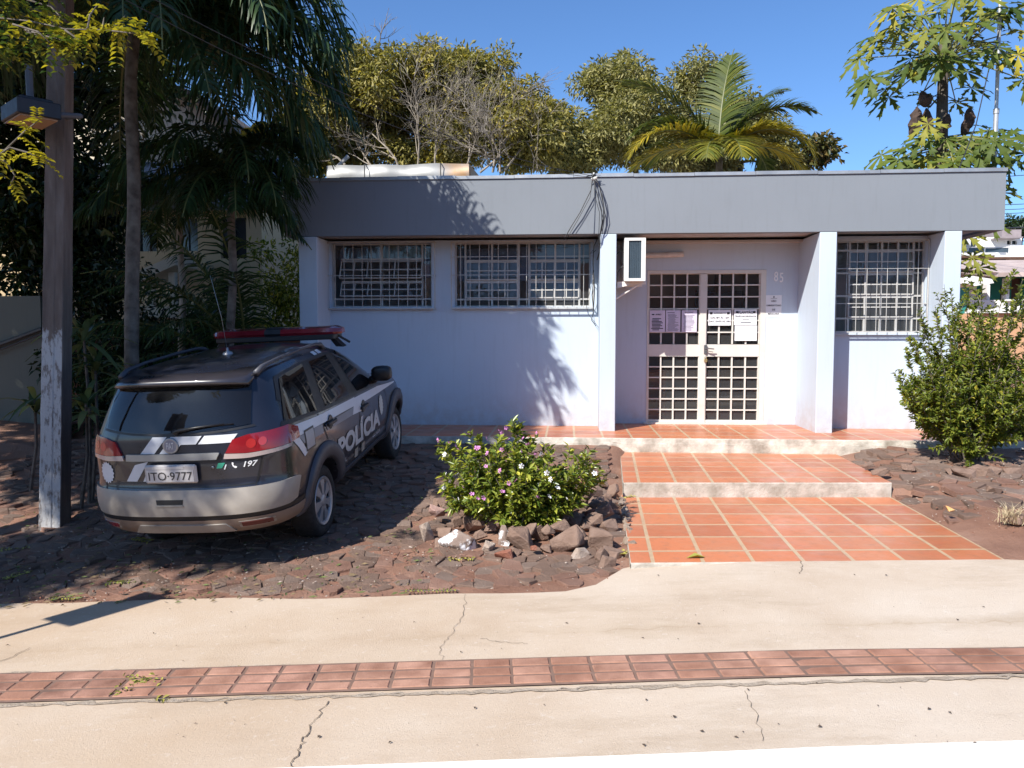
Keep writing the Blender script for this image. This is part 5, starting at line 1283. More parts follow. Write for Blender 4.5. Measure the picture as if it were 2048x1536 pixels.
COCO = leafmat('coconut_leaflets', [(0, (.03, .05, .012)), (.45, (.085, .11, .02)), (.75, (.22, .20, .028)), (1, (.42, .30, .025))], .5, .3, .2)
ct = at_y(1437, 312, 14.5)
palm('coconut_palm', 'young coconut palm with yellowing lower fronds rising behind the roof', (ct.x + .06, 14.6, .27), tuple(ct), [
    (60, 84, 2.15, 25, (.38, .1)), (20, 68, 2.1, 60, (.36, .1)), (-8, 62, 2.1, 100, (.38, .12)), (170, 64, 2.5, 62, (.45, .12)), (185, 54, 2.1, 110, (.4, .15)), (-25, 46, 2.15, 135, (.88, .08)), (205, 42, 2.25, 118, (.85, .1)), (-12, 48, 2.0, 120, (.6, .1)), (-70, 35, 1.3, 120, (.7, .12)), (95, 60, 1.9, 110, (.3, .1)), (140, 45, 1.9, 120, (.4, .1)), (40, 45, 1.9, 125, (.35, .1)), (-115, 30, 1.2, 110, (.6, .1)), (-5, 28, 2.1, 115, (.9, .08)), (180, 24, 2.1, 105, (.8, .1))], .62, 84, COCO, 31, .07, .32, .030, .18, .08, BARK)
QUEEN = leafmat('queen_palm_leaflets', [(0, (.018, .035, .012)), (.6, (.045, .085, .03)), (1, (.13, .17, .05))], .4, .3)
qb = at_d(262, 880, 8.4); qb = Vector((qb.x, qb.y, gz(qb.x, qb.y))); qt = at_d(266, 15, 8.3)
rq = random.Random(4)
fr = [(-12, 55, 3.0, 140), (4, 38, 3.1, 128), (22, 25, 2.9, 110), (-30, 30, 2.9, 120), (40, 45, 3.0, 135), (60, 20, 2.8, 110), (90, 35, 2.9, 120), (-55, 20, 2.6, 110), (-85, 40, 2.6, 130), (120, 25, 2.8, 115), (150, 35, 2.8, 125), (180, 20, 2.8, 110), (205, 40, 2.8, 130), (235, 22, 2.6, 115), (-5, 5, 2.7, 85), (15, -8, 2.6, 70), (-40, -5, 2.3, 75), (75, -5, 2.6, 75), (130, -5, 2.6, 75), (190, 0, 2.5, 80), (250, 0, 2.3, 80), (-10, 15, 2.9, 80), (10, 2, 3.0, 72), (0, -18, 2.8, 48), (45, 0, 2.9, 70), (-25, -10, 2.5, 60), (18, 48, 3.1, 135), (30, 30, 2.9, 105), (-42, 50, 2.6, 95), (-34, 42, 2.7, 84), (-52, 45, 2.4, 90), (300, 15, 2.6, 100), (30, 65, 2.9, 130)]
palm('queen_palm', 'tall queen palm with long drooping feathery fronds between utility pole and station', tuple(qb), tuple(qt), fr, .74, 66, QUEEN, 32, .068, .95, .027, .2, .5, BARK)
sb = at_d(364, 800, 10.6); st = at_d(362, 395, 10.4); sb = Vector((sb.x, sb.y, .27))
fr = [(-15, 45, 1.9, 110), (-5, 15, 2.0, 80), (-20, 20, 1.8, 80), (-8, 5, 2.0, 60), (40, 30, 1.8, 100), (170, 40, 1.7, 110), (200, 15, 1.7, 80), (90, 30, 1.6, 100), (-60, 25, 1.5, 100), (230, 30, 1.5, 110), (140, 10, 1.6, 80), (-35, 50, 1.7, 110)]
palm('slender_palm', 'thin-trunked shaded palm arching towards the left end of the station', tuple(sb), tuple(st), fr, .60, 44, QUEEN, 33, .045, .95, .026, .1, .2, GBARK)
sb2 = at_d(455, 800, 9.6); st2 = at_d(468, 335, 9.5)
palm('bushy_palm', 'dark palm whose drooping fronds curtain the gap beside the left corner of the station', (sb2.x, sb2.y, .27), tuple(st2), [(a, e, l, d) for a, e, l, d in ((-12, 42, 1.45, 128), (-40, 40, 1.55, 125), (-60, 35, 1.6, 120), (-95, 42, 1.7, 125), (-130, 35, 1.7, 120), (-165, 40, 1.8, 120), (170, 30, 1.8, 115), (130, 45, 1.7, 125), (-10, 8, 1.2, 78), (-30, -5, 1.3, 62), (-65, 0, 1.5, 70), (-100, -5, 1.5, 65), (-145, 0, 1.6, 70), (175, -2, 1.6, 70), (-20, 62, 1.5, 145), (-45, 15, 1.5, 92), (-5, -20, 1.2, 50), (150, 5, 1.6, 80))], .60, 44, QUEEN, 34, .05, .95, .024, .1, .2, BARK)
ab = at_d(500, 760, 10.6); ab = Vector((ab.x, ab.y, .27))
AR = [(a_, e_ + 4, l_ * 1.28, d_ * .95) for a_, e_, l_, d_ in ((-75, 74, 2.3, 105), (-110, 70, 2.4, 110), (-150, 76, 2.3, 100), (170, 72, 2.2, 105), (-95, 62, 2.2, 115), (-135, 60, 2.2, 110), (-170, 58, 2.1, 110), (140, 66, 2.2, 105), (-85, 80, 2.6, 80), (-120, 82, 2.5, 75), (150, 80, 2.4, 80), (-100, 45, 1.8, 110), (-125, 45, 1.9, 105))]
palm('clump_palm', 'leafy clump palm filling the gap between car roof and left end of station', tuple(ab), (ab.x, ab.y, .75), AR, .55, 44, QUEEN, 35, .07, .85, .025, .15, .2, BARK)
# ---- dark trees at the left and the shading street trees
ell = [blob(190, 360, 11.2, .9, 1.0), blob(70, 450, 11.2, 1.0, .8), blob(150, 480, 11.4, .8, .8), ((-7.2, 11.4, 6.2), (1.9, 1.6, 1.6)), ((-8.4, 11, 5.0), (1.6, 1.5, 1.8)), ((-6.0, 12, 7.4), (1.5, 1.4, 1.2)), ((-8, 11.5, 7.6), (2.2, 1.6, 1.4))]
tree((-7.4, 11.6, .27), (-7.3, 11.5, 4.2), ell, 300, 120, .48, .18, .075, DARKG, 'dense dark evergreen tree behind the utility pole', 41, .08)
ell = [((-6.2, 5.7, 7.3), (1.75, 1.5, 1.3)), ((-6.9, 5.2, 8.6), (1.6, 1.5, 1.0)), ((-6.5, 3.4, 7.0), (1.6, 1.5, 1.0)), ((-8.6, 5.6, 7.4), (2.0, 2.0, 1.5)), ((-7.4, 1.9, 6.6), (1.5, 1.2, .9)), ((-8.9, 3.0, 6.8), (1.7, 1.6, 1.2)), ((-7.7, 3.3, 8.3), (1.7, 1.7, .9)), ((-11.0, 4.8, 7.8), (2.0, 1.8, 1.4)), ((-10.0, 2.8, 8.2), (1.7, 1.5, 1.1)), ((-7.75, .1, 7.0), (.8, .8, .5)), ((-9.2, -.3, 6.8), (1.3, .9, .8)), ((-10.6, 3.6, 6.7), (1.3, 1.0, .7))]
def compound(nb, rng, p, d, n=9, L=.17, lf=.042, r=(.8, .15)):
    d = unit(np.array(d, float)); s = unit(np.cross(d, [0, 0, 1.0])); t = np.linspace(.12, 1, n); B = np.array(p) + np.outer(t * L, d) + np.outer(-t ** 2 * L * .35, [0, 0, 1.0])
    for sg in (-1, 1):
        nb.leaves(B, np.tile(s * sg + d * .45 + np.array([0, 0, -.15]), (n, 1)) + rng.normal(0, .1, (n, 3)), np.tile([0, 0, 1.0], (n, 1)) + rng.normal(0, .3, (n, 3)), lf, lf * .5, rng, r=np.clip(rng.normal(r[0], r[1], n), 0, 1))
ST = tree((-7.6, 3.6, gz(-7.6, 3.6)), (-7.4, 3.9, 4.6), ell, 540, 150, .45, .21, .09, STREET, 'leafy street tree whose branches hang into the upper left corner above the pole', 42, .2, rpal=(.4, .2))
nb = NB(); mb = MB(); rg = np.random.default_rng(43)
def spray(pts, d, n, r, sz=1.0, spread=14):
    P = [at_d(x, y, d + rg.normal(0, .03)) for x, y in pts]; mb.tube(P, [.007, *([.005] * (len(P) - 2)), .002], 5)
    for k in range(n):
        t = rg.random() ** .7 * (len(P) - 1); i = min(int(t), len(P) - 2); p = np.array(P[i].lerp(P[i + 1], t - i))
        compound(nb, rg, p, [rg.normal(.3, .8), rg.normal(0, .6), rg.normal(-.1, .45)], int(rg.integers(5, 8)), .15 * sz, .05 * sz, r)
spray([(-60, 30), (60, 42), (130, 58), (210, 60), (262, 66), (298, 72)], 4.6, 20, (.92, .08))
spray([(175, 58), (180, 30), (196, 8)], 4.6, 4, (.95, .05), .7); spray([(205, 58), (208, 35)], 4.6, 3, (.95, .05), .7); spray([(225, 58), (250, 32)], 4.6, 5, (.95, .05), .7); spray([(130, 60), (165, 85), (180, 95)], 4.6, 6, (.8, .1), .8)
spray([(-40, 300), (10, 300), (50, 262), (78, 240)], 4.2, 9, (.97, .04), .7); spray([(-30, 330), (20, 295), (55, 305), (85, 318)], 4.2, 7, (.97, .04), .7); spray([(-30, 310), (10, 322), (30, 350), (20, 372)], 4.2, 6, (.9, .08), .7)
for k in range(26):
    x, y = rg.uniform(-120, 105), rg.uniform(-60, 120); spray([(x - 50, y - 15), (x, y), (x + 25, y + rg.uniform(5, 30))], 4.8 + rg.uniform(-.3, .6), 6, (.62, .2))
mb.tube([Vector((-6.6, 3.9, 5.2)), at_d(-350, -120, 4.9), at_d(-60, 20, 4.6)], [.05, .03, .01], 6)
nb.build('hanging_leaves', STREET, ST); mb.build('hanging_branch', BARK, ST)
ell = [((-12.5, 9.8, 8.6), (2.8, 2.6, 2.2)), ((-10.3, 8.2, 8.6), (1.8, 2.2, 1.8)), ((-13.8, 7.5, 8.5), (2.4, 2.4, 2.0)), ((-10.4, 10.5, 10.2), (2.2, 2.0, 1.6)), ((-12.5, 10, 11), (2.4, 2, 1.3)), ((-11.2, 12.8, 10.3), (2.4, 1.7, 1.7)), ((-13.2, 12, 9), (2, 1.8, 2))]
tree((-12.6, 8.2, .1), (-12.4, 8.5, 6), ell, 430, 150, .6, .25, .115, STREET, 'second leafy street tree farther left, outside the picture, shading the neighbouring house', 44, .24)
# ---- papaya tree
PAP = leafmat('papaya_leaves', [(0, (.03, .06, .014)), (.45, (.11, .145, .025)), (.78, (.26, .25, .04)), (1, (.44, .36, .04))], .55, .3, .2)
def papaya_leaf(nb, rng, c, nrm, out, size, r):
    nrm = unit(np.array(nrm, float)); o = unit(np.array(out, float) - nrm * np.dot(out, nrm)); s = np.cross(nrm, o); V = [[0, 0, 0]]; F = []
    for k in range(7):
        a = RAD(-138 + 46 * k) + rng.normal(0, .06); L_ = size * (.62, .82, .95, 1.0, .95, .82, .62)[k] * rng.uniform(.9, 1.08); ca, sa = math.cos(a), math.sin(a)
        b = len(V)
        for t, wd, z in ((.12, .035, 0), (.36, .10, .0), (.50, .24, -.03), (.56, .09, -.02), (.68, .10, -.05), (.80, .17, -.09), (.84, .05, -.09)):
            for sg in (-1, 1):
                x, y = t + .10 * (wd > .15), sg * wd * .82; V.append([L_ * (x * ca - y * sa), L_ * (x * sa + y * ca), L_ * (z + .10 * abs(wd) - .25 * t * t + rng.normal(0, .012))])
        V.append([L_ * ca, L_ * sa, -L_ * .36]); tip = len(V) - 1
        md = []
        for t in (.12, .36, .50, .56, .68, .80, .84): V.append([L_ * t * ca, L_ * t * sa, -L_ * (.03 + .25 * t * t)]); md.append(len(V) - 1)
        F += [[0, b, md[0]], [0, md[0], b + 1]]
        for q in range(6):
            F += [[b + 2 * q, b + 2 * q + 2, md[q]], [b + 2 * q + 2, md[q + 1], md[q]], [b + 2 * q + 1, md[q], b + 2 * q + 3], [md[q], md[q + 1], b + 2 * q + 3]]
        F += [[b + 12, tip, md[6]], [md[6], tip, b + 13]]
    V = np.array(V); W_ = np.array(c) + V[:, :1] * o + V[:, 1:2] * s + V[:, 2:3] * nrm
    nb.add(W_, F, np.clip(np.full(len(V), r) + rng.normal(0, .04, len(V)), 0, 1))
PY = 12.7; pt = at_y(1886, 120, PY); PT = empty('papaya_tree', (pt.x, PY, .27), 'papaya tree with two tiers of lobed leaves beside the right end of the station', 'papaya tree')
rg = np.random.default_rng(51); nb = NB(); mp = MB()
def tier(cx, cy, rx, rz, n, hub, rcol, ry=1.0):
    h = at_y(*hub, PY)
    for k in range(n):
        a = 2 * PI * k * .618; q = math.sqrt((k + .6) / n)
        el = rg.uniform(-.6, 1.0); d = np.array([math.cos(a) * rx * q, math.sin(a) * ry * q, rz * (el * .9 - .25 * q)])
        c = np.array(at_y(cx, cy, PY)) + d; out = unit(c - np.array(h)); nrm = unit(out * .35 + np.array([-.25, -.55, .75]) + rg.normal(0, .22, 3))
        sz = rg.uniform(.33, .47); papaya_leaf(nb, rg, c, nrm, out + np.array([0, 0, -.5]), sz, float(np.clip(rg.normal(*rcol), 0, 1)))
        mp.tube([Vector(h) + Vector((0, 0, rg.uniform(-.1, .1))), Vector((np.array(h) * .5 + c * .5 + np.array([0, 0, .06])).tolist()), Vector(c)], [.014, .011, .008], 5, cap=False)
tier(1888, 95, 1.28, .88, 66, (1886, 120), (.52, .2)); tier(1905, 305, 1.05, .42, 40, (1890, 285), (.42, .18), 1.0)
for x, y in ((1990, 365), (2005, 385), (1980, 445), (1945, 515), (1958, 535), (1930, 470), (1975, 345)):
    c = np.array(at_y(x, y, PY - .2)); papaya_leaf(nb, rg, c, [-.2, -.7, .6], [rg.normal(.6, .4), 0, -.7], rg.uniform(.28, .36), float(rg.uniform(.3, .8))); mp.tube([Vector((pt.x, PY, at_y(1886, y - 20, PY).z)), Vector(c)], [.012, .008], 5)
nb.build('leaf', PAP, PT); mp.build('leaf_stalk', mat('petiole', (.20, .20, .07), .5), PT)
mb = MB(); mb.tube([(pt.x - .03, PY, .2), (pt.x, PY, 2.2), (pt.x + .02, PY, 4.4), (pt.x, PY, at_y(1886, 60, PY).z)], [.13, .11, .095, .06], 10); mb.build('trunk', mat('papaya_bark', (.085, .07, .055), .85, .3, 14), PT, True)
mb = MB()
for x, y, l in ((1830, 240, .46), (1858, 240, .40), (1894, 245, .30), (1937, 238, .42), (1852, 195, .25)):
    p = at_y(x, y - l * 55, PY - .1); a = np.array(p); pts = [a + np.array([.03 * math.sin(3 * t + x), .02 * math.cos(4 * t + x), -l * t]) for t in np.linspace(0, 1, 9)]
    mb.tube([Vector(q) for q in pts], [.012, .05, .075, .085, .08, .095, .07, .05, .012], 7); mb.tube([Vector(a), Vector((pt.x, PY, p.z + .25))], .008, 4)
for i, v in enumerate(mb.v):
    w_ = Vector(v); mb.v[i] = tuple(w_ + Vector((mn.noise(w_ * 16), mn.noise(w_ * 16 + Vector((5, 5, 5))), mn.noise(w_ * 12))) * .035)
mb.build('dead_leaf', mat('withered_brown', (.06, .036, .026), .9, .4, 12), PT)
# ---- sunlit shrub at the right
SHR = leafmat('shrub_leaves', [(0, (.07, .115, .018)), (.45, (.18, .22, .032)), (.8, (.36, .35, .05)), (1, (.56, .48, .07))], .4, .4, .35)
def shoots(T, tips, base, n_leaf, L, W, lm, seed, stem_r=.010, lo=.25, side=8, sl=.22, r=(.45, .22), curve=.3, bark=BARK):
    rng = np.random.default_rng(seed); nb = NB(); mb = MB(); base = np.array(base)
    for tip in tips:
        tip = np.array(tip); b = base + rng.normal(0, .06, 3) * [1, 1, 0]; m = b + (tip - b) * .5; m[:2] += (tip[:2] - b[:2]) * curve * .5; m[2] -= 0
        q = np.linspace(0, 1, 9)[:, None]; P = (1 - q) ** 2 * b + 2 * q * (1 - q) * m + q ** 2 * tip; P[1:-1] += rng.normal(0, .012, (7, 3))
        mb.tube([Vector(p) for p in P], [stem_r * (1 - .1 * k) for k in range(9)], 5, cap=False); segs = [(P, lo, n_leaf)]
        for k in range(side):
            t = rng.uniform(lo, .93) * 8; i = int(t); p = P[i] + (P[min(i + 1, 8)] - P[i]) * (t - i); ax = unit(P[min(i + 1, 8)] - P[i] + 1e-6)
            d = unit(ax * .9 + rng.normal(0, .6, 3) + [0, 0, .15]); l = sl * rng.uniform(.5, 1.2); Q = p + np.outer(np.linspace(0, 1, 4), d * l) + np.outer(np.linspace(0, 1, 4) ** 2, [0, 0, .03]); mb.tube([Vector(x) for x in Q], [.004, .0035, .003, .0015], 4, cap=False); segs.append((Q, .1, n_leaf // 3))
        for Q, l0, n in segs:
            t = (l0 + (1 - l0) * rng.random(n)) * (len(Q) - 1); i = np.minimum(t.astype(int), len(Q) - 2); A = Q[i]; Bq = Q[i + 1]; p = A + (Bq - A) * (t - i)[:, None]; ax = unit(Bq - A)
            d = rnd_dirs(rng, n); d = unit(d - ax * (d * ax).sum(1, keepdims=True)); D = d + ax * .7
            nb.leaves(p, D, rng.normal(0, .5, (n, 3)) + [0, -.2, 1], L * rng.uniform(.45, 1.45, n), W * rng.uniform(.6, 1.35, n), rng, fold=.2, r=np.clip(rng.normal(r[0], r[1], n), 0, 1))
    mb.build('stem', bark, T); nb.build('foliage', lm, T)
rs2 = random.Random(61); sb = at_g(1935, 922); SH = empty('leafy_shrub', tuple(sb), 'tall sunlit evergreen shrub with upright shoots before the right window', 'shrub')
tips = [tuple(at_y(x, y, sb.y + dy)) for x, y, dy in ((1888, 568, -.1), (1952, 585, .1), (2012, 552, 0), (2030, 600, -.2), (1925, 640, .2), (1975, 640, -.2), (1865, 655, -.1), (1845, 640, .1), (1828, 690, 0), (1800, 740, -.1), (1790, 745, .1), (1815, 770, -.3), (1820, 815, -.2), (2060, 600, .2), (2090, 650, 0), (2110, 720, 0), (1990, 600, .2), (2045, 560, .1), (1905, 600, .15), (1870, 610, -.2), (1965, 560, -.1), (1840, 665, .1), (1815, 715, .05), (1935, 575, .2))]
for k in range(54):
    a = rs2.uniform(0, 2 * PI); q = rs2.random() ** .5; x = 1948 + 135 * q * math.cos(a); y = 770 + (130 if math.sin(a) > 0 else 120) * q * math.sin(a); tips.append(tuple(at_y(x, min(y, 880), sb.y + rs2.uniform(-.55, .5))))
shoots(SH, tips, sb, 105, .05, .024, SHR, 62, .010, .28, 9, .26, (.42, .22))
# small coral-flowered plant behind it
cp = at_g(2040, 888); CPl = empty('flowering_plant', tuple(cp), 'low coral-flowered plant half hidden behind the tall shrub', 'plant')
shoots(CPl, [tuple(cp + Vector((rs2.uniform(-.35, .35), rs2.uniform(-.2, .2), rs2.uniform(.2, .45)))) for _ in range(16)], cp, 40, .05, .025, SHR, 63, .006, .2, 3, .12)
mb = MB()
for k in range(9):
    p = cp + Vector((rs2.uniform(-.3, .2), -.22, rs2.uniform(.2, .4)))
    for j in range(5): a = 2 * PI * j / 5; mb.add([p, p + Vector((math.cos(a) * .03, -.01, math.sin(a) * .03)), p + Vector((math.cos(a + .9) * .03, -.012, math.sin(a + .9) * .03))], [(0, 1, 2)])
mb.build('blossom', mat('coral_petal', (.55, .10, .07), .6), CPl)
# ---- flowering bush in the rock bed
PER = leafmat('periwinkle_leaves', [(0, (.07, .12, .02)), (.45, (.19, .24, .036)), (.8, (.36, .37, .05)), (1, (.56, .52, .07))], .3, .3, .5)
bc = bed_c + Vector((0, .16, 0)); bz = gz(bc.x, bc.y); FB = empty('flowering_bush', (bc.x, bc.y, bz), 'bushy periwinkle with pink and white flowers in the rock-ringed bed', 'flowering bush')
tips = []
def bush_d(x, y): return bc.y - .40 * math.sqrt(max(0, 1 - ((x - 1045) / 185) ** 2 - ((y - 960) / 120) ** 2))
for x, y in ((1035, 842), (1030, 860), (1045, 868), (1000, 875), (935, 868), (880, 885), (890, 900), (912, 885), (960, 880), (1070, 872), (1055, 885), (1090, 890), (1160, 905), (1190, 922), (1210, 950), (1200, 940), (1140, 895), (885, 950), (890, 975), (1180, 900), (985, 895)): tips.append(tuple(at_y(x, y, bc.y + rs2.uniform(-.1, .15))))
for k in range(95):
    a = rs2.uniform(0, 2 * PI); q = rs2.random() ** .5; x = 1042 + 158 * q * math.cos(a); y = 962 + 85 * q * math.sin(a)
    if x > 1120 and y < 915: y += 30
    tips.append(tuple(at_y(x, y, bush_d(x, y) + rs2.uniform(-.05, .25))))
shoots(FB, tips, Vector((bc.x, bc.y, bz)), 74, .060, .026, PER, 64, .006, .30, 2, .10, (.5, .25), .5)
FLP = [(375,318),(470,340),(515,355),(540,390),(598,265),(618,266),(760,305),(680,378),(700,376),(860,245),(880,258),(912,220),(930,310),(880,392),(765,420),(1045,305),(1095,345),(1155,262),(1150,428),(1300,432),(755,522),(865,558),(990,635),(885,720),(735,772),(690,775),(645,740),(570,680),(1165,765),(935,655),(1080,352),(1030,400)]
FLW = [(440,585),(528,585),(475,640),(425,690),(538,785),(1190,425),(1205,430),(1235,575),(1265,625),(1610,578),(1130,705),(1255,760),(1320,690),(1395,780),(1035,520),(430,430)]
def flower_mesh(m, m2):
    mb = MB()
    for j in range(5):
        a = 2 * PI * j / 5; c, s = math.cos(a), math.sin(a); R = lambda r, t: (r * math.cos(a + t), r * math.sin(a + t), .004 * (r > .01) + .002 * math.sin(t * 4))
        mb.add([R(.003, 0), R(.016, -.45), R(.027, -.30), R(.027, .34), R(.015, .5)], [(0, 1, 2, 3, 4)], 0)
    mb.lathe([(.004, .003), (0, .005)], Matrix.Identity(4), 6, 1); return mb
flm = {}
for key, pts, c in (('pink', FLP, (.60, .24, .50)), ('white', FLW, (.82, .80, .82))):
    proto = None
    for x, y in pts:
        px, py = 780 + x * .254, 800 + y * .254; p = at_y(px, py, bush_d(px, py) - .07)
        if proto is None:
            o = flower_mesh(0, 1).build('flower', [mat(key + '_petal', c, .6, .1, 30), mat(key + '_eye', (.5, .08, .25) if key == 'pink' else (.7, .6, .2), .6)], FB); proto = o
        else: o = proto.copy(); COL.objects.link(o); o.parent = FB
        o.location = p - FB.location; o['label'] = key + ' five-petalled flower'
        o.rotation_euler = (RAD(55 + rs2.uniform(-35, 35)), RAD(rs2.uniform(-30, 30)), rs2.uniform(0, 6)); k = rs2.uniform(.6, .9); o.scale = (k, k, k)
# ---- strap-leaved plants and dark undergrowth at the left
CORD = leafmat('strap_leaves', [(0, (.06, .10, .04)), (.6, (.14, .18, .08)), (1, (.32, .36, .14))], .35, .3)
def strap(px, py, d, h, n, L, seed, label):
    rng = np.random.default_rng(seed); t = at_d(px, py, d); b = Vector((t.x + rng.normal(0, .08), t.y, gz(t.x, t.y))); T = empty('strap_plant', tuple(b), label, 'plant', None); mb = MB(); mb.tube([b, b.lerp(t, .5) + Vector((.04, 0, 0)), t], [.022, .018, .014], 6); mb.build('stem', BARK, T)
    nb = NB()
    for k in range(n):
        a = 2.4 * k + rng.normal(0, .2); e = RAD(rng.uniform(-10, 75)); D = np.array([math.cos(a) * math.cos(e), math.sin(a) * math.cos(e), math.sin(e)]); l = L * 1.25 * rng.uniform(.7, 1.15); m = 8; s = np.linspace(0, 1, m)
        p = np.array(t) + np.array([0, 0, rng.uniform(-.35, .05) * h]) + np.outer(s * l, D) + np.outer(-s ** 2 * l * .5, [0, 0, 1.]); wv = .032 * np.sin(np.clip(.1 + s, 0, 1) * PI) ** .6; sd_ = unit(np.cross(D, [0, 0, 1.0])); V = np.stack([p - sd_ * wv[:, None], p + [0, 0, -.006], p + sd_ * wv[:, None]], 1)
        i = np.arange(m - 1)[:, None] * 3; F = np.concatenate([i + [[0, 1, 4]], i + [[0, 4, 3]], i + [[1, 2, 5]], i + [[1, 5, 4]]]); nb.add(V.reshape(-1, 3), F, np.full(m * 3, float(np.clip(rng.normal(.5, .25), 0, 1))))
    nb.build('leaves', CORD, T)
strap(166, 655, 7.7, .5, 22, .42, 71, 'tallest strap-leaved plant, just right of the utility pole'); strap(190, 715, 7.8, .5, 24, .40, 72, 'middle strap-leaved plant in the gap between pole and car'); strap(172, 800, 7.6, .5, 24, .34, 73, 'lowest strap-leaved plant with yellow-green leaves by the pole'); strap(262, 750, 8.6, .5, 26, .42, 74, 'strap-leaved plant behind the rear left corner of the car'); strap(70, 800, 8.2, .4, 20, .35, 75, 'strap-leaved plant left of the utility pole before the garden wall')
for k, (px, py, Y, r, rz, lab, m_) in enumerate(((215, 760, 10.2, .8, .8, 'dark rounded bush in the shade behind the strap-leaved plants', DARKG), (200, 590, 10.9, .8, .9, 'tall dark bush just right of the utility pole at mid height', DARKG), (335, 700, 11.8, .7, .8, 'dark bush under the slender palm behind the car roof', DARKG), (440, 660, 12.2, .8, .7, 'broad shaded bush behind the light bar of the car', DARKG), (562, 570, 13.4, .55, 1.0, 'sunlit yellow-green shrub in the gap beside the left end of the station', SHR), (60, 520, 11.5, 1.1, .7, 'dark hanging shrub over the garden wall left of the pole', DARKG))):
    rng = np.random.default_rng(80 + k); p = at_y(px, py, Y); b = (p.x, Y, .27); T = empty('bush', b, lab, 'bush'); C = crown_pts(rng, [((p.x, Y, p.z), (r, r * .7, rz)), ((p.x, Y, (p.z + .3) / 2 + .2), (r * .8, r * .6, max(.3, (p.z - .2) / 2)))], 40, .4); mb = MB(); branches(mb, rng, [b, (p.x, Y, .27 + (p.z - .27) * .6)], C, .03, .005); mb.build('stem', BARK, T); nb = NB(); leaf_cloud(nb, rng, C, np.full(len(C), .26), 70, .11, .045, r=(.45, .22)); nb.build('foliage', m_, T)
# dry grass tuft
dg_ = at_g(2025, 1045); mb = MB(); rr_ = random.Random(9)
for k in range(170):
    a = rr_.uniform(0, 2 * PI); l = rr_.uniform(.10, .22); s = rr_.uniform(.3, 1.2); b = dg_ + Vector((rr_.gauss(0, .05), rr_.gauss(0, .04), 0)); d = Vector((math.cos(a) * s, math.sin(a) * s, 1)).normalized(); t = Vector((-math.sin(a), math.cos(a), 0)) * .002
    m = b + d * l * .6; e = b + d * l + Vector((math.cos(a), math.sin(a), -.6)) * l * .25; mb.add([b - t, b + t, m + t, m - t, e], [(0, 1, 2, 3), (3, 2, 4)])
tag(mb.build('dry_grass_tuft', mat('straw', (.50, .40, .24), .8, .3, 30)), 'pale dry grass tuft on the bare earth right of the path', 'grass tuft')
# ================================================================== ROCKS, POLE, LITTER, FAR HOUSES
RBR = groundmat('rock_brown', [(.15, .092, .067), (.25, .165, .125), (.34, .235, .185)], 6, .9, 50); RPA = groundmat('rock_pale', [(.28, .21, .16), (.42, .33, .27), (.50, .42, .36)], 7, .9, 50); RRD = groundmat('brick_red', [(.22, .075, .045), (.32, .13, .085), (.36, .19, .14)], 6, .9, 50)
def whitewashed():
    m, nt, p, out = nodes('rock_whitewashed'); v = tex(nt); f = ramp(nt, noise(nt, v, 9, 7, .65), [(.47, (0, 0, 0)), (.55, (1, 1, 1))]); b = ramp(nt, noise(nt, v, 5), [(.3, (.15, .10, .08, 1)), (.7, (.30, .23, .19, 1))])
    nt.links.new(mixc(nt, f, b, (.74, .73, .74, 1)), p.inputs['Base Color']); p.inputs['Roughness'].default_value = .9
    bp = N(nt, 'Bump'); bp.inputs['Strength'].default_value = .8; bp.inputs['Distance'].default_value = .015; nt.links.new(noise(nt, v, 40, 8), bp.inputs['Height']); nt.links.new(bp.outputs[0], p.inputs['Normal']); return m
RWH = whitewashed()
rk = random.Random(91)
def rock(p, sx, sy, sz, m, rot, label, group=None, tilt=.3, sink=.25):
    bm = bmesh.new()
    for k in range(16):
        q = Vector((rk.uniform(-1, 1), rk.uniform(-1, 1), rk.uniform(-1, 1))); M_ = max(abs(q.x), abs(q.y), abs(q.z)); q /= M_ ; q *= rk.uniform(.78, 1)
        bm.verts.new((q.x * sx, q.y * sy, q.z * sz))
    r = bmesh.ops.convex_hull(bm, input=bm.verts)
    bmesh.ops.delete(bm, geom=[g for g in r['geom_interior'] if isinstance(g, bmesh.types.BMVert)], context='VERTS')
    bmesh.ops.dissolve_limit(bm, angle_limit=RAD(12), verts=bm.verts, edges=bm.edges)
    try: bmesh.ops.bevel(bm, geom=list(bm.edges), offset=min(sx, sy, sz) * .07, segments=1, affect='EDGES')
    except Exception: pass
    X = Matrix.Translation(p) @ Euler((rk.uniform(-tilt, tilt), rk.uniform(-tilt, tilt), rot)).to_matrix().to_4x4(); bm.transform(X)
    zmin = min(v.co.z for v in bm.verts); dz = p.z - zmin - sink * sz * 2; 
    for v in bm.verts: v.co.z += dz
    me = bpy.data.meshes.new('rock'); bm.to_mesh(me); bm.free(); o = finish('rock', me, m); return tag(o, label, 'rock', group)
GR = 'rocks ringing the flower bed'
LBR = 'angular brown basalt rock piled in the ring around the flower bed'
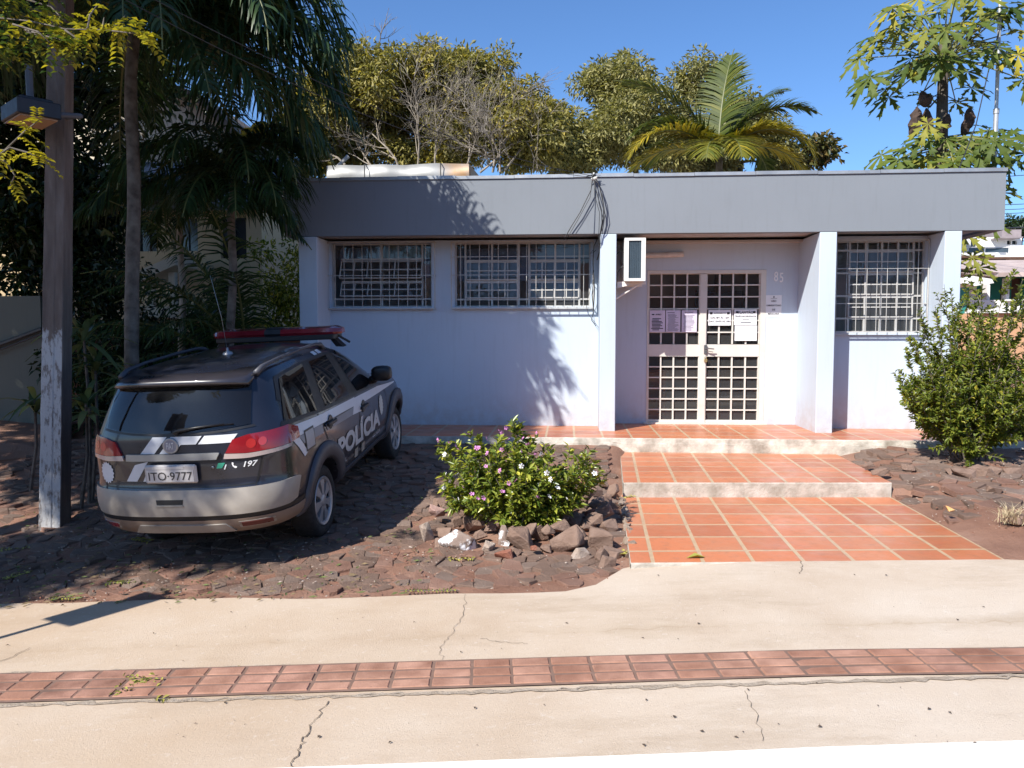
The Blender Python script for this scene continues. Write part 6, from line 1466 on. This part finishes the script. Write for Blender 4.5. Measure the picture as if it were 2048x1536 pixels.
spec = [(853, 1083, .045, .05, .10, RPA, 'narrow pale upright stone at the left end of the flower-bed ring', .02), (874, 1052, .075, .07, .055, groundmat('rock_pink', [(.30, .17, .14), (.42, .27, .23), (.50, .36, .32)], 6, .7, 50), 'pinkish rectangular block resting on the left of the flower-bed ring', .10), (915, 1096, .16, .09, .11, RWH, 'largest rock of the bed with two splashes of white paint', .0), (975, 1103, .05, .05, .05, RPA, 'small pale stone beside the white-splashed rock', 0), (1008, 1117, .075, .06, .05, RRD, 'red brick fragment lying before the flower-bed ring', 0), (1160, 1113, .065, .06, .06, RPA, 'pale broken stone at the right front of the flower-bed ring', 0), (1010, 1088, .045, .05, .09, RWH, 'slim whitish stone standing beside the dark gap of the bed', .02), (1112, 1045, .07, .06, .06, RWH, 'white-edged stone on the upper row under the leaves', .09)]
for x, y, sx, sy, sz, m, lab, up in spec: p = at_g(x, y); p.z += up; rock(p, sx, sy, sz, m, rk.uniform(-.6, .6), lab)
for x, y, s, up in ((1043, 1098, .105, 0), (1078, 1078, .08, .0), (1092, 1104, .06, 0), (1135, 1100, .12, 0), (1200, 1092, .10, 0), (1218, 1062, .085, 0), (1180, 1060, .09, .02), (888, 1075, .07, .0), (950, 1062, .085, .03), (985, 1062, .08, .03), (1020, 1060, .07, .05), (1060, 1055, .07, .05), (1150, 1055, .08, .05), (1195, 1025, .085, .03), (1190, 998, .075, .05), (1205, 975, .07, .02), (1170, 1015, .08, .06), (868, 1030, .07, .02), (880, 1010, .06, 0), (1215, 1010, .07, 0), (1100, 1065, .08, .04), (930, 1048, .08, .06), (1222, 1110, .08, -.02), (1225, 990, .06, 0), (1212, 1130, .07, -.03), (900, 990, .06, 0), (1060, 1082, .06, .06), (1118, 1078, .07, .08), (1155, 1078, .07, .03), (1020, 1085, .06, .04), (1000, 1072, .06, .06), (1095, 1085, .05, .07), (1170, 1088, .06, 0), (1205, 1045, .07, .06), (1190, 1062, .06, .08), (915, 1062, .06, .05), (1130, 1062, .06, .09), (962, 1082, .05, .02), (880, 1092, .05, 0), (1200, 1118, .06, 0), (1030, 1108, .045, 0)):
    p = at_g(x, y); p.z += up; s *= 1.1; rock(p, s * rk.uniform(.8, 1.15), s * rk.uniform(.6, .9), s * rk.uniform(.6, 1.0), RBR, rk.uniform(-.7, .7), LBR, GR, .45)
for x, y, s in ((1168, 985, .05), (1150, 1002, .055), (1180, 1042, .05), (1068, 1112, .035)): p = at_g(x, y); p.z += .05; rock(p, s, s * .8, s * .7, RRD, rk.uniform(0, 3), 'small red brick piece wedged among the flower-bed rocks', 'brick pieces in the bed', .5)
for x, y, s in ((1908, 948, .09), (1960, 950, .11), (1985, 948, .08), (1925, 955, .10), (2030, 950, .09), (1815, 940, .07), (1760, 948, .08), (1735, 935, .06)): p = at_g(x, y); rock(p, s * 1.2, s * .7, s * .55, RBR, rk.uniform(-.4, .4), 'flat brown stone lying at the foot of the tall shrub' if x > 1880 else 'flat brown stone set along the right edge of the upper path', 'stones below the tall shrub' if x > 1880 else 'stones beside the upper path', .25)
p = at_g(1900, 1020); rock(p, .035, .03, .02, groundmat('rock_orange', [(.5, .28, .1), (.6, .36, .15), (.65, .42, .2)], 6), .4, 'small orange-yellow stone on the earth right of the path')
for x, y, s in ((2030, 1045, .10), (1985, 985, .08)): rock(at_g(x, y), s, s * .7, s * .5, RBR, .3, 'large dark stone beside the dry grass tuft' if x > 2000 else 'dark stone between the shrub and the dry grass tuft')
# pale rubble kerb along the left edge of the path
mb = MB(); re = random.Random(12)
for k in range(30):
    t = k / 29; p = at_g(1245 + 22 * t + re.uniform(-4, 4), 1000 + 128 * t); s = re.uniform(.025, .05); bm = bmesh.new()
    for q in range(10): bm.verts.new((p.x + re.uniform(-s, s), p.y + re.uniform(-s, s), p.z + .0 + re.uniform(-.02, s * .9)))
    r = bmesh.ops.convex_hull(bm, input=bm.verts); bm.verts.index_update(); 
    vs = [v.co.copy() for v in bm.verts]; mb.add(vs, [[v.index for v in f.verts] for f in bm.faces]); bm.free()
tag(mb.build('mortar_rubble', groundmat('rubble', [(.20, .145, .11), (.31, .235, .18), (.38, .30, .24)], 9, .9, 60)), kind='structure')
# ---- utility pole
pb = at_d(110, 1074, 7.25); pb.z = gz(pb.x, pb.y) - .05; pt_ = at_d(124, -160, 7.1)
POLE = empty('utility_pole', tuple(pb), 'leaning square concrete utility pole with peeling white paint low down', 'utility pole')
def poleface(painted):
    m, nt, p, out = nodes('pole_concrete_painted' if painted else 'pole_concrete'); v = tex(nt)
    c = ramp(nt, noise(nt, tex(nt, 'Object', (6, 6, 1)), 2, 8, .6), [(.3, (.11, .08, .065, 1)), (.55, (.18, .135, .11, 1)), (.75, (.25, .20, .17, 1))])
    if painted:
        sp = N(nt, 'SeparateXYZ'); nt.links.new(tex(nt), sp.inputs[0]); mr = N(nt, 'MapRange'); mr.inputs[1].default_value = 2.0; mr.inputs[2].default_value = 1.4; nt.links.new(sp.outputs[2], mr.inputs[0])
        ad = N(nt, 'Math', operation='ADD'); nt.links.new(mr.outputs[0], ad.inputs[0]); nt.links.new(noise(nt, tex(nt, 'Object', (5, 5, 2)), 2.4, 8, .65), ad.inputs[1])
        f = mixc(nt, 1.0, ramp(nt, ad.outputs[0], [(.78, (0, 0, 0)), (.86, (1, 1, 1))]), ramp(nt, noise(nt, tex(nt, 'Object', (7, 7, 2.2)), 3.2, 8, .7), [(.40, (.12, .12, .12)), (.50, (1, 1, 1))]), 'MULTIPLY'); c = mixc(nt, f, c, (.50, .48, .46, 1))
    nt.links.new(c, p.inputs['Base Color']); p.inputs['Roughness'].default_value = .9
    b = N(nt, 'Bump'); b.inputs['Strength'].default_value = .7; b.inputs['Distance'].default_value = .01; nt.links.new(noise(nt, v, 45, 9, .7), b.inputs['Height']); nt.links.new(b.outputs[0], p.inputs['Normal']); return m
mb = MB(); K = 40; ang = RAD(8); sec = [(-.098, -.092), (-.092, -.098), (.010, -.098), (.022, -.091), (.092, -.095), (.098, -.088), (.098, .098), (-.098, .098)]
for k in range(K + 1):
    c = pb.lerp(pt_, k / K); s = 1.0 - .22 * k / K
    for x, y in sec: X, Y_ = x * s, y * s; j = .004 * mn.noise((c.z * 6 + x * 9, y * 9, 0)); mb.v.append((c.x + X * math.cos(ang) - Y_ * math.sin(ang) + j, c.y + X * math.sin(ang) + Y_ * math.cos(ang) + j, c.z))
for k in range(K):
    for j in range(8): mb.f.append([8 * k + j, 8 * k + (j + 1) % 8, 8 * k + 8 + (j + 1) % 8, 8 * k + 8 + j]); mb.m.append(0 if j < 4 or j == 7 else 1); mb.uv.append(None)
mb.build('shaft', [poleface(True), poleface(False)], POLE)
fx = at_d(62, 228, 6.75); mb = MB(); X = Matrix.Translation(fx) @ Matrix.Rotation(RAD(-38), 4, 'Z') @ Matrix.Scale(.84, 4)
LM = empty('street_lamp', tuple(fx), 'dark box street lamp hung on the left side of the utility pole', 'lamp')
mb.bbox(-.27, .27, -.20, .20, -.07, .09, .01, 0, X); mb.bbox(-.20, .20, -.15, .15, .09, .13, .01, 0, X); mb.build('housing', mat('lamp_housing', (.018, .018, .024), .5, .2, 8), LM)
mb = MB(); mb.box(-.24, .24, -.17, .17, -.085, -.0705, 0, X); mb.build('diffuser', mat('amber_lens', (.42, .24, .13), .4, .1, 6), LM)
mb = MB(); mb.tube([fx + Vector((.1, .1, .02)), fx + Vector((.25, .30, .06)), Vector((pb.lerp(pt_, .6).x, pb.lerp(pt_, .6).y, fx.z + .08))], .025, 8); mb.tube([fx + Vector((0, 0, .12)), fx + Vector((-.02, .02, .42))], .03, 7); mb.build('arm', mat('lamp_arm', (.10, .10, .11), .5), LM)
# road sign standing just outside the picture, its shadow falls on the sidewalk
a0, a1 = at_g(0, 1283), at_g(150, 1236); a2 = at_g(450, 1166); h2 = Vector((LDIR.x, LDIR.y)).normalized(); tn = math.tan(SUN_EL)
sb_ = a1 - Vector((h2.x, h2.y, 0)) * 2.3; sb_.z = gz(sb_.x, sb_.y)
SG = empty('road_sign', tuple(sb_), 'road sign on a thin steel post left of the picture, shading the sidewalk', 'sign')
zb = sb_.z + 2.3 * tn - (sb_.z - a1.z) * 0; ln = (Vector((a2.x, a2.y)) - Vector((a1.x, a1.y))).length
mb = MB(); mb.tube([sb_, (sb_.x, sb_.y, zb + ln * tn * .75)], .025, 8); mb.build('post', MET, SG)
mb = MB(); mb.bbox(-.17, .17, -.012, .0, zb, zb + ln * tn * .72, .004, 0, Matrix.Translation((sb_.x, sb_.y - .03, 0)) @ Matrix.Rotation(RAD(-25), 4, 'Z')); mb.build('plate', mat('sign_back', (.45, .45, .46), .4, metal=.5), SG)
# ---- fallen sprigs, leaves, litter
YG = leafmat('fallen_leaflets', [(0, (.10, .12, .02)), (.5, (.28, .27, .05)), (1, (.50, .42, .10))], .6, .1)
def sprig(px, py, dirdeg, L, n, lf, seed, label, r=(.6, .2), pile=False):
    rng = np.random.default_rng(seed); p = at_g(px, py); p.z += .02; nb = NB(); a = RAD(dirdeg); d = np.array([math.cos(a), math.sin(a), 0.0]); s = np.array([-d[1], d[0], 0])
    if pile:
        m = n * 2; P = np.array(p) + rng.normal(0, 1, (m, 3)) * [L * .35, L * .22, .012]; P[:, 2] = np.maximum(P[:, 2], p.z); D = rng.normal(0, 1, (m, 3)) * [1, 1, .3]; nb.leaves(P, D, np.tile([0, 0, 1.0], (m, 1)) + rng.normal(0, .4, (m, 3)), lf, lf * .45, rng, r=np.clip(rng.normal(r[0], r[1], m), 0, 1))
    else:
        t = np.linspace(.1, 1, n); B = np.array(p) + np.outer(t * L, d)
        for sg in (-1, 1): nb.leaves(B, np.tile(s * sg + d * .5, (n, 1)) + rng.normal(0, .15, (n, 3)) + [0, 0, .12], np.tile([0, 0, 1.0], (n, 1)) + rng.normal(0, .3, (n, 3)), lf, lf * .4, rng, r=np.clip(rng.normal(r[0], r[1], n), 0, 1))
    o = nb.build('fallen_sprig', YG); tag(o, label, 'fallen leaves', None)
    if not pile: mb = MB(); mb.tube([Vector(p), Vector((np.array(p) + d * L * 1.1).tolist())], .003, 4); mb.build('twig', BARK, o)
sprig(385, 1357, 25, .22, 9, .035, 1, 'yellow-green leaf sprig fallen across the sidewalk above the red strip', (.7, .2)); sprig(290, 1370, 0, .16, 26, .03, 2, 'heap of curled dry leaves lying on the red tactile strip', (.45, .2), True); sprig(250, 1393, 0, .08, 8, .03, 3, 'smaller dry leaf cluster below the heap on the red strip', (.5, .2), True)
sprig(310, 1406, 10, .06, 3, .05, 4, 'few bright green leaflets on the lower rim of the red strip', (.8, .1)); sprig(800, 1187, 5, .36, 14, .035, 5, 'long green leaf spray fallen on the earth edge of the sidewalk', (.4, .2)); sprig(890, 1123, 5, .20, 9, .05, 6, 'pale green leaf sprig lying below the flower-bed rocks', (.7, .1))
sprig(265, 1080, -25, .22, 9, .05, 7, 'yellow-green sprig on the ground behind the rear bumper', (.75, .15)); sprig(205, 1172, 15, .28, 13, .05, 8, 'dark green feathery sprig in the shade left of the car', (.15, .1)); sprig(-10, 1105, 25, .42, 16, .05, 9, 'bright yellow-green frond piece on the ground by the pole', (.75, .2)); sprig(0, 1165, 70, .22, 12, .045, 10, 'pale feathery sprig at the left edge of the yard', (.7, .2)); sprig(90, 1203, 10, .22, 10, .04, 11, 'green sprig at the edge of the sidewalk below the pole', (.5, .2))
sprig(1237, 1115, 60, .10, 6, .05, 12, 'small weed sprig at the lower left corner of the tiled path', (.75, .2)); sprig(1243, 1000, 35, .12, 5, .05, 13, 'little pale green weed beside the step of the path', (.7, .1))
nb = NB(); rg = np.random.default_rng(14); pl = at_z(1372, 1116, .022); nb.leaves(np.array([pl, pl + Vector((.02, .01, .002))]), np.array([[1, .35, .1], [1, .1, .15]]), np.array([[0, -.2, 1.0], [.2, 0, 1]]), np.array([.16, .12]), .05, rg, fold=.3, r=[.7, .55]); tag(nb.build('fallen_leaf', YG), 'single curled yellow leaf on the bottom row of path tiles', 'fallen leaf')
mb = MB(); rl = random.Random(15)
for k in range(150):
    x, y = rl.uniform(0, 2048), rl.uniform(1135, 1500)
    if y < 1215 and x < 1240: continue
    p = at_g(x, y); z = zs(p.x) + .0175; s = rl.choice([.003, .004, .006, .011]) ; a = rl.uniform(0, PI); w_ = rl.uniform(.3, .8); dx, dy = math.cos(a) * s, math.sin(a) * s
    mb.add([(p.x - dx, p.y - dy, z), (p.x - dy * w_, p.y + dx * w_, z + s * .4), (p.x + dx, p.y + dy, z), (p.x + dy * w_, p.y - dx * w_, z + s * .3)], [(0, 3, 2, 1)])
tag(mb.build('sidewalk_litter', mat('litter_brown', (.09, .06, .04), .9, .4, 40)), 'tiny dark seeds and leaf bits scattered over the pale sidewalk', 'litter', kind='stuff')
mb = MB()
for k in range(900):
    x, y = rl.uniform(-5.2, -1.0), 4.95 + rl.random() ** 1.3 * 2.8
    if y < bnd(x) - .12: continue
    s = rl.uniform(.012, .035); a = rl.uniform(0, PI); z = gz(x, y) + .022; dx, dy = math.cos(a) * s, math.sin(a) * s; w_ = .3
    mb.add([(x - dx, y - dy, z), (x - dy * w_, y + dx * w_, z + .008), (x + dx, y + dy, z + .004), (x + dy * w_, y - dx * w_, z)], [(0, 3, 2, 1)], rl.choice([0, 0, 1]))
tag(mb.build('leaf_litter', [mat('dead_leaf_bits', (.20, .14, .07), .9, .4, 40), mat('green_leaf_bits', (.12, .14, .04), .8, .4, 40)]), 'dry leaf litter strewn over the shaded yard around the pole', 'leaf litter', kind='stuff')
# ---- neighbouring house at the left
BEI = plaster('beige_house_paint', (.54, .41, .245)); BEI2 = plaster('cream_house_paint', (.60, .52, .40)); ROOFB = mat('bluish_roof_sheet', (.15, .185, .24), .5, .2, 3, sc=(14, 1, 1))
NH = empty('neighbour_house', (-8, 17, .27), 'beige two-storey house half hidden by palms left of the station', 'house')
hx = at_y(523, 450, 15.5).x; zt = at_y(500, 412, 15.5).z; zw = [(at_y(a, 450, 15.5).x, at_y(b, 450, 15.5).x, at_y(0, c, 15.5).z, at_y(0, d, 15.5).z) for a, b, c, d in ((272, 312, 505, 440), (440, 492, 520, 440), (345, 395, 505, 440))]
zw.sort(); mb = MB(); wall_xz(mb, -16, hx, .2, zt, 15.5, 15.7, zw); mb.box(hx - .2, hx, 15.7, 22, .2, zt); mb.build('wall', BEI, NH)
for a, b, c, d in zw: mb = MB(); mb.box(a, b, 15.62, 15.66, c, d); mb.box((a + b) / 2 - .03, (a + b) / 2 + .03, 15.58, 15.615, c, d); mb.box(a, b, 15.58, 15.615, d - .05, d); mb.build('window', mat('house_window', (.05, .055, .06), .1), NH)
mb = MB(); z2 = at_y(400, 335, 17.6).z; xr = at_y(522, 405, 15.3).x + .1
mb.add([(-16, 15.2, zt + .02), (xr, 15.2, zt + .02), (xr, 17.7, z2 + .2), (-16, 17.7, z2 + .2), (-16, 15.2, zt - .12), (xr, 15.2, zt - .12), (xr, 17.7, z2 + .05), (-16, 17.7, z2 + .05)], [(0, 1, 2, 3), (7, 6, 5, 4), (0, 4, 5, 1), (1, 5, 6, 2), (2, 6, 7, 3), (3, 7, 4, 0)]); mb.build('roof', ROOFB, NH)
P3 = [at_y(x, y, 17.6) for x, y in ((-200, 360), (492, 360), (486, 320), (455, 262), (430, 232), (395, 200), (340, 178), (280, 166), (-200, 160))]; mb = MB(); mb.prism(P3, (0, 5, 0)); mb.build('upper_wall', BEI2, NH)
P4 = [at_y(x, y, 17.3) for x, y in ((500, 325), (468, 258), (440, 224), (400, 188), (342, 166), (280, 154), (-200, 148), (-200, 162), (278, 168), (338, 180), (392, 202), (428, 236), (455, 266), (490, 335))]; mb = MB(); mb.prism(P4, (0, 5.6, 0)); mb.build('eave', mat('eave_brown', (.16, .12, .09), .8), NH)
mb = MB(); g3 = [at_y(x, y, 14.9) for x, y in ((255, 405), (262, 342), (352, 400))]; mb.prism(g3, (0, .5, 0)); mb.build('gable', mat('dark_gable', (.04, .04, .05), .7), NH)
mb = MB(); q = [at_y(x, y, 14.4) for x, y in ((268, 545), (350, 510), (350, 530), (268, 568))]; mb.prism(q, (0, .9, 0)); mb.build('stair_slab', BEI2, NH)
for a in (305, 348): mb = MB(); p = at_y(a, 650, 14.6); mb.box(p.x - .06, p.x + .06, 14.55, 14.67, .27, at_y(a, 545, 14.6).z); mb.build('veranda_post', BEI2, NH)
mb = MB(); mb.box(at_y(262, 500, 14.4).x, at_y(525, 500, 14.4).x, 14.4, 15.4, at_y(400, 636, 14.4).z, at_y(400, 612, 14.4).z); mb.build('veranda_beam', BEI2, NH)
GW = MB(); GW.box(-14, at_y(84, 700, 10.2).x, 10.2, 10.35, 0, at_y(40, 592, 10.2).z); gwo = tag(GW.build('garden_wall', plaster('mossy_render', (.13, .135, .11))), 'grey-green rendered garden wall left of the utility pole', 'wall')
mb = MB(); mb.tube([at_y(-120, 733, 10.14), at_y(84, 658, 10.14)], .03, 7); mb.tube([at_y(-120, 745, 10.12), at_y(84, 668, 10.12)], .012, 6); mb.build('handrail', mat('rail_dark', (.05, .045, .04), .5), gwo)
BW = MB(); BW.bbox(at_y(85, 700, 12.9).x, -3.95, 12.9, 13.1, .2, at_y(400, 672, 12.9).z, .02); tag(BW.build('brick_wall', RRD), 'low dark red boundary wall behind the car', 'wall')
BK = MB(); pts = [at_g(-300, 870), at_g(140, 838), at_g(140, 905), at_g(-300, 960)]
for i in range(2): pts[i].z += .28
BK.add([Vector(p) for p in pts] + [Vector((p.x, p.y, 0)) for p in pts], [(0, 3, 2, 1), (3, 7, 6, 2), (2, 6, 5, 1), (0, 4, 7, 3), (0, 1, 5, 4)]); tag(BK.build('earth_bank', DIRT), kind='structure')
# ---- houses up the street on the right
WHI = plaster('white_house_paint', (.74, .72, .69)); HA = empty('veranda_house', tuple(at_y(2040, 700, 24)), 'single-storey house with green walls, white veranda and faded pink roof', 'house')
PX = lambda x, y, Y: at_y(x, y, Y)
def pbox(mb, x0, x1, y0, y1, Y, D, mi=0): a, b = PX(x0, y1, Y), PX(x1, y0, Y); mb.box(a.x, b.x, Y, Y + D, a.z, b.z, mi)
GRN = plaster('green_house_paint', (.05, .30, .24)); ROOFP = mat('faded_pink_roof', (.40, .30, .27), .85, .25, 2, .5, 30, c2=(.50, .40, .36), sc=(1, 5, 1))
def hole(x0, x1, y0, y1, Y): a, b = PX(x0, y1, Y), PX(x1, y0, Y); return (a.x, b.x, a.z, b.z)
mb = MB(); h = [hole(1962, 1972, 558, 600, 25.6), hole(2000, 2012, 570, 600, 25.6), hole(2022, 2044, 556, 598, 25.6), hole(2090, 2150, 556, 598, 25.6)]
a, b = PX(1945, 690, 25.6), PX(2500, 545, 25.6); wall_xz(mb, a.x, b.x, a.z, b.z, 25.6, 25.8, h); mb.box(a.x - .2, a.x, 25.6, 33, a.z, b.z); mb.build('wall', GRN, HA)
for q in h: mb = MB(); mb.box(q[0], q[1], 25.7, 25.74, q[2], q[3]); mb.build('window', mat('brown_shutter', (.16, .08, .06), .6), HA)
for x in (1950, 1977, 2016, 2075, 2140): mb = MB(); pbox(mb, x - 4, x + 4, 556, 606, 23.9, .25); mb.build('veranda_post', WHI, HA)
mb = MB(); pbox(mb, 1940, 2012, 600, 622, 23.8, .2); pbox(mb, 1940, 2500, 620, 626, 23.78, .3); pbox(mb, 2012, 2500, 597, 602, 23.8, .25)
for k in range(40): x = 2018 + 9 * k; p = PX(x, 612, 23.95); mb.lathe([(.03, PX(x, 620, 23.95).z), (.055, PX(x, 614, 23.95).z), (.03, PX(x, 608, 23.95).z), (.045, PX(x, 604, 23.95).z), (.03, PX(x, 600, 23.95).z)], Matrix.Translation((p.x, 23.95, 0)), 6)
mb.build('balustrade', WHI, HA)
mb = MB(); pbox(mb, 1900, 2500, 626, 720, 23.9, .3); mb.build('plinth_wall', plaster('ochre_wall', (.52, .30, .17)), HA)
mb = MB(); r4 = [PX(1958, 523, 24.8), PX(2500, 505, 29), PX(2500, 500, 29), PX(2000, 512, 29)]
e0, e1 = PX(1998, 545, 23.3), PX(2500, 545, 23.3); rz = PX(2040, 520, 28).z - .8
f = [Vector((e0.x, 23.3, e0.z)), Vector((e1.x, 23.3, e0.z)), Vector((e1.x, 28, rz + .8)), Vector((e0.x - 1.2, 28, rz + .8))]; gl = Vector((PX(1925, 552, 26).x, 26.0, e0.z + .1))
mb.add([*f, *[p - Vector((0, 0, .12)) for p in f], gl, gl - Vector((0, 0, .12))], [(0, 1, 2, 3), (7, 6, 5, 4), (0, 4, 5, 1), (0, 3, 8), (9, 7, 4), (0, 8, 9, 4), (8, 3, 7, 9), (1, 5, 6, 2), (2, 6, 7, 3)]); mb.build('roof', ROOFP, HA)
mb = MB(); q = [PX(x, y, 23.2) for x, y in ((1930, 566), (1946, 552), (1984, 558), (1988, 566), (1950, 572))]; mb.prism(q, (0, 1.6, 0)); mb.build('porch_roof', WHI, HA)
HB = empty('balcony_house', tuple(PX(2000, 560, 36)), 'white two-storey house with glass balcony rail and dark eaves behind the pink roof', 'house')
mb = MB(); hb = [hole(1941, 1955, 476, 494, 38), hole(2014, 2022, 481, 489, 38), hole(2024, 2034, 481, 489, 38)]; a, b = PX(1915, 560, 38), PX(2044, 474, 38); wall_xz(mb, a.x, b.x, a.z, b.z, 38, 38.3, hb); mb.box(b.x - .3, b.x, 38.3, 44, a.z, b.z); pbox(mb, 2018, 2300, 489, 540, 36.2, .3); mb.build('wall', WHI, HB)
for q in hb: mb = MB(); mb.box(q[0], q[1], 38.15, 38.2, q[2], q[3]); mb.build('window', mat('far_window', (.03, .035, .045), .1), HB)
mb = MB(); pbox(mb, 1915, 1990, 505, 511, 35.5, 2.5); pbox(mb, 1990, 2300, 508, 514, 35.5, 2.5); mb.build('balcony_slab', WHI, HB)
mb = MB(); pbox(mb, 1938, 1967, 496, 505, 35.6, .04); pbox(mb, 1971, 2017, 496, 505, 35.6, .04); mb.build('balcony_glass', mat('balcony_glass', (.06, .08, .10), .08), HB)
mb = MB()
for x in (1937, 1969, 2018): pbox(mb, x - 1, x + 1, 494, 506, 35.58, .1)
pbox(mb, 1936, 2019, 494, 496, 35.57, .08); mb.build('balcony_rail', WHI, HB)
mb = MB(); q = [PX(x, y, 35) for x, y in ((1915, 474), (1938, 476), (1990, 465), (2004, 461), (1915, 458))]; mb.prism(q, (0, 4, 0)); mb.build('eave', mat('eave_taupe', (.20, .15, .14), .8), HB)
mb = MB(); pbox(mb, 2004, 2043, 459, 476, 37.5, 4); pbox(mb, 2000, 2046, 473, 476, 37.2, 4); mb.build('roof', mat('roof_taupe', (.30, .25, .25), .8), HB)
mb = MB(); pbox(mb, 1915, 2300, 514, 545, 36.6, 3); mb.build('lower_storey', mat('brown_soffit', (.18, .12, .11), .8), HB)
ell = [((PX(2030, 462, 60).x, 60, PX(2030, 456, 60).z), (1.2, 1.2, .6)), ((PX(2060, 455, 60).x, 60, PX(2060, 450, 60).z), (1.5, 1.2, .8))]
tree((ell[0][0][0] + .5, 60, .3), (ell[0][0][0] + .5, 60, ell[0][0][2] - .4), ell, 40, 60, .5, .3, .14, DARKG, 'distant dark treetop over the white house at the right edge', 95, .15)
# hill and far trees closing the horizon
mb = MB(); n = 60
for k in range(n + 1):
    x = -160 + 360 * k / n; h = 6 + 5 * mn.noise((x * .02, 0, 0)) + 2 * mn.noise((x * .07, 3, 0)); mb.v += [(x, 110, -1), (x, 150, h * .6 if x < 60 else h * .8), (x, 200, h)]
for k in range(n):
    for j in range(2): a = 3 * k + j; mb.f.append([a, a + 3, a + 4, a + 1]); mb.m.append(0); mb.uv.append(None)
tag(mb.build('hill', groundmat('wooded_hill', [(.03, .05, .02), (.06, .08, .03), (.09, .10, .05)], .3, 1, 2), smooth=True), kind='structure')
# overhead power lines beyond the right end of the roof
for k, (y0, y1, yl) in enumerate(((262, 240, 300), (300, 282, 330), (330, 318, 352), (398, 388, 405), (408, 398, 415), (416, 404, 424), (446, 436, 452))):
    a, b = at_y(1900, yl, 22 + k), at_y(2400, y1 - 40, 17); mb = MB(); mb.tube([a.lerp(b, t / 16) - Vector((0, 0, 1.1 * (t / 16) * (1 - t / 16))) for t in range(17)], .009 if k < 6 else .02, 5)
    tag(mb.build('power_line', BLK), ['topmost', 'second', 'third', 'fourth', 'fifth', 'sixth', 'lowest and thickest'][k] + ' of the overhead lines running past the right end of the roof', 'power line')

# ---- the other side of the street, seen only in the panes and the car's paint
OB = empty('opposite_house', (-2, -18, -.2), 'long cream house with tiled roof across the street, outside the picture', 'house')
mb = MB(); wh = [(-17 + 4 * k, -15.2 + 4 * k, 1.1, 2.4) for k in range(8)]; wall_xz(mb, -20, 18, -.3, 3.4, -18.2, -18, wh); mb.build('wall', plaster('cream_render', (.30, .26, .20)), OB)
for a, b, c, d in wh: mb = MB(); mb.box(a, b, -18.14, -18.10, c, d); mb.build('window', mat('dark_pane', (.04, .045, .05), .1), OB)
mb = MB(); mb.prism([(-20.6, -17.2, 3.35), (-20.6, -17.2, 3.5), (-20.6, -22.5, 5.6), (-20.6, -22.5, 3.35)], (39.2, 0, 0)); mb.build('roof', mat('clay_tiles', (.22, .10, .07), .9, .3, 3), OB)
for k, (x, y, s) in enumerate(((-13, -13.5, 1.0), (-3.5, -14.5, 1.2), (6.5, -13.8, .9), (14, -14.5, 1.2))):
    ell = [((x, y, 4.4 * s), (2.3 * s, 1.8, 1.6 * s)), ((x + 1, y - .4, 3.4 * s), (1.8, 1.5, 1.2))]
    tree((x, y, -.2), (x, y, 2.6 * s), ell, 70, 90, .6, .26, .12, DARKG, ['first', 'second', 'third', 'fourth'][k] + ' street tree from the left across the road, outside the picture', 200 + k, .14)
